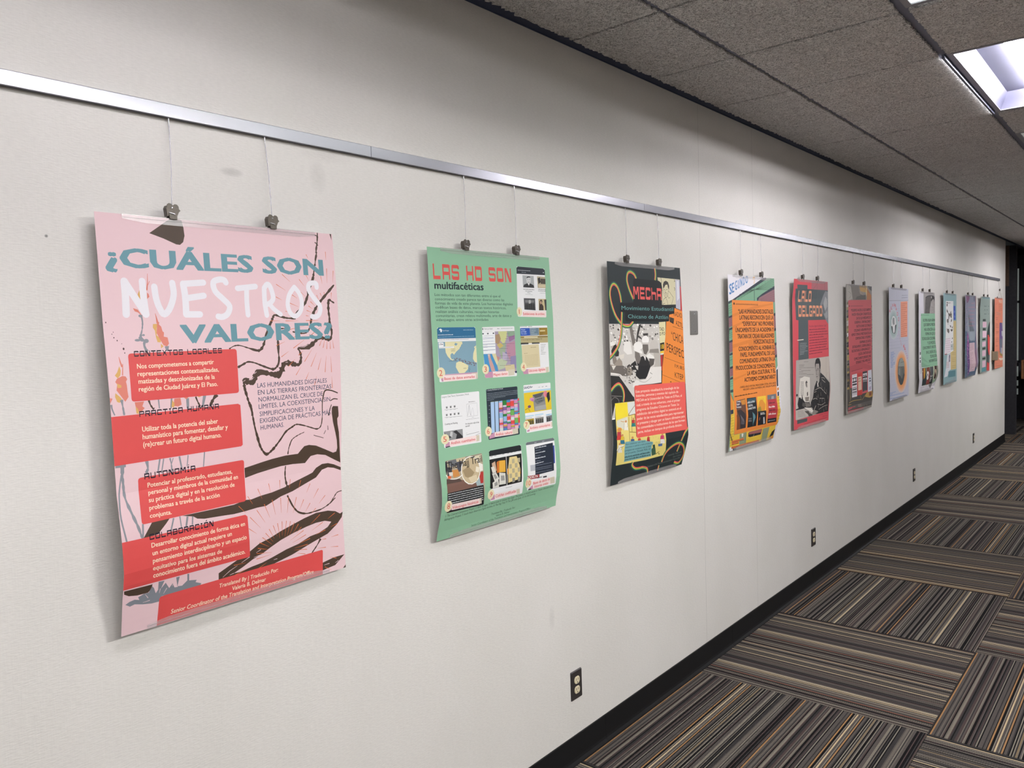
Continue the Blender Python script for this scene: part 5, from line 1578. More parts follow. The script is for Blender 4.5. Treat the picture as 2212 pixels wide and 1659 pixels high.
P(15657960,[1126,2773,1207,2751,1253,2798,1184,2824])
P(15657960,[351,3134,434,3111,482,3161,411,3187])
P(9407110,[2310,2933,2382,2914,2424,2955,2362,2977])
P(16118768,[1770,2931,1860,2907,1912,2960,1835,2988])
P(4078136,[1242,3221,1351,3192,1413,3257,1320,3290])
P(16118768,[2180,2571,2249,2553,2289,2592,2230,2613])
P(4078136,[2617,2765,2705,2741,2755,2791,2680,2818])
P(15657960,[2639,3297,2713,3278,2755,3320,2692,3342])
P(6972769,[2137,2549,2229,2524,2282,2576,2203,2605])
P(16118768,[1169,2777,1233,2759,1270,2797,1215,2817])
P(4078136,[2375,3166,2449,3147,2491,3189,2428,3211])
P(15657960,[1200,3361,1275,3341,1319,3386,1254,3409])
P(6972769,[3222,3177,3362,3141,3442,3220,3322,3261])
P(6972769,[1897,2952,1952,2937,1983,2969,1936,2986])
P(4078136,[3535,2993,3648,2964,3712,3027,3615,3060])
P(16118768,[2467,2866,2567,2839,2625,2896,2539,2927])
P(16118768,[1862,3261,1929,3244,1968,3283,1910,3304])
P(9407110,[2863,3043,2975,3015,3039,3078,2944,3112])
P(15657960,[651,3035,743,3010,796,3065,717,3095])
P(9407110,[731,3124,824,3098,878,3154,798,3184])
P(15657960,[3747,3477,3806,3463,3840,3496,3789,3514])
P(16118768,[342,3243,421,3221,466,3269,399,3294])
P(16118768,[101,2867,170,2848,209,2890,151,2912])
P(6972769,[218,2670,317,2642,374,2701,290,2734])
P(11775658,[-14,2823,46,2806,80,2842,29,2862])
P(9407110,[3240,3186,3336,3162,3391,3216,3309,3245])
P(16118768,[2022,2776,2089,2758,2128,2796,2070,2817])
P(15657960,[1158,3035,1283,3001,1355,3075,1248,3114])
P(6972769,[1467,3253,1565,3228,1621,3285,1537,3315])
P(11775658,[1703,2679,1778,2658,1821,2701,1757,2725])
P(6972769,[3592,3453,3696,3428,3756,3486,3666,3516])
P(6972769,[3075,3074,3155,3054,3200,3098,3132,3122])
P(4078136,[2079,3022,2132,3008,2162,3039,2117,3055])
P(15657960,[3298,3074,3383,3053,3431,3100,3358,3126])
P(11775658,[1766,2901,1872,2873,1932,2934,1842,2966])
P(6972769,[3613,3403,3716,3378,3775,3436,3686,3466])
P(9407110,[2779,2787,2845,2770,2882,2807,2826,2827])
P(6972769,[1094,3397,1176,3376,1224,3425,1153,3450])
P(11775658,[485,2543,581,2516,635,2573,554,2604])
P(11775658,[893,2571,942,2557,971,2586,928,2602])
P(11775658,[25,2917,85,2901,119,2937,68,2956])
P(15657960,[2946,2746,3014,2728,3052,2766,2994,2787])
P(11775658,[2684,2769,2773,2746,2824,2796,2748,2823])
P(9407110,[1832,3194,1954,3162,2024,3233,1919,3270])
P(4078136,[51,2618,112,2601,146,2637,95,2657])
P(11775658,[1189,2793,1276,2769,1325,2820,1252,2847])
P(15657960,[1201,3127,1314,3098,1378,3164,1282,3199])
P(9407110,[107,2709,183,2688,226,2733,162,2758])
P(11775658,[3377,3067,3420,3056,3445,3080,3408,3093])
P(4078136,[2131,3064,2262,3030,2337,3106,2225,3145])
P(11775658,[1718,3353,1793,3334,1835,3378,1771,3400])
P(11775658,[2477,3097,2605,3064,2678,3137,2569,3175])
P(4078136,[3108,2604,3233,2570,3305,2640,3198,2678])
P(11775658,[2889,3002,2994,2975,3054,3035,2964,3066])
P(16118768,[3461,2685,3552,2662,3604,2712,3526,2739])
P(11775658,[3314,3451,3410,3427,3465,3482,3383,3510])
P(15657960,[2153,3177,2199,3165,2226,3192,2186,3206])
P(9407110,[975,2613,1019,2601,1044,2626,1007,2640])
P(11775658,[1202,2919,1247,2907,1272,2933,1234,2947])
P(15657960,[2590,2576,2713,2543,2783,2612,2678,2650])
P(15657960,[2261,3188,2312,3175,2341,3205,2298,3220])
P(15657960,[3776,3216,3863,3195,3913,3244,3838,3269])
P(16118768,[2262,2869,2318,2854,2350,2886,2302,2903])
P(4078136,[714,3009,810,2983,865,3040,783,3070])
P(4078136,[234,2565,320,2540,370,2591,296,2620])
P(9407110,[1442,3097,1482,3086,1504,3109,1471,3121])
P(4078136,[1096,3059,1179,3037,1226,3086,1156,3112])
P(15657960,[1333,2579,1436,2551,1494,2610,1407,2643])
P(16118768,[2077,3067,2144,3050,2182,3089,2125,3109])
P(15657960,[2042,2718,2087,2706,2113,2732,2074,2746])
P(15657960,[864,3185,948,3163,996,3213,924,3239])
P(11775658,[3006,3230,3092,3209,3141,3258,3067,3283])
P(9407110,[583,3144,678,3118,733,3175,652,3205])
P(16118768,[2085,2561,2207,2528,2277,2597,2172,2635])
P(11775658,[2155,2718,2279,2685,2349,2755,2244,2794])
P(16118768,[3679,2654,3776,2629,3831,2682,3748,2711])
P(11775658,[2735,2595,2791,2580,2822,2611,2775,2628])
P(4078136,[2554,2726,2605,2712,2635,2741,2591,2757])
P(11775658,[1772,2696,1877,2667,1937,2727,1847,2760])
P(16118768,[1274,2743,1343,2725,1382,2765,1323,2786])
P(4078136,[2602,3169,2680,3149,2724,3194,2658,3217])
P(11775658,[3079,3139,3201,3109,3270,3177,3166,3213])
P(16118768,[3691,2902,3738,2890,3764,2915,3724,2929])
P(9407110,[778,2694,821,2682,846,2707,809,2721])
P(11775658,[124,2680,164,2669,186,2693,153,2705])
P(3814964,[2282,2566,2464,2561,2191,3045,2082,3362,1994,3328,2097,2915])
P(7827562,[1503,2669,1721,2655,1913,3198,1968,3455,1720,3447,1598,3033])
P(15131358,[1064,3271,1556,3253,1670,3794,1291,3811,1014,3644])
P(15262944,[43,3275,281,3220,412,3346,270,3434,77,3459])
P(12103332,[51,3427,411,3377,428,3562,178,3615])
P(2828843,[1279,4456,1586,4203,1978,4061,2469,3921,2803,3967,3063,4240,3163,4557])
E(15526374,2164,3476,371,185)
P(15526374,[1795,3576,2010,3552,2423,3694,2475,3825,2237,3768,1826,3657])
P(7827563,[1883,3691,2236,3784,2342,4013,2176,4231,1970,4189,1868,3929])
E(15921132,2758,3235,296,181)
P(13223103,[2445,3340,3061,3357,3119,3424,2429,3410])
P(7235683,[2501,3422,2962,3435,2977,3681,2779,3869,2597,3829,2512,3632])
P(3946807,[2561,2956,2995,2947,2969,3045,2598,3047])
E(13025466,3461,3516,368,276)
P(9275265,[3104,3652,3818,3643,3868,3845,3032,3797])
P(15065822,[2775,3934,3031,3813,3460,3994,3710,4071,3326,4088,2863,4002])
P(5591117,[3015,4042,3454,4077,3371,4321,3143,4408,2998,4270])
P(11906984,[3376,3826,3920,3846,3936,4598,3288,4564,3503,4261])
P(14736600,[2560,3925,2742,3965,2700,4126])
S(14736600,[25, 25],[1864,3993,2022,4287],0,0)
P(3091241,[96,3612,299,3404,468,3348,528,3473,672,3694,635,3848,384,3868,279,3772,163,3890])
P(8747890,[198,3738,413,3839,497,4027,364,4206,214,4137,161,3920])
P(10129284,[-5,4157,255,4201,660,3911,875,4075,938,4437,-2,4387])
P(14275272,[665,3818,1064,3771,996,3956,768,3977])
P(3880757,[1233,4280,1439,4211,1575,4361,1510,4468,1250,4454])
P(7827562,[1317,4316,1492,4293,1493,4451,1337,4443])
P(7038047,[8,4211,949,4258,1254,4399,1654,4483,1642,4673,1120,4705,671,4647,-24,4484])
P(14209738,[90,4215,418,4231,215,4405])
P(9406076,[1256,4367,1548,4335,1648,4578,1463,4726,1240,4618])
P(14276048,[1562,4553,1607,4532,1648,4558,1604,4579])
P(5591116,[1774,4772,1820,4751,1862,4777,1816,4798])
P(3814964,[1363,4423,1419,4397,1470,4429,1415,4455])
P(9407110,[1258,4564,1324,4533,1385,4571,1319,4602])
P(14276048,[1448,4366,1512,4336,1571,4372,1507,4402])
P(14276048,[1567,4313,1634,4281,1697,4320,1630,4352])
P(3814964,[1798,4582,1868,4549,1934,4589,1863,4622])
P(3814964,[1544,4646,1614,4613,1679,4654,1609,4686])
P(9407110,[1685,4541,1731,4520,1774,4546,1728,4568])
P(3814964,[1649,4417,1683,4401,1715,4420,1681,4436])
P(14276048,[1452,4781,1506,4756,1556,4787,1502,4812])
P(3814964,[1592,4430,1634,4410,1673,4434,1631,4454])
P(9407110,[1626,4838,1658,4823,1687,4842,1655,4857])
P(5591116,[1112,4423,1138,4410,1162,4425,1136,4438])
P(5591116,[1629,4497,1675,4476,1719,4502,1672,4524])
P(14276048,[1693,4607,1720,4595,1744,4610,1718,4623])
P(5591116,[1828,4850,1864,4833,1897,4854,1861,4871])
P(3814964,[990,4613,1045,4587,1097,4620,1041,4646])
P(5591116,[1397,4872,1423,4860,1447,4875,1421,4888])
P(9407110,[1315,4760,1381,4730,1442,4768,1376,4799])
P(9407110,[1085,4647,1127,4627,1167,4652,1125,4672])
P(9407110,[1016,4497,1044,4483,1071,4500,1043,4513])
P(3814964,[1484,4935,1518,4919,1550,4939,1516,4955])
P(5591116,[1346,4548,1390,4527,1431,4553,1387,4573])
P(14276048,[1455,4383,1480,4372,1503,4386,1478,4398])
P(3814964,[1535,4965,1607,4931,1674,4974,1602,5007])
P(14276048,[1030,4625,1090,4596,1146,4631,1086,4660])
P(3814964,[1734,4535,1765,4521,1794,4539,1763,4553])
P(9407110,[1341,4805,1403,4776,1461,4812,1399,4841])
P(9407110,[1186,4641,1221,4624,1254,4645,1219,4662])
P(3814964,[1647,4965,1714,4934,1776,4974,1709,5005])
P(3814964,[1312,4513,1372,4485,1428,4519,1368,4548])
P(3814964,[1763,4798,1825,4770,1882,4805,1820,4834])
P(3814964,[1313,4894,1368,4868,1419,4900,1364,4926])
P(5591116,[1617,4825,1654,4808,1689,4829,1652,4847])
P(9407110,[1471,4527,1510,4509,1546,4531,1507,4550])
P(3814964,[1163,4778,1200,4760,1234,4782,1197,4800])
P(3814964,[1444,4843,1469,4831,1493,4846,1467,4858])
P(14276048,[981,4357,1021,4337,1059,4361,1018,4380])
P(5591116,[1843,4771,1879,4754,1912,4775,1876,4791])
P(9407110,[1049,4414,1090,4394,1127,4418,1087,4437])
P(3814964,[1448,4910,1507,4883,1562,4917,1503,4945])
P(9407110,[1156,4725,1209,4699,1259,4731,1205,4756])
P(3814964,[1305,4985,1366,4957,1424,4993,1362,5022])
P(5591116,[1245,4609,1280,4593,1312,4613,1277,4629])
P(9407110,[1087,4301,1142,4274,1194,4306,1139,4333])
P(3814964,[1397,5015,1449,4991,1498,5022,1445,5046])
P(9407110,[1005,4899,1061,4873,1113,4906,1057,4932])
P(5591116,[1887,4329,1939,4304,1989,4334,1936,4359])
P(9407110,[1603,4560,1650,4538,1693,4565,1647,4587])
P(2368550,[2110,4315,2991,4359,3033,4623,2641,4910,2158,4896,1873,4718,1952,4435])
P(14605014,[3079,4429,4002,4442,3941,5148,3240,5155,2141,5136,1605,5211,1676,5025,1919,4913,2154,4960,2700,4930])
S(2828843,20,[3030,4656,3212,4732],0,0)
S(11578021,26,[2152,4976,2631,5040,3139,4859],1,0)
P(13223360,[1843,4302,2110,4315,2066,4505,1952,4435])
P(2960428,[-31,4606,614,4675,988,4979,1694,5632,1730,5794,1279,5788,274,5756,25,6328,-1,5435])
S(15131358,[55, 37, 24],[-26,4515,674,4610,835,4720],1,0)
S(13223360,25,[668,4709,1203,5183,1638,5595],1,0)
S(7828335,31,[10,5620,233,5515,501,5629,547,5789],1,0)
S(9275524,21,[21,5436,786,5522],0,0)
S(15789802,[43, 43],[10,6394,217,6372],0,0)
P(15042619,[4879,2150,5331,2099,5392,1841,6103,1993,6120,3126,6086,4662,6071,5351,5884,5252,3987,5212,4109,4414,4121,4424,4467,3092,4604,2420])
T(3352092,'RADIO',5286,2201,6040,2306,214,6,0)
T(3352092,'AZTL',5436,2613,6092,2777,214,6,0)
P(3813416,[4890,2252,5308,2321,5231,2577,4897,2472])
S(7825498,14,[4967,2303,5089,2457,5272,2338],0,0)
T(3352092,'“CHICA',4992,3273,6073,3515,378,6,0)
T(3352092,'PERSPEC',4531,3768,6066,4178,370,6,0)
S(3352092,14,[5141,2679,6107,2846],0,0)
S(3352092,13,[4317,4053,6071,4468],0,0)
T(3352092,'F.M. 88.5',5193,4546,6024,4711,152,8,0)
S(3352092,13,[4074,4815,6048,5367],0,0)
T(3352092,'KTEP',5149,4998,5934,5175,248,6,0)
P(3352092,[4716,5152,4828,5166,4819,5199,4713,5189])
P(14864508,[247,5763,1713,5793,1714,7296,4067,7431,4266,8424,2609,8430,301,8341])
P(15521338,[246,5769,1136,5798,1157,6371,270,6451])
P(14277848,[1164,5804,1712,5799,1746,6340,1301,6344,1195,6223])
P(14079172,[348,6484,1126,6406,1133,6975,521,6813,325,6699])
S(9071162,28,[1187,6349,1367,6208,1700,5983],0,0)
S(9071162,28,[1197,6366,1735,6338],0,0)
S(9071162,28,[1227,6416,1202,7014,1200,7458],0,0)
S(9071162,28,[1440,6406,1407,7069],0,0)
S(9071162,28,[1226,7049,1737,7123],0,0)
S(9071162,29,[1677,6333,1688,6526],0,0)
E(13208154,994,6579,74,48)
P(15131350,[881,6620,1083,6634,1092,6801,837,6781])
P(15131350,[839,6766,1107,6788,1131,6950,794,6927])
S(3814702,12,[866,6634,839,6766,795,6920],0,0)
S(3814702,12,[1089,6642,1138,6761,1062,6828],0,0)
E(13208154,1572,6522,69,45)
P(12730426,[1466,6561,1656,6573,1665,6728,1425,6710])
P(3111544,[1426,6696,1679,6716,1702,6866,1385,6846])
S(3814702,13,[1452,6573,1426,6696,1385,6839],0,0)
S(3814702,13,[1662,6581,1708,6691,1637,6754],0,0)
E(13208154,470,6877,84,56)
P(11549256,[342,6924,572,6941,581,7134,290,7109])
P(12728890,[292,7092,598,7118,623,7305,241,7276])
S(3814702,12,[325,6939,292,7092,242,7268],0,0)
S(3814702,12,[579,6950,633,7088,546,7165],0,0)
E(13208154,681,7125,72,48)
P(14268474,[569,7164,768,7180,783,7348,528,7324])
P(3108746,[527,7309,795,7334,844,7499,511,7473])
S(3814702,12,[554,7178,527,7309,510,7465],0,0)
S(3814702,12,[774,7188,821,7307,757,7375],0,0)
E(13208154,1424,7312,82,53)
P(3824266,[1306,7356,1530,7375,1564,7562,1282,7536])
P(12071994,[1281,7519,1578,7547,1636,7731,1262,7699])
S(3814702,13,[1291,7371,1281,7519,1261,7691],0,0)
S(3814702,13,[1538,7384,1608,7518,1534,7592],0,0)
E(13208154,1948,7359,64,42)
P(12730426,[1854,7393,2031,7408,2054,7553,1832,7532])
P(15131350,[1832,7520,2066,7542,2105,7683,1811,7659])
S(3814702,13,[1843,7405,1832,7520,1810,7652],0,0)
S(3814702,13,[2036,7415,2089,7519,2030,7576],0,0)
E(13208154,2664,7390,59,38)
P(12730426,[2576,7421,2739,7434,2757,7566,2552,7547])
P(10104632,[2552,7536,2768,7556,2804,7685,2530,7663])
S(3814702,13,[2565,7431,2552,7536,2529,7657],0,0)
S(3814702,13,[2745,7441,2790,7535,2734,7587],0,0)
E(13208154,3811,7428,90,56)
P(12728938,[3676,7473,3921,7493,3949,7690,3632,7660])
P(14736598,[3630,7642,3962,7673,4058,7872,3637,7837])
S(3814702,13,[3658,7489,3630,7642,3635,7828],0,0)
S(3814702,13,[3929,7503,3991,7642,3924,7722],0,0)
E(13208154,476,7460,73,49)
P(15131350,[374,7500,572,7517,609,7689,359,7663])
P(14276300,[358,7648,621,7675,678,7842,347,7813])
S(3814702,13,[362,7513,358,7648,346,7805],0,0)
S(3814702,13,[579,7526,645,7648,586,7716],0,0)
E(14852922,477,6870,185,92)
E(13208154,487,6878,120,61)
S(13208122,22,[608,6526,798,6577,882,6570],1,0)
S(15131350,70,[288,7721,484,7589,757,7561],1,0)
S(3814702,13,[291,7752,486,7621,786,7590],1,0)
P(4153162,[2959,8008,3077,7940,3269,7965,3420,8290,3096,8313])
P(3099194,[3020,7815,3206,7822,3256,7963,3067,7949])
S(3814702,29,[3427,8274,3654,8202,3620,8283,3730,8322],0,0)
P(4876954,[3476,7839,3837,7851,3849,7972,3528,7954])
S(9404234,10,[3328,7727,3291,7745],0,0)
S(9404234,10,[2803,7757,2868,7725],0,0)
S(9404234,11,[3479,7926,3416,7902],0,0)
S(9404234,10,[3633,7823,3674,7794],0,0)
S(9404234,10,[3058,7502,3070,7531],0,0)
S(9404234,11,[3556,8054,3554,8067],0,0)
S(9404234,10,[2895,7613,2932,7629],0,0)
S(9404234,10,[3273,7511,3252,7478],0,0)
S(9404234,10,[3183,8031,3156,8052],0,0)
S(9404234,10,[3814,7550,3809,7542],0,0)
S(9404234,10,[2813,7701,2879,7671],0,0)
S(9404234,10,[3476,7559,3499,7587],0,0)
S(9404234,10,[3021,7423,2972,7414],0,0)
S(9404234,10,[2804,7453,2815,7481],0,0)
S(9404234,10,[3281,7739,3306,7703],0,0)
S(9404234,10,[3454,7594,3480,7627],0,0)
S(9404234,10,[2867,7803,2889,7771],0,0)
S(9404234,11,[3210,8173,3288,8146],0,0)
S(9404234,11,[3747,8212,3719,8211],0,0)
S(9404234,10,[2828,7660,2866,7665],0,0)
S(9404234,10,[3688,7559,3676,7580],0,0)
S(9404234,10,[3487,7805,3492,7838],0,0)
RB([14705244,11125327,3103572],53,[977,1638,903,1314,727,1010,455,880,224,1009,121,1299,205,1693,451,2150,743,2428,1074,2601,1476,2637,1728,2529,1841,2435])
RB([3103572,11125327,14705244],53,[993,2041,934,2553,851,3017,659,3415,338,3697,-31,3927])
RB([3103572,11125327,14705244],54,[1962,1594,1881,1485,1693,1236,1526,957,1442,678,1532,418,1763,337,2055,435,2221,619])
RB([3103572,11125327,14705244],56,[3828,111,3854,396,3792,646])
RB([3103572,11125327,14705244],53,[845,5752,912,5475,833,5219,594,5009,286,5072,-24,5264])
RB([3103572,11125327,14705244],53,[6218,7367,5763,7632,5499,8024,5328,8429])
RB([3103572,11125327,14705244],56,[4032,8721,4224,8349,4681,8096,5287,7998,5804,8188,6055,8564,5963,8877,5683,9035,5243,8934])
RB([14705244,11125327,3103572],52,[1582,8381,1554,8524,1830,8706,2204,8753,2450,8758,2823,8865,2941,9070])
RB([3103572,11125327,14705244],50,[3884,8855,3871,9096])
P(1514270,[1976,666,2100,624,4086,653,4310,746,4357,945,4271,1708,5264,1740,5363,1790,5335,2054,5227,2099,4881,2133,4854,2421,4783,2454,1285,2431,1212,2384,1222,2056,909,2032,843,1995,846,1717,918,1670,1869,1643])
TS(14704732,'MEChA',1923,1490,4269,1515,528,0,0)
T(7316898,'Movimiento Estudiantil',954,1948,5259,1986,163,4,0)
T(7316898,'Chicano de Aztlán',1426,2300,4759,2339,163,4,0)
P(14770007,rq([1738,5144,6060,5253,6016,7468,1743,7364],90))
T(15785163,'Este proyecto visualizará la cronología de las',1823,5457,5475,5529,112,8,0)
T(15785163,'historias, personas y eventos del capítulo de',1841,5631,5388,5720,112,8,0)
T(15785163,'MEChA en la Universidad de Texas en El Paso, el',1839,5829,5694,5917,113,8,0)
T(15785163,'cual, a través de sus esfuerzos, creó el primer',1843,6028,5523,6112,113,8,0)
T(15785163,'programa de Estudios Chicanos en Texas. La',1847,6227,5403,6292,112,8,0)
T(15785163,'exhibición del archivo digital se centrará en el',1851,6420,5569,6491,112,8,0)
T(15785163,'poder de las voces estudiantiles para representar',1842,6612,5799,6694,113,8,0)
T(15785163,'el presente y abogar por un futuro afirmativo para',1845,6804,5877,6887,113,8,0)
T(15785163,'las comunidades e instituciones de las que forman',1842,6997,5852,7069,112,8,0)
T(15785163,'parte, incluso en tiempos de profunda división.',1846,7183,5565,7255,111,8,0)
P(7710378,[872,7417,2420,7526,2509,7586,3025,7682,3045,7785,2945,7839,3037,8322,880,8273,898,8153,821,7791,857,7574])
T(2769992,'Para colaborar con ideas,',879,7570,2419,7614,84,6,0)
T(2769992,'recursos o unirse a este proyecto,',888,7695,2976,7743,86,6,0)
T(2769992,'póngase en contacto con la líder',892,7832,2911,7885,86,6,0)
T(2769992,'del proyecto, Daniella Félix, en',901,7961,2860,8002,88,6,0)
T(2769992,'del proyecto, Daniella Félix, en',901,7961,2860,8002,88,6,0)
GK(2769992,896,8095,2898,8141,61,2)
S(2769992,10,[900,8115,2860,8156],0,0)
GK(2769992,923,8215,2939,8268,62,3)
T(7174262,'Translated By | Traducido Por:',4495,8540,5779,8533,83,4,14)
T(7174262,'Valeria B. Delmar',5024,8678,5773,8669,84,4,14)
T(7174262,'Senior Coordinator of the Translation and Interpretation Program/Office',2525,8806,5747,8803,81,4,14)
finish(r, 3)
r = poster(3.776, 1.964, [(0, 0.03), (0.4, 0.034), (0.75, 0.036), (0.917, 0.02)], [(0, 0.03), (0.4, 0.04), (0.6, 0.05), (0.735, 0.066), (0.8, 0.052), (0.917, 0.022)], 14473438, 'orange quotation card poster over a drawn green brick wall')
P(7906439,[-42,1375,494,1278,3232,474,4487,48,6144,-47,6137,521,6089,4982,44,9475,-208,4420])
P(9135210,[3937,1122,6099,572,6079,1342,3621,1293])
S(3493951,15,[1104,1268,6143,-13],0,0)
S(3493951,15,[1144,1182,6134,94],0,0)
S(3493951,15,[1184,1096,6124,201],0,0)
S(3493951,15,[1224,1010,6115,308],0,0)
S(3493951,15,[1263,924,6105,415],0,0)
S(3493951,15,[1303,837,6095,522],0,0)
S(3493951,15,[1343,751,6085,630],0,0)
S(7162448,13,[4084,1206,6100,740],0,0)
S(7162448,13,[4081,1245,6088,873],0,0)
S(7162448,13,[4078,1284,6076,1007],0,0)
S(7162448,13,[4075,1322,6064,1141],0,0)
S(7162448,13,[4072,1361,6052,1275],0,0)
S(3493951,12,[1249,1159,1240,1306],0,0)
S(3493951,12,[1617,1054,1607,1202],0,0)
S(3493951,12,[1990,948,1981,1097],0,0)
S(3493951,13,[2370,840,2360,990],0,0)
S(3493951,13,[2755,730,2745,881],0,0)
S(3493951,13,[3147,619,3136,771],0,0)
S(3493951,13,[3544,506,3533,660],0,0)
S(3493951,13,[3948,392,3936,546],0,0)
S(3493951,13,[4359,276,4346,431],0,0)
S(3493951,13,[4776,158,4763,314],0,0)
S(3493951,13,[5200,38,5187,196],0,0)
S(3493951,13,[5627,-84,5618,75],0,0)
P(2963011,[-11,1411,494,1284,3235,427,4488,31,4964,-16,4973,79,3376,549,1110,1177,761,1319,4,1506])
P(2963011,[3594,1150,4340,894,6104,422,6097,589,3938,1112,3696,1292,3605,1294])
S(2963011,51,[3282,504,3243,1330],0,0)
P(7906439,[-24,1518,473,1405,506,1989,-30,2115])
S(3493951,12,[-10,1518,500,1404],0,0)
S(3493951,12,[-17,1638,493,1525],0,0)
S(3493951,12,[-24,1757,486,1645],0,0)
S(3493951,12,[-30,1876,479,1766],0,0)
S(3493951,12,[-37,1996,472,1887],0,0)
S(3493951,12,[78,1583,65,2062],0,0)
S(3493951,12,[223,1582,210,2062],0,0)
S(3493951,12,[370,1580,355,2062],0,0)
P(9135210,[-64,2235,431,2128,470,2623,-66,2743])
S(7162448,12,[-50,2235,458,2128],0,0)
S(7162448,12,[-56,2336,452,2230],0,0)
S(7162448,12,[-62,2438,446,2333],0,0)
S(7162448,12,[-67,2539,440,2436],0,0)
S(7162448,12,[-73,2641,435,2538],0,0)
S(7162448,12,[38,2301,30,2690],0,0)
S(7162448,12,[183,2302,174,2692],0,0)
S(7162448,12,[328,2302,319,2694],0,0)
P(7906439,[-98,2847,396,2746,433,3257,-101,3370])
S(3493951,12,[-85,2847,423,2746],0,0)
S(3493951,12,[-90,2952,417,2852],0,0)
S(3493951,12,[-96,3056,411,2957],0,0)
S(3493951,12,[-102,3161,405,3063],0,0)
S(3493951,12,[-108,3265,399,3169],0,0)
S(3493951,12,[4,2914,-5,3319],0,0)
S(3493951,12,[148,2917,139,3322],0,0)
S(3493951,12,[293,2919,284,3326],0,0)
P(9135210,[-134,3489,359,3394,394,3952,-139,4058])
S(7162448,12,[-121,3489,386,3395],0,0)
S(7162448,12,[-127,3603,379,3510],0,0)
S(7162448,12,[-133,3717,373,3624],0,0)
S(7162448,12,[-140,3830,366,3739],0,0)
S(7162448,12,[-146,3944,360,3854],0,0)
S(7162448,12,[-32,3558,-43,4008],0,0)
S(7162448,12,[113,3562,101,4013],0,0)
S(7162448,12,[257,3566,245,4019],0,0)
P(7906439,[-171,4176,321,4088,355,4707,-174,4806])
S(3493951,12,[-157,4177,347,4089],0,0)
S(3493951,12,[-163,4302,340,4216],0,0)
S(3493951,12,[-169,4428,334,4343],0,0)
S(3493951,12,[-175,4554,328,4470],0,0)
S(3493951,12,[-181,4679,321,4596],0,0)
S(3493951,12,[-68,4247,-78,4757],0,0)
S(3493951,12,[77,4253,66,4765],0,0)
S(3493951,12,[220,4259,208,4772],0,0)
P(2963011,[-46,2160,462,2059,469,2173,-38,2250])
P(2963011,[-81,2787,426,2692,432,2807,-73,2877])
P(2963011,[-117,3430,389,3341,395,3456,-109,3520])
P(2963011,[-153,4087,351,4005,358,4120,-144,4177])
S(2040358,42,[-11,2719,33,2870,-40,3228],1,0)
P(7906439,[5856,1428,6226,1377,6424,1960,5920,1995])
P(9135210,[5796,2095,6165,2048,6348,2802,5845,2829])
P(7906439,[5714,3028,6079,2987,6268,3677,5768,3697])
P(9135210,[5646,3793,6009,3757,6180,4382,5684,4396])
P(7906439,[5563,4457,5923,4426,6089,4982,5600,4990])
P(2963011,[5805,1995,6303,1913,6331,2061,5825,2142])
P(2963011,[5728,2861,6223,2787,6251,2936,5748,3008])
P(2963011,[5655,3693,6147,3627,6175,3776,5675,3841])
P(2963011,[5573,4391,6062,4331,6082,4479,5584,4538])
P(7906439,[-144,4465,358,4386,398,4631,-103,4708])
S(3493951,12,[-130,4448,372,4369],0,0)
S(3493951,12,[-134,4515,369,4437],0,0)
S(3493951,12,[-137,4583,365,4505],0,0)
S(3493951,12,[-140,4650,362,4573],0,0)
P(9135210,[-164,4884,337,4809,369,5206,-129,5277])
S(7162448,12,[-150,4867,351,4792],0,0)
S(7162448,12,[-155,4972,345,4898],0,0)
S(7162448,12,[-160,5077,340,5004],0,0)
S(7162448,12,[-165,5182,335,5109],0,0)
P(7906439,[-191,5453,308,5384,339,5811,-158,5877])
S(3493951,12,[-177,5436,322,5366],0,0)
S(3493951,12,[-182,5549,316,5480],0,0)
S(3493951,12,[-187,5661,311,5593],0,0)
S(3493951,12,[-193,5773,305,5707],0,0)
P(2963011,[-146,4780,355,4698,376,4814,-124,4872])
P(2963011,[-172,5334,327,5258,347,5374,-150,5426])
P(3099210,[-148,5950,320,5916,332,6069,-140,6071])
P(14728517,[-155,6094,44,6086,337,6541,446,8330,1221,8331,6000,8291,6070,7614,5866,7256,5922,6690,5572,6695,5783,8199,5852,9170,3624,9216,121,9183])
P(14518844,[-130,6138,42,6122,274,6535,301,6964,-169,6979])
P(2963011,[-183,6978,301,6964,290,7176,-180,7205])
S(2963011,30,[29,6121,349,6542],0,0)
P(2963011,[5870,5209,6080,5153,5995,6124,5808,6144])
P(2963011,[5772,6477,5976,6442,5935,6674,5723,6701])
P(14518844,[5799,6228,6034,6211,6003,6360,5778,6377])
S(8021284,12,[-170,7281,311,7239],0,0)
S(8021284,12,[-9,7268,-15,7389],0,0)
S(8021284,12,[-177,7420,304,7379],0,0)
S(8021284,12,[132,7422,136,7544],0,0)
S(8021284,12,[-171,7560,305,7519],0,0)
S(8021284,12,[-12,7547,8,7671],0,0)
S(8021284,12,[-147,7702,329,7663],0,0)
S(8021284,12,[162,7706,182,7831],0,0)
S(8021284,12,[-124,7845,353,7807],0,0)
S(8021284,12,[33,7833,52,7957],0,0)
S(8021284,12,[-100,7988,378,7952],0,0)
S(8021284,13,[208,7994,229,8119],0,0)
S(8021284,12,[-76,8131,403,8096],0,0)
S(8021284,12,[78,8119,98,8244],0,0)
S(8021284,12,[-53,8275,430,8241],0,0)
S(8021284,13,[257,8282,279,8408],0,0)
S(8021284,13,[-29,8419,456,8387],0,0)
S(8021284,13,[124,8407,145,8533],0,0)
S(8021284,13,[-5,8563,484,8533],0,0)
S(8021284,13,[308,8572,330,8699],0,0)
S(8021284,13,[18,8707,511,8679],0,0)
S(8021284,13,[173,8697,194,8823],0,0)
S(8021284,13,[42,8852,540,8825],0,0)
S(8021284,13,[360,8864,384,8991],0,0)
S(8021284,13,[65,8996,568,8972],0,0)
S(8021284,13,[223,8987,245,9114],0,0)
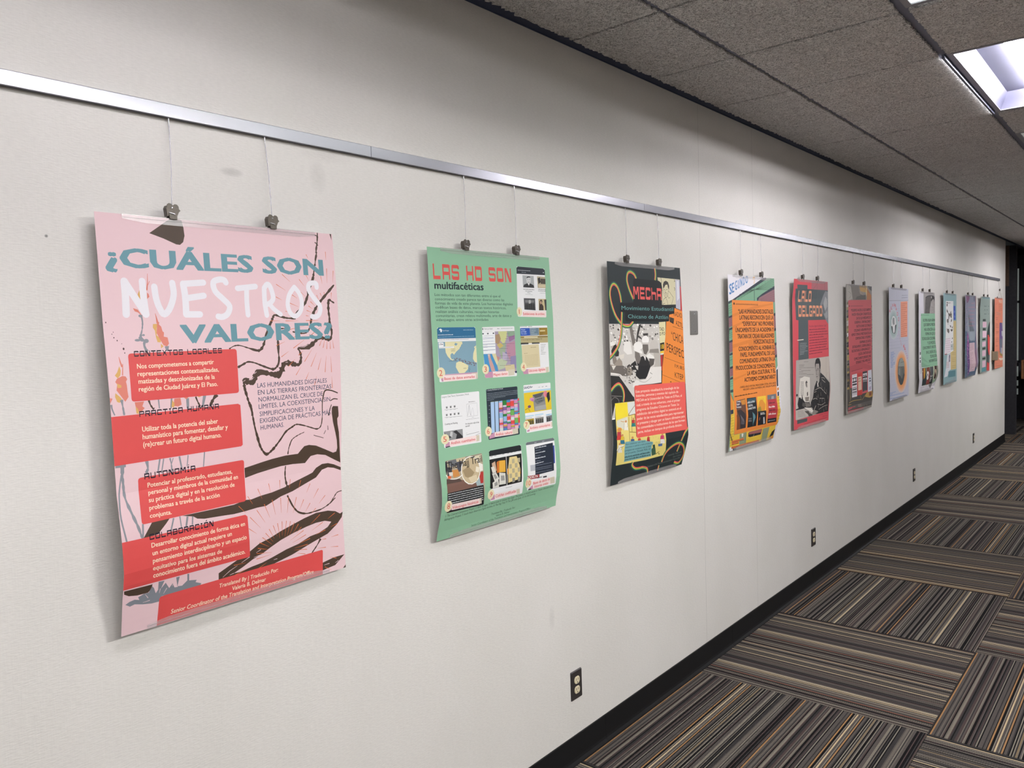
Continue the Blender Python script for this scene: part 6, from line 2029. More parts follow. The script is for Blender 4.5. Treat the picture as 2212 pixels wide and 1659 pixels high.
S(8021284,13,[90,9142,598,9120],0,0)
S(8021284,13,[415,9156,414,9280],0,0)
S(8021284,13,[5687,6771,6096,6751],0,0)
S(8021284,13,[5859,6759,5813,6916],0,0)
S(8021284,13,[5639,6941,6041,6922],0,0)
S(8021284,13,[5721,6921,5676,7078],0,0)
S(8021284,13,[5592,7111,5986,7092],0,0)
S(8021284,13,[5761,7099,5716,7256],0,0)
S(8021284,13,[5546,7280,5931,7262],0,0)
S(8021284,13,[5626,7261,5632,7422],0,0)
S(8021284,14,[5572,7457,5947,7439],0,0)
S(8021284,14,[5731,7445,5807,7615],0,0)
S(8021284,14,[5652,7641,6041,7625],0,0)
S(8021284,14,[5718,7620,5795,7791],0,0)
S(8021284,14,[5734,7826,6136,7812],0,0)
S(8021284,14,[5901,7815,5988,7988],0,0)
S(8021284,15,[5820,8011,6231,8000],0,0)
S(8021284,14,[5888,7991,5993,8167],0,0)
S(8021284,15,[5929,8201,6347,8192],0,0)
S(8021284,15,[6110,8194,6217,8371],0,0)
P(9213561,[1160,8355,1962,8325,2092,9013,1242,8994])
P(9213561,[4123,8383,4950,8378,4864,9145,4143,9119])
S(3817272,26,[1931,8337,1951,8898],0,0)
S(3817272,28,[4123,8383,4044,9106],0,0)
P(2501168,[2227,8404,3989,8417,3879,8686,2487,8677,2256,8616])
P(10116956,[2284,8363,3967,8365,3945,8578,2329,8513])
S(13619404,20,[2979,8543,2926,8700],0,0)
P(2501168,[5430,8705,5839,8582,5724,8947,5264,8992,5150,9080])
P(2501168,[7,8154,351,8596,296,8651,-28,8180])
P(14276304,[1393,8351,1602,8377,1582,8564,1433,8514])
P(13666876,[5264,8992,5778,8971,5830,9132,5179,9135])
P(9210496,[107,9181,81,8931,5852,9187,5891,9260,3316,9339])
P(14868452,[81,8931,450,8950,491,9189,121,9177])
P(2501168,[468,9046,913,9060,902,9168,521,9146])
P(14999782,[-57,-7,570,-42,4491,-17,3235,427,496,1248,-16,1381])
T(7117515,'S',135,1032,445,963,528,26,0)
T(4157094,'S',189,1019,406,952,475,-6,0)
T(7117515,'E',460,941,733,875,507,26,0)
T(4157094,'E',514,928,693,864,456,-6,0)
T(7117515,'G',825,812,1103,735,486,26,0)
T(4157094,'G',880,799,1062,724,438,-6,0)
T(7117515,'U',1194,712,1434,638,465,26,0)
T(4157094,'U',1250,698,1393,627,419,-6,0)
T(7117515,'N',1513,605,1756,537,456,26,0)
T(4157094,'N',1569,591,1714,526,410,-6,0)
T(7117515,'D',1842,516,2095,446,434,26,0)
T(4157094,'D',1899,501,2053,435,391,-6,0)
T(7117515,'O',2168,419,2491,340,424,26,0)
T(4157094,'O',2227,405,2448,329,382,-6,0)
S(14263868,25,[3153,18,3106,162,3295,123,3238,385],1,0)
S(14263868,25,[3377,25,3405,151,3298,383],1,0)
P(14263868,[3155,2,3417,-8,3396,72,3171,81])
P(14911551,[439,1294,5816,1322,5829,2095,5832,3431,5771,4901,5814,5709,5599,7031,5918,8351,481,8309,327,6266,348,4446])
P(14057274,[450,2031,3150,1585,5728,1396,5719,1496,3139,1744,442,2182])
P(14057274,[416,2634,2962,2156,2955,2251,407,2785])
P(14057274,[394,3601,5662,3060,5648,3226,384,3782])
P(14057274,[2286,3564,3465,3373,3740,3702,2342,3785])
P(14057274,[368,5357,1885,5174,1878,5267,381,5480])
S(13202479,16,[2065,3464,1795,6261],0,0)
S(13202479,16,[3618,1325,3740,1708],0,0)
S(13202479,16,[4130,4364,3861,6426],0,0)
S(13202479,16,[4349,4960,4110,6445],0,0)
S(13202479,15,[1861,6267,1882,8283],0,0)
S(13202479,16,[4110,6445,4288,8336],0,0)
S(13202479,16,[3776,6419,3937,8328],0,0)
P(2301212,[599,1427,741,1431,734,1540,600,1536])
GK(4862754,845,1497,3718,1503,28,1)
GK(4862754,843,1533,3715,1548,28,2)
T(2169370,'“LAS HUMANIDADES DIGITALES',1142,1994,5756,1998,230,26,0)
T(2169370,'LATINAS RECONOCEN QUE LA',1281,2313,5760,2325,230,26,0)
T(2169370,'“EXPERTICIA” NO PROVIENE',1606,2648,5761,2671,231,26,0)
T(2169370,'ÚNICAMENTE DE LA ACADEMIA Y',745,2963,5748,3005,229,26,0)
T(2169370,'TRATAN DE CREAR RELACIONES',968,3300,5775,3346,229,26,0)
T(2169370,'HORIZONTALES DE',2989,3635,5786,3674,234,26,0)
T(2169370,'CONOCIMIENTO AL HONRAR EL',1078,3959,5781,4005,230,26,0)
T(2169370,'PAPEL FUNDAMENTAL DE LAS',1262,4280,5773,4332,230,26,0)
T(2169370,'COMUNIDADES LATINAS EN LA',1159,4614,5765,4667,230,26,0)
T(2169370,'PRODUCCIÓN DE CONOCIMIENTO,',685,4941,5736,5034,222,26,0)
T(2169370,'LA VIDA CULTURAL Y EL',2029,5289,5725,5334,225,26,0)
T(2169370,'ACTIVISMO COMUNITARIO”',1648,5614,5725,5669,224,26,0)
T(3811101,'- GABRIELA BAEZA VENTURA, MARÍA EUGENIA COTERA, LINDA GARCÍA',1058,5913,5713,5977,102,14,0)
T(3811101,'MERCHANT, LORENA GAUTHEREAU, AND CAROLINA VILLAROEL',1480,6069,5707,6117,102,14,0)
GK(3811101,476,6333,3166,6322,68,3)
P(6965820,[623,6535,1668,6501,1780,8081,723,8090])
P(13207615,[1104,6561,1658,6531,1641,6810,1276,6809])
P(3814456,[682,7062,1127,7042,1615,7307,1774,8080,1162,8073,978,7430])
P(8210992,[618,7270,984,7523,1031,8073,734,8079])
P(4865362,[640,6567,1102,6577,1135,6950,626,6964])
S(9407122,12,[1041,7312,1187,7576,1174,7824],1,0)
S(9407122,12,[1089,7348,1238,7606,1214,7828],1,0)
S(9407122,12,[1141,7384,1290,7636,1254,7833],1,0)
S(9407122,12,[1193,7421,1342,7667,1294,7837],1,0)
S(9407122,13,[1246,7457,1394,7698,1334,7842],1,0)
S(9407122,13,[1299,7494,1446,7728,1374,7846],1,0)
S(9407122,13,[1358,7531,1499,7759,1414,7850],1,0)
S(9407122,13,[1417,7569,1551,7790,1454,7855],1,0)
T(15131356,'Crossing',655,6630,1097,6638,98,20,0)
T(15131356,'Digital',645,6776,995,6777,98,20,0)
T(15131356,'Fronteras',635,6922,1161,6940,98,20,0)
P(2238252,[1847,6503,2956,6526,3070,8115,1982,8104])
P(3822944,[1895,6551,2917,6558,2898,6764,1994,6842])
P(6261396,[2435,7293,2750,7483,2856,7623,2668,7925,2658,8117,2559,7656])
T(14869732,'AFRO-LATINX',1900,6796,2784,6792,106,20,0)
T(14869732,'DIGITAL',1992,6974,2526,6969,106,20,0)
T(14869732,'CONNECTIONS',1880,7139,2828,7127,106,20,0)
GK(12764872,2012,7615,2386,7641,29,985)
GK(12764872,2033,7703,2410,7730,29,1012)
GK(12764872,2051,7775,2429,7803,30,1034)
P(15384639,[3132,6521,4213,6545,4082,7361,3068,7322])
P(14257978,[3328,6801,3518,6721,3730,6723,3912,6884,4060,7027,3959,7350,3205,7319,3138,7105])
P(10127930,[3113,7134,3455,7070,3543,7352,3082,7324])
S(9398826,16,[3294,6596,3298,6734],0,0)
S(9398826,16,[3466,6623,3471,6749],0,0)
S(9398826,16,[3678,6624,3679,6767],0,0)
S(9398826,16,[3851,6652,3854,6782],0,0)
P(2237482,[3055,7321,4080,7355,4320,8139,3263,8120])
GK(15131872,3399,7477,3890,7484,53,1)
GK(15131872,3418,7544,3983,7552,54,2)
P(12764358,[3829,7723,3965,7705,4181,8091,3966,8100])
E(8014394,3382,7759,87,94)
P(7171956,[4405,6534,5538,6545,5492,6822,4359,6805])
P(11811908,[4362,6792,5495,6809,5622,7916,4422,7868])
P(2500138,[4422,7868,5619,7909,5730,8159,4515,8128])
P(10132640,[4911,6641,5212,6632,5206,6798,4872,6796])
GK(6236724,4525,7029,5288,7051,97,728)
GK(15785176,4461,7253,5229,7278,97,798)
GK(6236724,4495,7434,5254,7461,103,852)
GK(15785176,4471,7650,5453,7702,105,918)
GK(13224652,4591,8019,5506,8043,35,4)
P(13595715,[274,8716,1729,8730,1699,8618,274,8605])
P(13595715,[293,8824,1134,8829,1109,8719,293,8712])
P(13595715,[299,9038,3835,9085,3769,8964,291,8922])
T(3811874,'Translated By | Traducido Por:',308,8720,1720,8747,65,4,10)
T(3811874,'Valeria B. Delmar',330,8841,1142,8861,64,4,10)
T(3811874,'Senior Coordinator of the Translation and Interpretation Program/Office',308,9017,3791,9053,67,4,10)
finish(r, 3)
r = poster(4.683, 1.974, [(0, 0.034), (0.06, 0.03), (0.12, 0.022), (0.5, 0.022), (0.917, 0.024)], [(0, 0.03), (0.5, 0.034), (0.7, 0.044), (0.85, 0.03), (0.917, 0.028)], 13914458, 'red and grey poster with photo of a man in plaid shirt writing')
P(11298412,[3078,61,6152,-19,6126,559,3035,571])
S(8408148,19,[4097,1,3964,229,3300,564],1,0)
S(8408148,26,[5422,5,5550,540],1,0)
P(5397341,[592,331,2319,316,2355,557,6126,552,6103,2477,2531,2496,2534,4850,2515,4920,865,4931,937,2490,562,2466,358,584,641,576])
P(8882573,[5615,604,6150,657,6168,2743,5976,2724,5708,2557,5270,2178,4924,1853,4655,1482,5220,906])
P(11316398,[5589,965,5956,1123,5980,1617,5555,1883,5208,1525])
P(7106419,[4847,1561,5212,1427,5549,2014,5274,2080])
P(10329762,[5362,2146,5922,1882,5994,2311,5715,2409])
S(4278604,19,[4097,1,4037,609,3708,1539],1,0)
S(4278604,20,[5597,571,5773,1027,6085,1418],1,0)
S(4278604,20,[5942,1420,5738,1882],1,0)
TS(15244923,'LALO',892,1372,3083,1343,689,0,0)
TS(15244923,'DELGADO',960,2279,4997,2263,700,0,0)
P(15656148,[722,3682,1731,3664,1730,3714,736,3735])
T(8334404,'El archivo digital de Abelardo “Lalo”',2683,2931,5766,2911,122,2,0)
GK(8334404,2701,3120,5520,3100,77,0)
GK(8334404,2695,3291,5906,3263,77,1)
GK(8334404,2689,3461,5990,3427,77,2)
GK(8334404,2683,3631,5255,3601,77,3)
GK(8334404,2678,3801,5838,3759,77,4)
GK(8334404,2672,3971,5785,3925,77,5)
GK(8334404,2666,4141,5777,4091,77,6)
GK(8334404,2660,4312,5588,4259,77,7)
GK(8334404,2654,4482,5946,4418,78,8)
GK(8334404,2648,4652,4900,4605,77,9)
GK(11383988,1116,3932,2211,3939,37,0)
GK(11383988,1112,4037,2150,4039,37,1)
GK(11383988,1110,4123,2418,4130,37,2)
GK(11383988,1107,4219,2144,4214,37,3)
GK(11383988,1104,4320,2019,4309,37,4)
GK(11383988,1101,4419,2392,4417,37,5)
GK(11383988,1098,4517,1818,4492,37,6)
GK(11383988,1095,4616,1767,4585,37,7)
P(11446434,[491,4926,6085,4899,6085,5759,6068,7428,5967,8544,4072,8543,2416,8571,359,8584,284,7894])
P(13024434,[4445,4939,6085,4899,5910,6482,5408,6284,4587,5907])
S(9472128,20,[5559,4937,5391,6283],0,0)
S(9472128,16,[5726,5939,5547,6061,5473,6321],1,0)
GK(6249303,1748,5083,2462,5103,31,0)
GK(6249303,944,5242,1830,5274,31,1)
GK(6249303,940,5313,1689,5339,31,2)
GK(6249303,935,5405,3387,5521,31,3)
GK(6249303,929,5512,1288,5520,31,4)
GK(6249303,1315,5602,2774,5670,31,5)
GK(6249303,904,5671,1593,5698,31,6)
GK(6249303,883,5781,2157,5843,31,7)
GK(6249303,2168,5900,3275,5953,32,8)
GK(6249303,872,5971,1525,5999,31,9)
GK(6249303,1758,6057,1759,6045,31,10)
P(14538703,[1067,6076,1764,5973,2621,6095,2578,7488,2319,7647,1790,7563,1484,7396,963,7694,832,7018])
GK(4999494,1132,6297,1622,6308,37,0)
GK(4999494,1127,6380,1616,6392,37,1)
GK(4999494,1122,6464,1611,6476,37,2)
GK(4999494,1117,6547,1605,6559,37,3)
GK(4999494,1112,6630,1599,6643,37,4)
GK(4999494,1107,6714,1594,6727,37,5)
GK(4999494,1103,6797,1588,6811,37,6)
GK(4999494,1098,6880,1582,6895,37,7)
GK(4999494,1093,6964,1577,6979,37,8)
GK(4999494,1091,7047,1577,7063,37,9)
GK(4999494,1092,7131,1580,7148,37,10)
P(3881274,[1895,6348,2061,6249,2211,6369,2239,6623,2066,6705,1955,6603])
P(12367020,[2050,6390,2223,6417,2236,6654,2067,6689])
P(4999752,[2084,7021,2244,6954,2268,7193,2111,7244])
P(9472128,[1780,7280,2459,7303,2397,7584,1869,7539])
P(2894895,[338,7899,766,7877,613,7617,809,7232,1039,7220,1233,7360,1306,7055,1468,7380,1710,7557,2524,7658,2928,8013,1644,7974,375,7970])
P(8025456,[1712,7588,2528,7706,2795,7937,1966,7910])
P(5723217,[1433,7564,1958,7735,1721,7871,1318,7772])
P(13485758,[392,7198,581,7183,571,7890,392,7898])
E(2894895,530,7055,135,79)
P(12630707,[312,7989,1644,7965,2484,8514,297,8547])
GK(6249303,607,8079,1485,8094,28,0)
GK(6249303,606,8159,1602,8187,28,1)
GK(6249303,605,8239,1720,8280,28,2)
GK(6249303,604,8319,1839,8373,28,3)
GK(6249303,603,8399,1959,8468,28,4)
P(3223860,[3493,6583,3723,6373,4189,6354,4435,5882,4994,6111,5564,6426,5939,6633,5956,7319,5986,8546,4072,8536,3055,8459,3149,8114,2796,7953,2757,7678,3081,7418,3209,6947,3357,6701])
P(10722198,[3699,5293,4232,5286,4379,5635,4394,5928,4210,6177,3950,6371,3755,6310,3613,6076,3591,5657])
P(8419957,[4238,5660,4427,5670,4386,5993,4206,6209,4141,6043])
P(11249054,[3810,6346,4223,6210,4179,6435,3947,6614])
P(2565930,[3566,5656,3574,5271,3702,5036,3906,4948,4140,4936,4373,4991,4537,5220,4542,5448,4425,5686,4311,5631,4248,5303,3734,5285,3646,5467])
S(3091758,29,[3668,5726,3797,5707],0,0)
S(3091758,29,[3925,5701,4132,5686],0,0)
S(3091758,29,[3694,5646,3814,5637],0,0)
S(3091758,29,[3935,5618,4158,5616],0,0)
S(3091758,29,[3823,5702,3727,5954,3859,5988],0,0)
S(3091758,29,[3709,6121,3945,6116],0,0)
S(3091758,29,[4273,5662,4325,5794],0,0)
P(14538704,[3796,6474,3951,6582,3991,6746,3851,6801])
S(11051418,41,[3331,6956,3791,6893,4296,6865,4990,7162],1,0)
S(11051418,42,[3294,7082,3619,7042],1,0)
S(11051418,42,[3090,7515,3504,7485,3854,7578],1,0)
S(11051418,42,[4618,6333,4943,6485,5192,6567],1,0)
S(11051418,42,[4545,6230,4974,6257,5134,6366],1,0)
S(11051418,43,[4899,7138,5374,7340],1,0)
S(11051418,43,[3894,7874,4614,8003,5311,7899],1,0)
S(11051418,43,[4191,7541,5075,7614],1,0)
S(11051418,43,[4213,8262,4997,8137,5720,8102],1,0)
S(8025456,52,[3938,7261,3987,7492],0,0)
S(8025456,53,[4052,7888,4103,8121],0,0)
S(8025456,53,[4390,7165,4444,7398],0,0)
S(8025456,53,[4674,7581,4732,7816],0,0)
S(8025456,52,[5019,6884,5042,7116],0,0)
S(8025456,54,[5120,7618,5185,7855],0,0)
S(8025456,54,[5508,8183,5580,8424],0,0)
S(8025456,54,[5123,8314,5181,8552],0,0)
S(8025456,54,[5667,7463,5738,7702],0,0)
S(8025456,51,[4141,6757,4131,6983],0,0)
S(8025456,52,[4560,6786,4553,7014],0,0)
S(8025456,52,[4424,6516,4413,6743],0,0)
S(8025456,52,[3739,7342,3785,7573],0,0)
S(8025456,53,[4206,7640,4258,7874],0,0)
S(8025456,54,[5357,7040,5423,7278],0,0)
S(1973793,45,[3459,6901,3651,8274],0,0)
S(1973793,45,[3787,6925,4007,8308],0,0)
S(1973793,45,[4118,6950,4368,8342],0,0)
S(1973793,46,[4452,6974,4734,8377],0,0)
S(1973793,47,[4875,7005,5200,8421],0,0)
S(1973793,47,[5312,7037,5674,8466],0,0)
P(15196633,[1642,7902,2803,8034,3268,8264,3019,8359,2393,8155])
P(9472387,[3046,8361,3248,8236,3562,7974,3684,7920,3657,8048,3419,8220,3958,8336,4148,8419,3451,8514,3100,8479])
P(5723217,[1731,8155,2395,8187,2574,8331,3100,8479,3103,8544,2459,8543,2325,8403])
P(13914458,[216,8594,2416,8555,4072,8543,5985,8539,5997,9203,241,9211])
P(5397341,[519,8588,2229,8625,2178,8832,527,8830])
T(8334404,'Translated By | Traducido Por:',4273,8667,5870,8659,67,2,10)
T(8334404,'Valeria B. Delmar',4945,8827,5880,8828,67,2,10)
T(8334404,'Senior Coordinator of the Translation and Interpretation Program/Office',1654,8990,5889,8963,72,2,10)
finish(r, 3)
r = poster(5.669, 1.972, [(0, 0.03), (0.6, 0.03), (0.917, 0.026)], [(0, 0.03), (0.6, 0.034), (0.8, 0.037), (0.917, 0.024)], 9275263, 'dull red quotation poster with four book covers near its bottom')
P(9867402,[101,27,6160,-117,6158,1430,70,1485])
P(11578276,[198,87,1103,61,1437,998,473,1169,176,1111])
P(7959148,[1051,78,2980,40,3184,389,3716,670,4142,1022,1588,1091])
P(10589319,[2766,46,3130,390,4052,434,3933,698,3177,616])
P(13016157,[2980,40,4844,-13,4883,482,4050,467,3290,419])
P(14862474,[4732,-10,4934,-15,4939,481,4682,783,4629,388])
P(12418383,[4895,151,5956,693,5944,1012,4808,1029])
P(5526614,[5070,-19,6100,-14,6086,355,5515,235])
P(6314838,[3280,743,4597,653,4585,1015,2107,1052,2427,823])
S(4604480,16,[395,174,896,223,491,358],1,0)
S(4604480,16,[488,483,1188,719,576,1012],1,0)
S(4604480,16,[1304,150,1393,715,1691,1090],1,0)
S(4604480,16,[3613,477,3932,731,3281,711],1,0)
S(4604480,16,[4174,72,5056,379,5733,530],1,0)
S(4604480,17,[5523,35,5970,358],1,0)
P(8088655,[123,1298,522,1200,648,1386,170,1422])
P(10589277,[5935,1230,6167,1228,6162,1329,5930,1365])
P(12038568,[119,1485,518,1387,644,1574,166,1609])
P(6314838,[5928,1432,6158,1430,6154,1531,5922,1566])
P(10589277,[115,1671,514,1575,639,1762,162,1795])
P(10589277,[5920,1633,6150,1632,6146,1733,5914,1768])
P(6314838,[111,1858,510,1762,635,1950,158,1982])
P(3420979,[5912,1835,6142,1834,6138,1935,5907,1969])
P(8088655,[107,2044,505,1950,631,2138,154,2169])
P(6314838,[5904,2036,6134,2036,6130,2137,5899,2171])
P(3420979,[103,2231,501,2138,627,2326,150,2356])
P(6314838,[5896,2238,6126,2238,6122,2339,5891,2372])
P(10589277,[99,2418,497,2325,622,2514,146,2542])
P(6314838,[5888,2440,6118,2440,6114,2542,5883,2574])
P(12038568,[95,2604,493,2513,618,2702,142,2729])
P(10589277,[5880,2641,6110,2643,6106,2744,5875,2776])
P(12038568,[91,2791,489,2701,614,2890,138,2916])
P(3420979,[5873,2843,6102,2845,6098,2946,5867,2977])
P(8088655,[88,2978,485,2889,610,3078,134,3103])
P(3420979,[5865,3045,6094,3047,6090,3148,5860,3179])
P(10589277,[84,3165,481,3077,606,3267,130,3291])
P(10589277,[5857,3246,6086,3250,6082,3351,5852,3381])
P(8088655,[80,3352,476,3265,601,3455,126,3478])
P(3420979,[5849,3448,6078,3452,6074,3553,5844,3583])
P(3420979,[76,3539,472,3453,597,3643,122,3665])
P(3420979,[5841,3650,6070,3655,6066,3756,5836,3785])
P(8088655,[72,3726,468,3641,593,3832,118,3852])
P(3420979,[5834,3852,6062,3857,6058,3958,5829,3987])
P(10589277,[68,3913,464,3829,589,4021,114,4040])
P(6314838,[5826,4054,6054,4060,6051,4161,5821,4189])
P(3420979,[64,4101,460,4017,585,4209,110,4227])
P(10589277,[5818,4256,6047,4262,6043,4363,5813,4391])
P(3420979,[60,4288,456,4205,580,4398,107,4414])
P(6314838,[5810,4458,6039,4465,6035,4566,5805,4593])
P(3420979,[56,4475,452,4394,576,4586,103,4602])
P(6314838,[5803,4660,6031,4667,6027,4769,5798,4795])
P(15987699,[177,3416,404,3405,419,3608,220,3698])
P(5591631,[128,5748,670,5743,874,7277,5918,6950,6074,7980,6395,9137,294,9245])
P(11375963,[155,4433,601,4384,647,4543,182,4572])
P(6314838,[151,4621,596,4573,642,4732,178,4759])
P(3420979,[147,4808,592,4762,638,4921,174,4947])
P(11375963,[143,4996,588,4951,634,5110,170,5135])
P(11375963,[139,5184,584,5140,630,5299,166,5323])
P(6314838,[136,5372,580,5329,626,5488,162,5511])
P(3420979,[132,5560,575,5518,621,5678,158,5699])
P(9074765,[128,5748,571,5707,617,5867,154,5887])
P(6314838,[124,5936,567,5896,615,6056,153,6076])
P(11375963,[125,6124,566,6085,617,6246,157,6264])
P(3420979,[128,6313,568,6275,620,6436,160,6453])
P(6314838,[132,6502,571,6465,622,6626,164,6642])
P(9074765,[135,6690,573,6655,624,6816,167,6831])
P(3420979,[139,6879,576,6845,627,7006,170,7020])
P(3420979,[142,7068,578,7035,629,7196,174,7209])
P(11375963,[146,7258,581,7225,631,7387,177,7398])
S(11835739,44,[676,7041,983,8082],1,0)
S(11835739,45,[609,8369,1496,8284,3354,8339],1,0)
S(11835739,47,[3083,8021,3361,8372],1,0)
S(11835739,47,[3577,8390,4348,8052,4816,8189],1,0)
S(11835739,45,[875,7436,896,8234],1,0)
S(11835739,45,[419,8512,1115,8508],1,0)
P(12425562,[4552,7901,5859,7879,6103,8323,5309,8363,4174,8205])
P(9065538,[5089,7940,5744,7955,5708,8224,5152,8215])
P(6907492,[423,8607,6068,8594,6237,8883,335,8885])
P(10262159,[237,8939,6217,8984,6219,9139,243,9240])
P(13393766,[474,1144,624,1105,5944,1012,5970,2709,5848,6268,5637,7897,2366,7949,2374,7317,855,7346,714,5998,501,4413])
P(12474463,[668,5806,3136,5570,5752,5993,5792,6265,3441,6043,864,6197])
P(2694947,[616,1474,746,1473,744,1579,623,1580])
GK(5910583,916,1540,3852,1503,45,1)
T(3877172,'“PODEMOS HACER LO QUE SABEMOS',1058,1917,5820,1822,182,24,0)
T(3877172,'HACER: VISUALIZAR CONJUNTOS DE',1274,2207,5832,2124,182,24,0)
T(3877172,'DATOS QUE HEREDAMOS DE',2276,2484,5775,2412,184,24,0)
T(3877172,'GOBIERNOS, CORPORACIONES E',1854,2769,5763,2708,183,24,0)
T(3877172,'INSTITUCIONES CULTURALES',2282,3052,5752,2996,184,24,0)
T(3877172,'UTILIZANDO HERRAMIENTAS QUE',1715,3354,5787,3279,183,24,0)
T(3877172,'HEMOS TOMADO PRESTADAS DE LAS',1148,3648,5708,3567,182,24,0)
T(3877172,'CORPORACIONES. O PODEMOS',2030,3923,5696,3866,184,24,0)
T(3877172,'EXAMINAR LOS DATOS',3017,4206,5707,4186,185,24,0)
T(3877172,'DETENIDAMENTE, DESMENUZARLOS,',1319,4522,5674,4467,183,24,0)
T(3877172,'RECONSTRUIRLOS, REIMAGINARLOS Y',1191,4809,5516,4743,183,24,0)
T(3877172,'QUIZÁS CONSTRUIR ALGO',2676,5070,5721,5013,185,24,0)
T(3877172,'COMPLETAMENTE DIFERENTE, MÁS',1664,5395,5687,5322,184,24,0)
T(3877172,'EXTRAÑO Y MÁS AMBICIOSO”',2119,5660,5677,5584,184,24,0)
GK(3877172,4864,5756,5694,5727,54,1)
GK(5910583,1114,6163,3600,6078,45,2)
P(14999781,[1215,6407,2302,6379,2319,8027,1224,8031])
P(3156535,[1286,6647,2258,6629,2258,6694,1286,6711])
P(3156535,[1287,6903,2256,6888,2255,6985,1287,6999])
P(3156535,[1287,7079,2254,7066,2253,7179,1288,7191])
P(3156535,[1288,7351,2251,7341,2251,7379,1288,7389])
P(3156535,[1289,7447,2250,7438,2250,7519,1289,7527])
P(3156535,[1289,7623,2249,7616,2248,7664,1289,7671])
P(3156535,[1289,7703,2248,7697,2247,7742,1290,7747])
P(8091263,[1290,7831,2247,7826,2246,7852,1290,7856])
P(3156535,[1446,6644,1567,6645,1587,6942,1467,6940])
P(3156535,[1972,6644,2115,6640,2123,6912,1991,6922])
GK(8814986,1517,6495,2075,6476,32,5)
P(13584709,[2385,6345,3518,6343,3473,8001,2386,7983])
P(14993072,[2536,6646,3372,6630,3379,7616,2574,7623])
GK(9062720,2589,6545,3111,6543,59,2)
GK(9071963,2585,6811,3105,6804,72,3)
GK(10256228,2583,7006,3206,6997,85,4)
P(4539721,[3625,6316,4687,6307,4688,7743,3603,7797])
P(14868195,[3695,6468,4669,6456,4659,6673,3688,6698])
P(14868195,[3685,6813,4686,6808,4701,6959,3691,6962])
GK(4539721,3764,6670,4605,6663,132,2)
GK(4539721,3756,6933,4594,6929,86,3)
P(14868195,[3689,7038,4719,7044,4718,7070,3688,7064])
S(8092545,40,[3815,7746,4346,7719],0,0)
S(6316134,33,[3940,7160,4143,7438,4028,7696],1,0)
P(14146277,[4896,6302,5791,6275,5838,7867,4821,7894])
P(4739172,[5199,6872,5565,6867,5581,6963,5205,6960])
P(4739172,[5189,7057,5576,7047,5593,7150,5194,7158])
GK(8226201,5230,7311,5672,7307,27,1)
P(12168650,[5109,7539,5660,7509,5589,7775,5076,7771])
P(13393766,[427,8703,2056,8713,2063,8765,430,8760])
P(13393766,[432,8817,1237,8756,1242,8808,435,8875])
P(13393766,[438,8932,4037,8954,4051,9009,440,8990])
P(13393766,[443,9047,4068,9077,4083,9132,445,9105])
P(9076598,[2620,8638,3421,8658,3588,8921,2708,8842])
S(10259062,47,[3708,8732,3846,8944],0,0)
S(10259062,48,[4100,8766,4244,8979],0,0)
S(10259062,48,[4783,8825,4940,9042],0,0)
finish(r, 3)
r = poster(6.7305, 1.978, [(0, 0.034), (0.6, 0.034), (0.8, 0.04), (0.917, 0.038)], [(0, 0.032), (0.6, 0.033), (0.917, 0.034)], 13422045, 'pale blue-grey poster with two oval pictures and a salmon text box')
P(13224664,[42,201,6160,37,6146,972,32,1056])
P(11185082,[32,1049,6147,934,6146,987,31,1099])
S(11185082,29,[2344,219,2405,1005],0,0)
S(11185082,22,[2921,206,2954,997],0,0)
GK(10264497,3944,611,5841,550,75,1)
GK(10264497,3837,817,5838,755,98,2)
S(11252165,14,[-47,1948,3557,1862],0,0)
S(11252165,15,[1826,1723,3412,1677],0,0)
S(11252165,14,[129,4185,5790,4143],0,0)
S(11252165,14,[126,4418,5787,4392],0,0)
S(11252165,14,[123,4670,5016,4658],0,0)
S(11252165,14,[120,4921,3516,4917],0,0)
S(11252165,15,[2980,1200,3090,3938],0,0)
S(11252165,15,[1798,3913,3383,3906],0,0)
E(13687005,1359,2959,1540,1253)
E(12833235,1359,2959,1345,1122)
E(12110539,1359,2959,1148,991)
E(11453636,1359,2959,952,860)
E(10993342,1359,2959,756,730)
P(4278090,[663,3115,1111,2740,1955,2672,2208,3003,2017,3404,1801,3693,1518,3769,1030,3644,756,3351])
P(15527150,[696,2665,1116,2305,1607,2306,2028,2526,2165,2984,1808,3091,1732,3546,1448,3742,1170,3574,1036,3137,663,3097])
P(10066847,[1044,2558,1254,2414,1605,2451,1669,2962,1247,3031,1040,2812])
P(3488061,[1880,3036,2179,3003,2019,3294,1772,3693])
S(9284260,18,[753,3621,1097,3863,1586,3909,2013,3734],1,0)
T(14443633,'A',47,2012,457,1996,250,8,0)
T(14443633,'L',597,1773,1012,1756,252,8,0)
T(14443633,'V',875,1577,1293,1559,274,8,0)
T(14443633,'A',1350,1526,1772,1508,276,8,0)
T(14443633,'R',1771,1592,2197,1574,263,8,0)
T(14443633,'A',1994,1850,2423,1833,242,8,0)
T(14443633,'D',2360,2270,2792,2255,294,8,0)
T(14443633,'O',2699,2731,3135,2718,333,8,0)
S(14443633,30,[2924,3305,3041,3203,3098,3330],0,0)
S(14443633,30,[2890,3638,3008,3536,3064,3663],0,0)
S(14443633,30,[2946,3842,3063,3741,3120,3868],0,0)
S(14443633,30,[3059,4048,3177,3947,3234,4074],0,0)
S(14443633,30,[3203,4219,3321,4117,3378,4245],0,0)
S(14443633,30,[3376,4409,3495,4307,3552,4436],0,0)
S(14443633,30,[3550,4600,3669,4498,3726,4627],0,0)
S(14443633,30,[3695,4754,3815,4652,3872,4781],0,0)
T(14443633,'E',4347,4942,4890,4943,212,8,0)
T(14443633,'S',4645,5178,5191,5181,212,8,0)
P(15967625,[3567,1104,5803,1037,5698,4073,3557,4074])
GK(12213831,3682,1307,5615,1256,49,0)
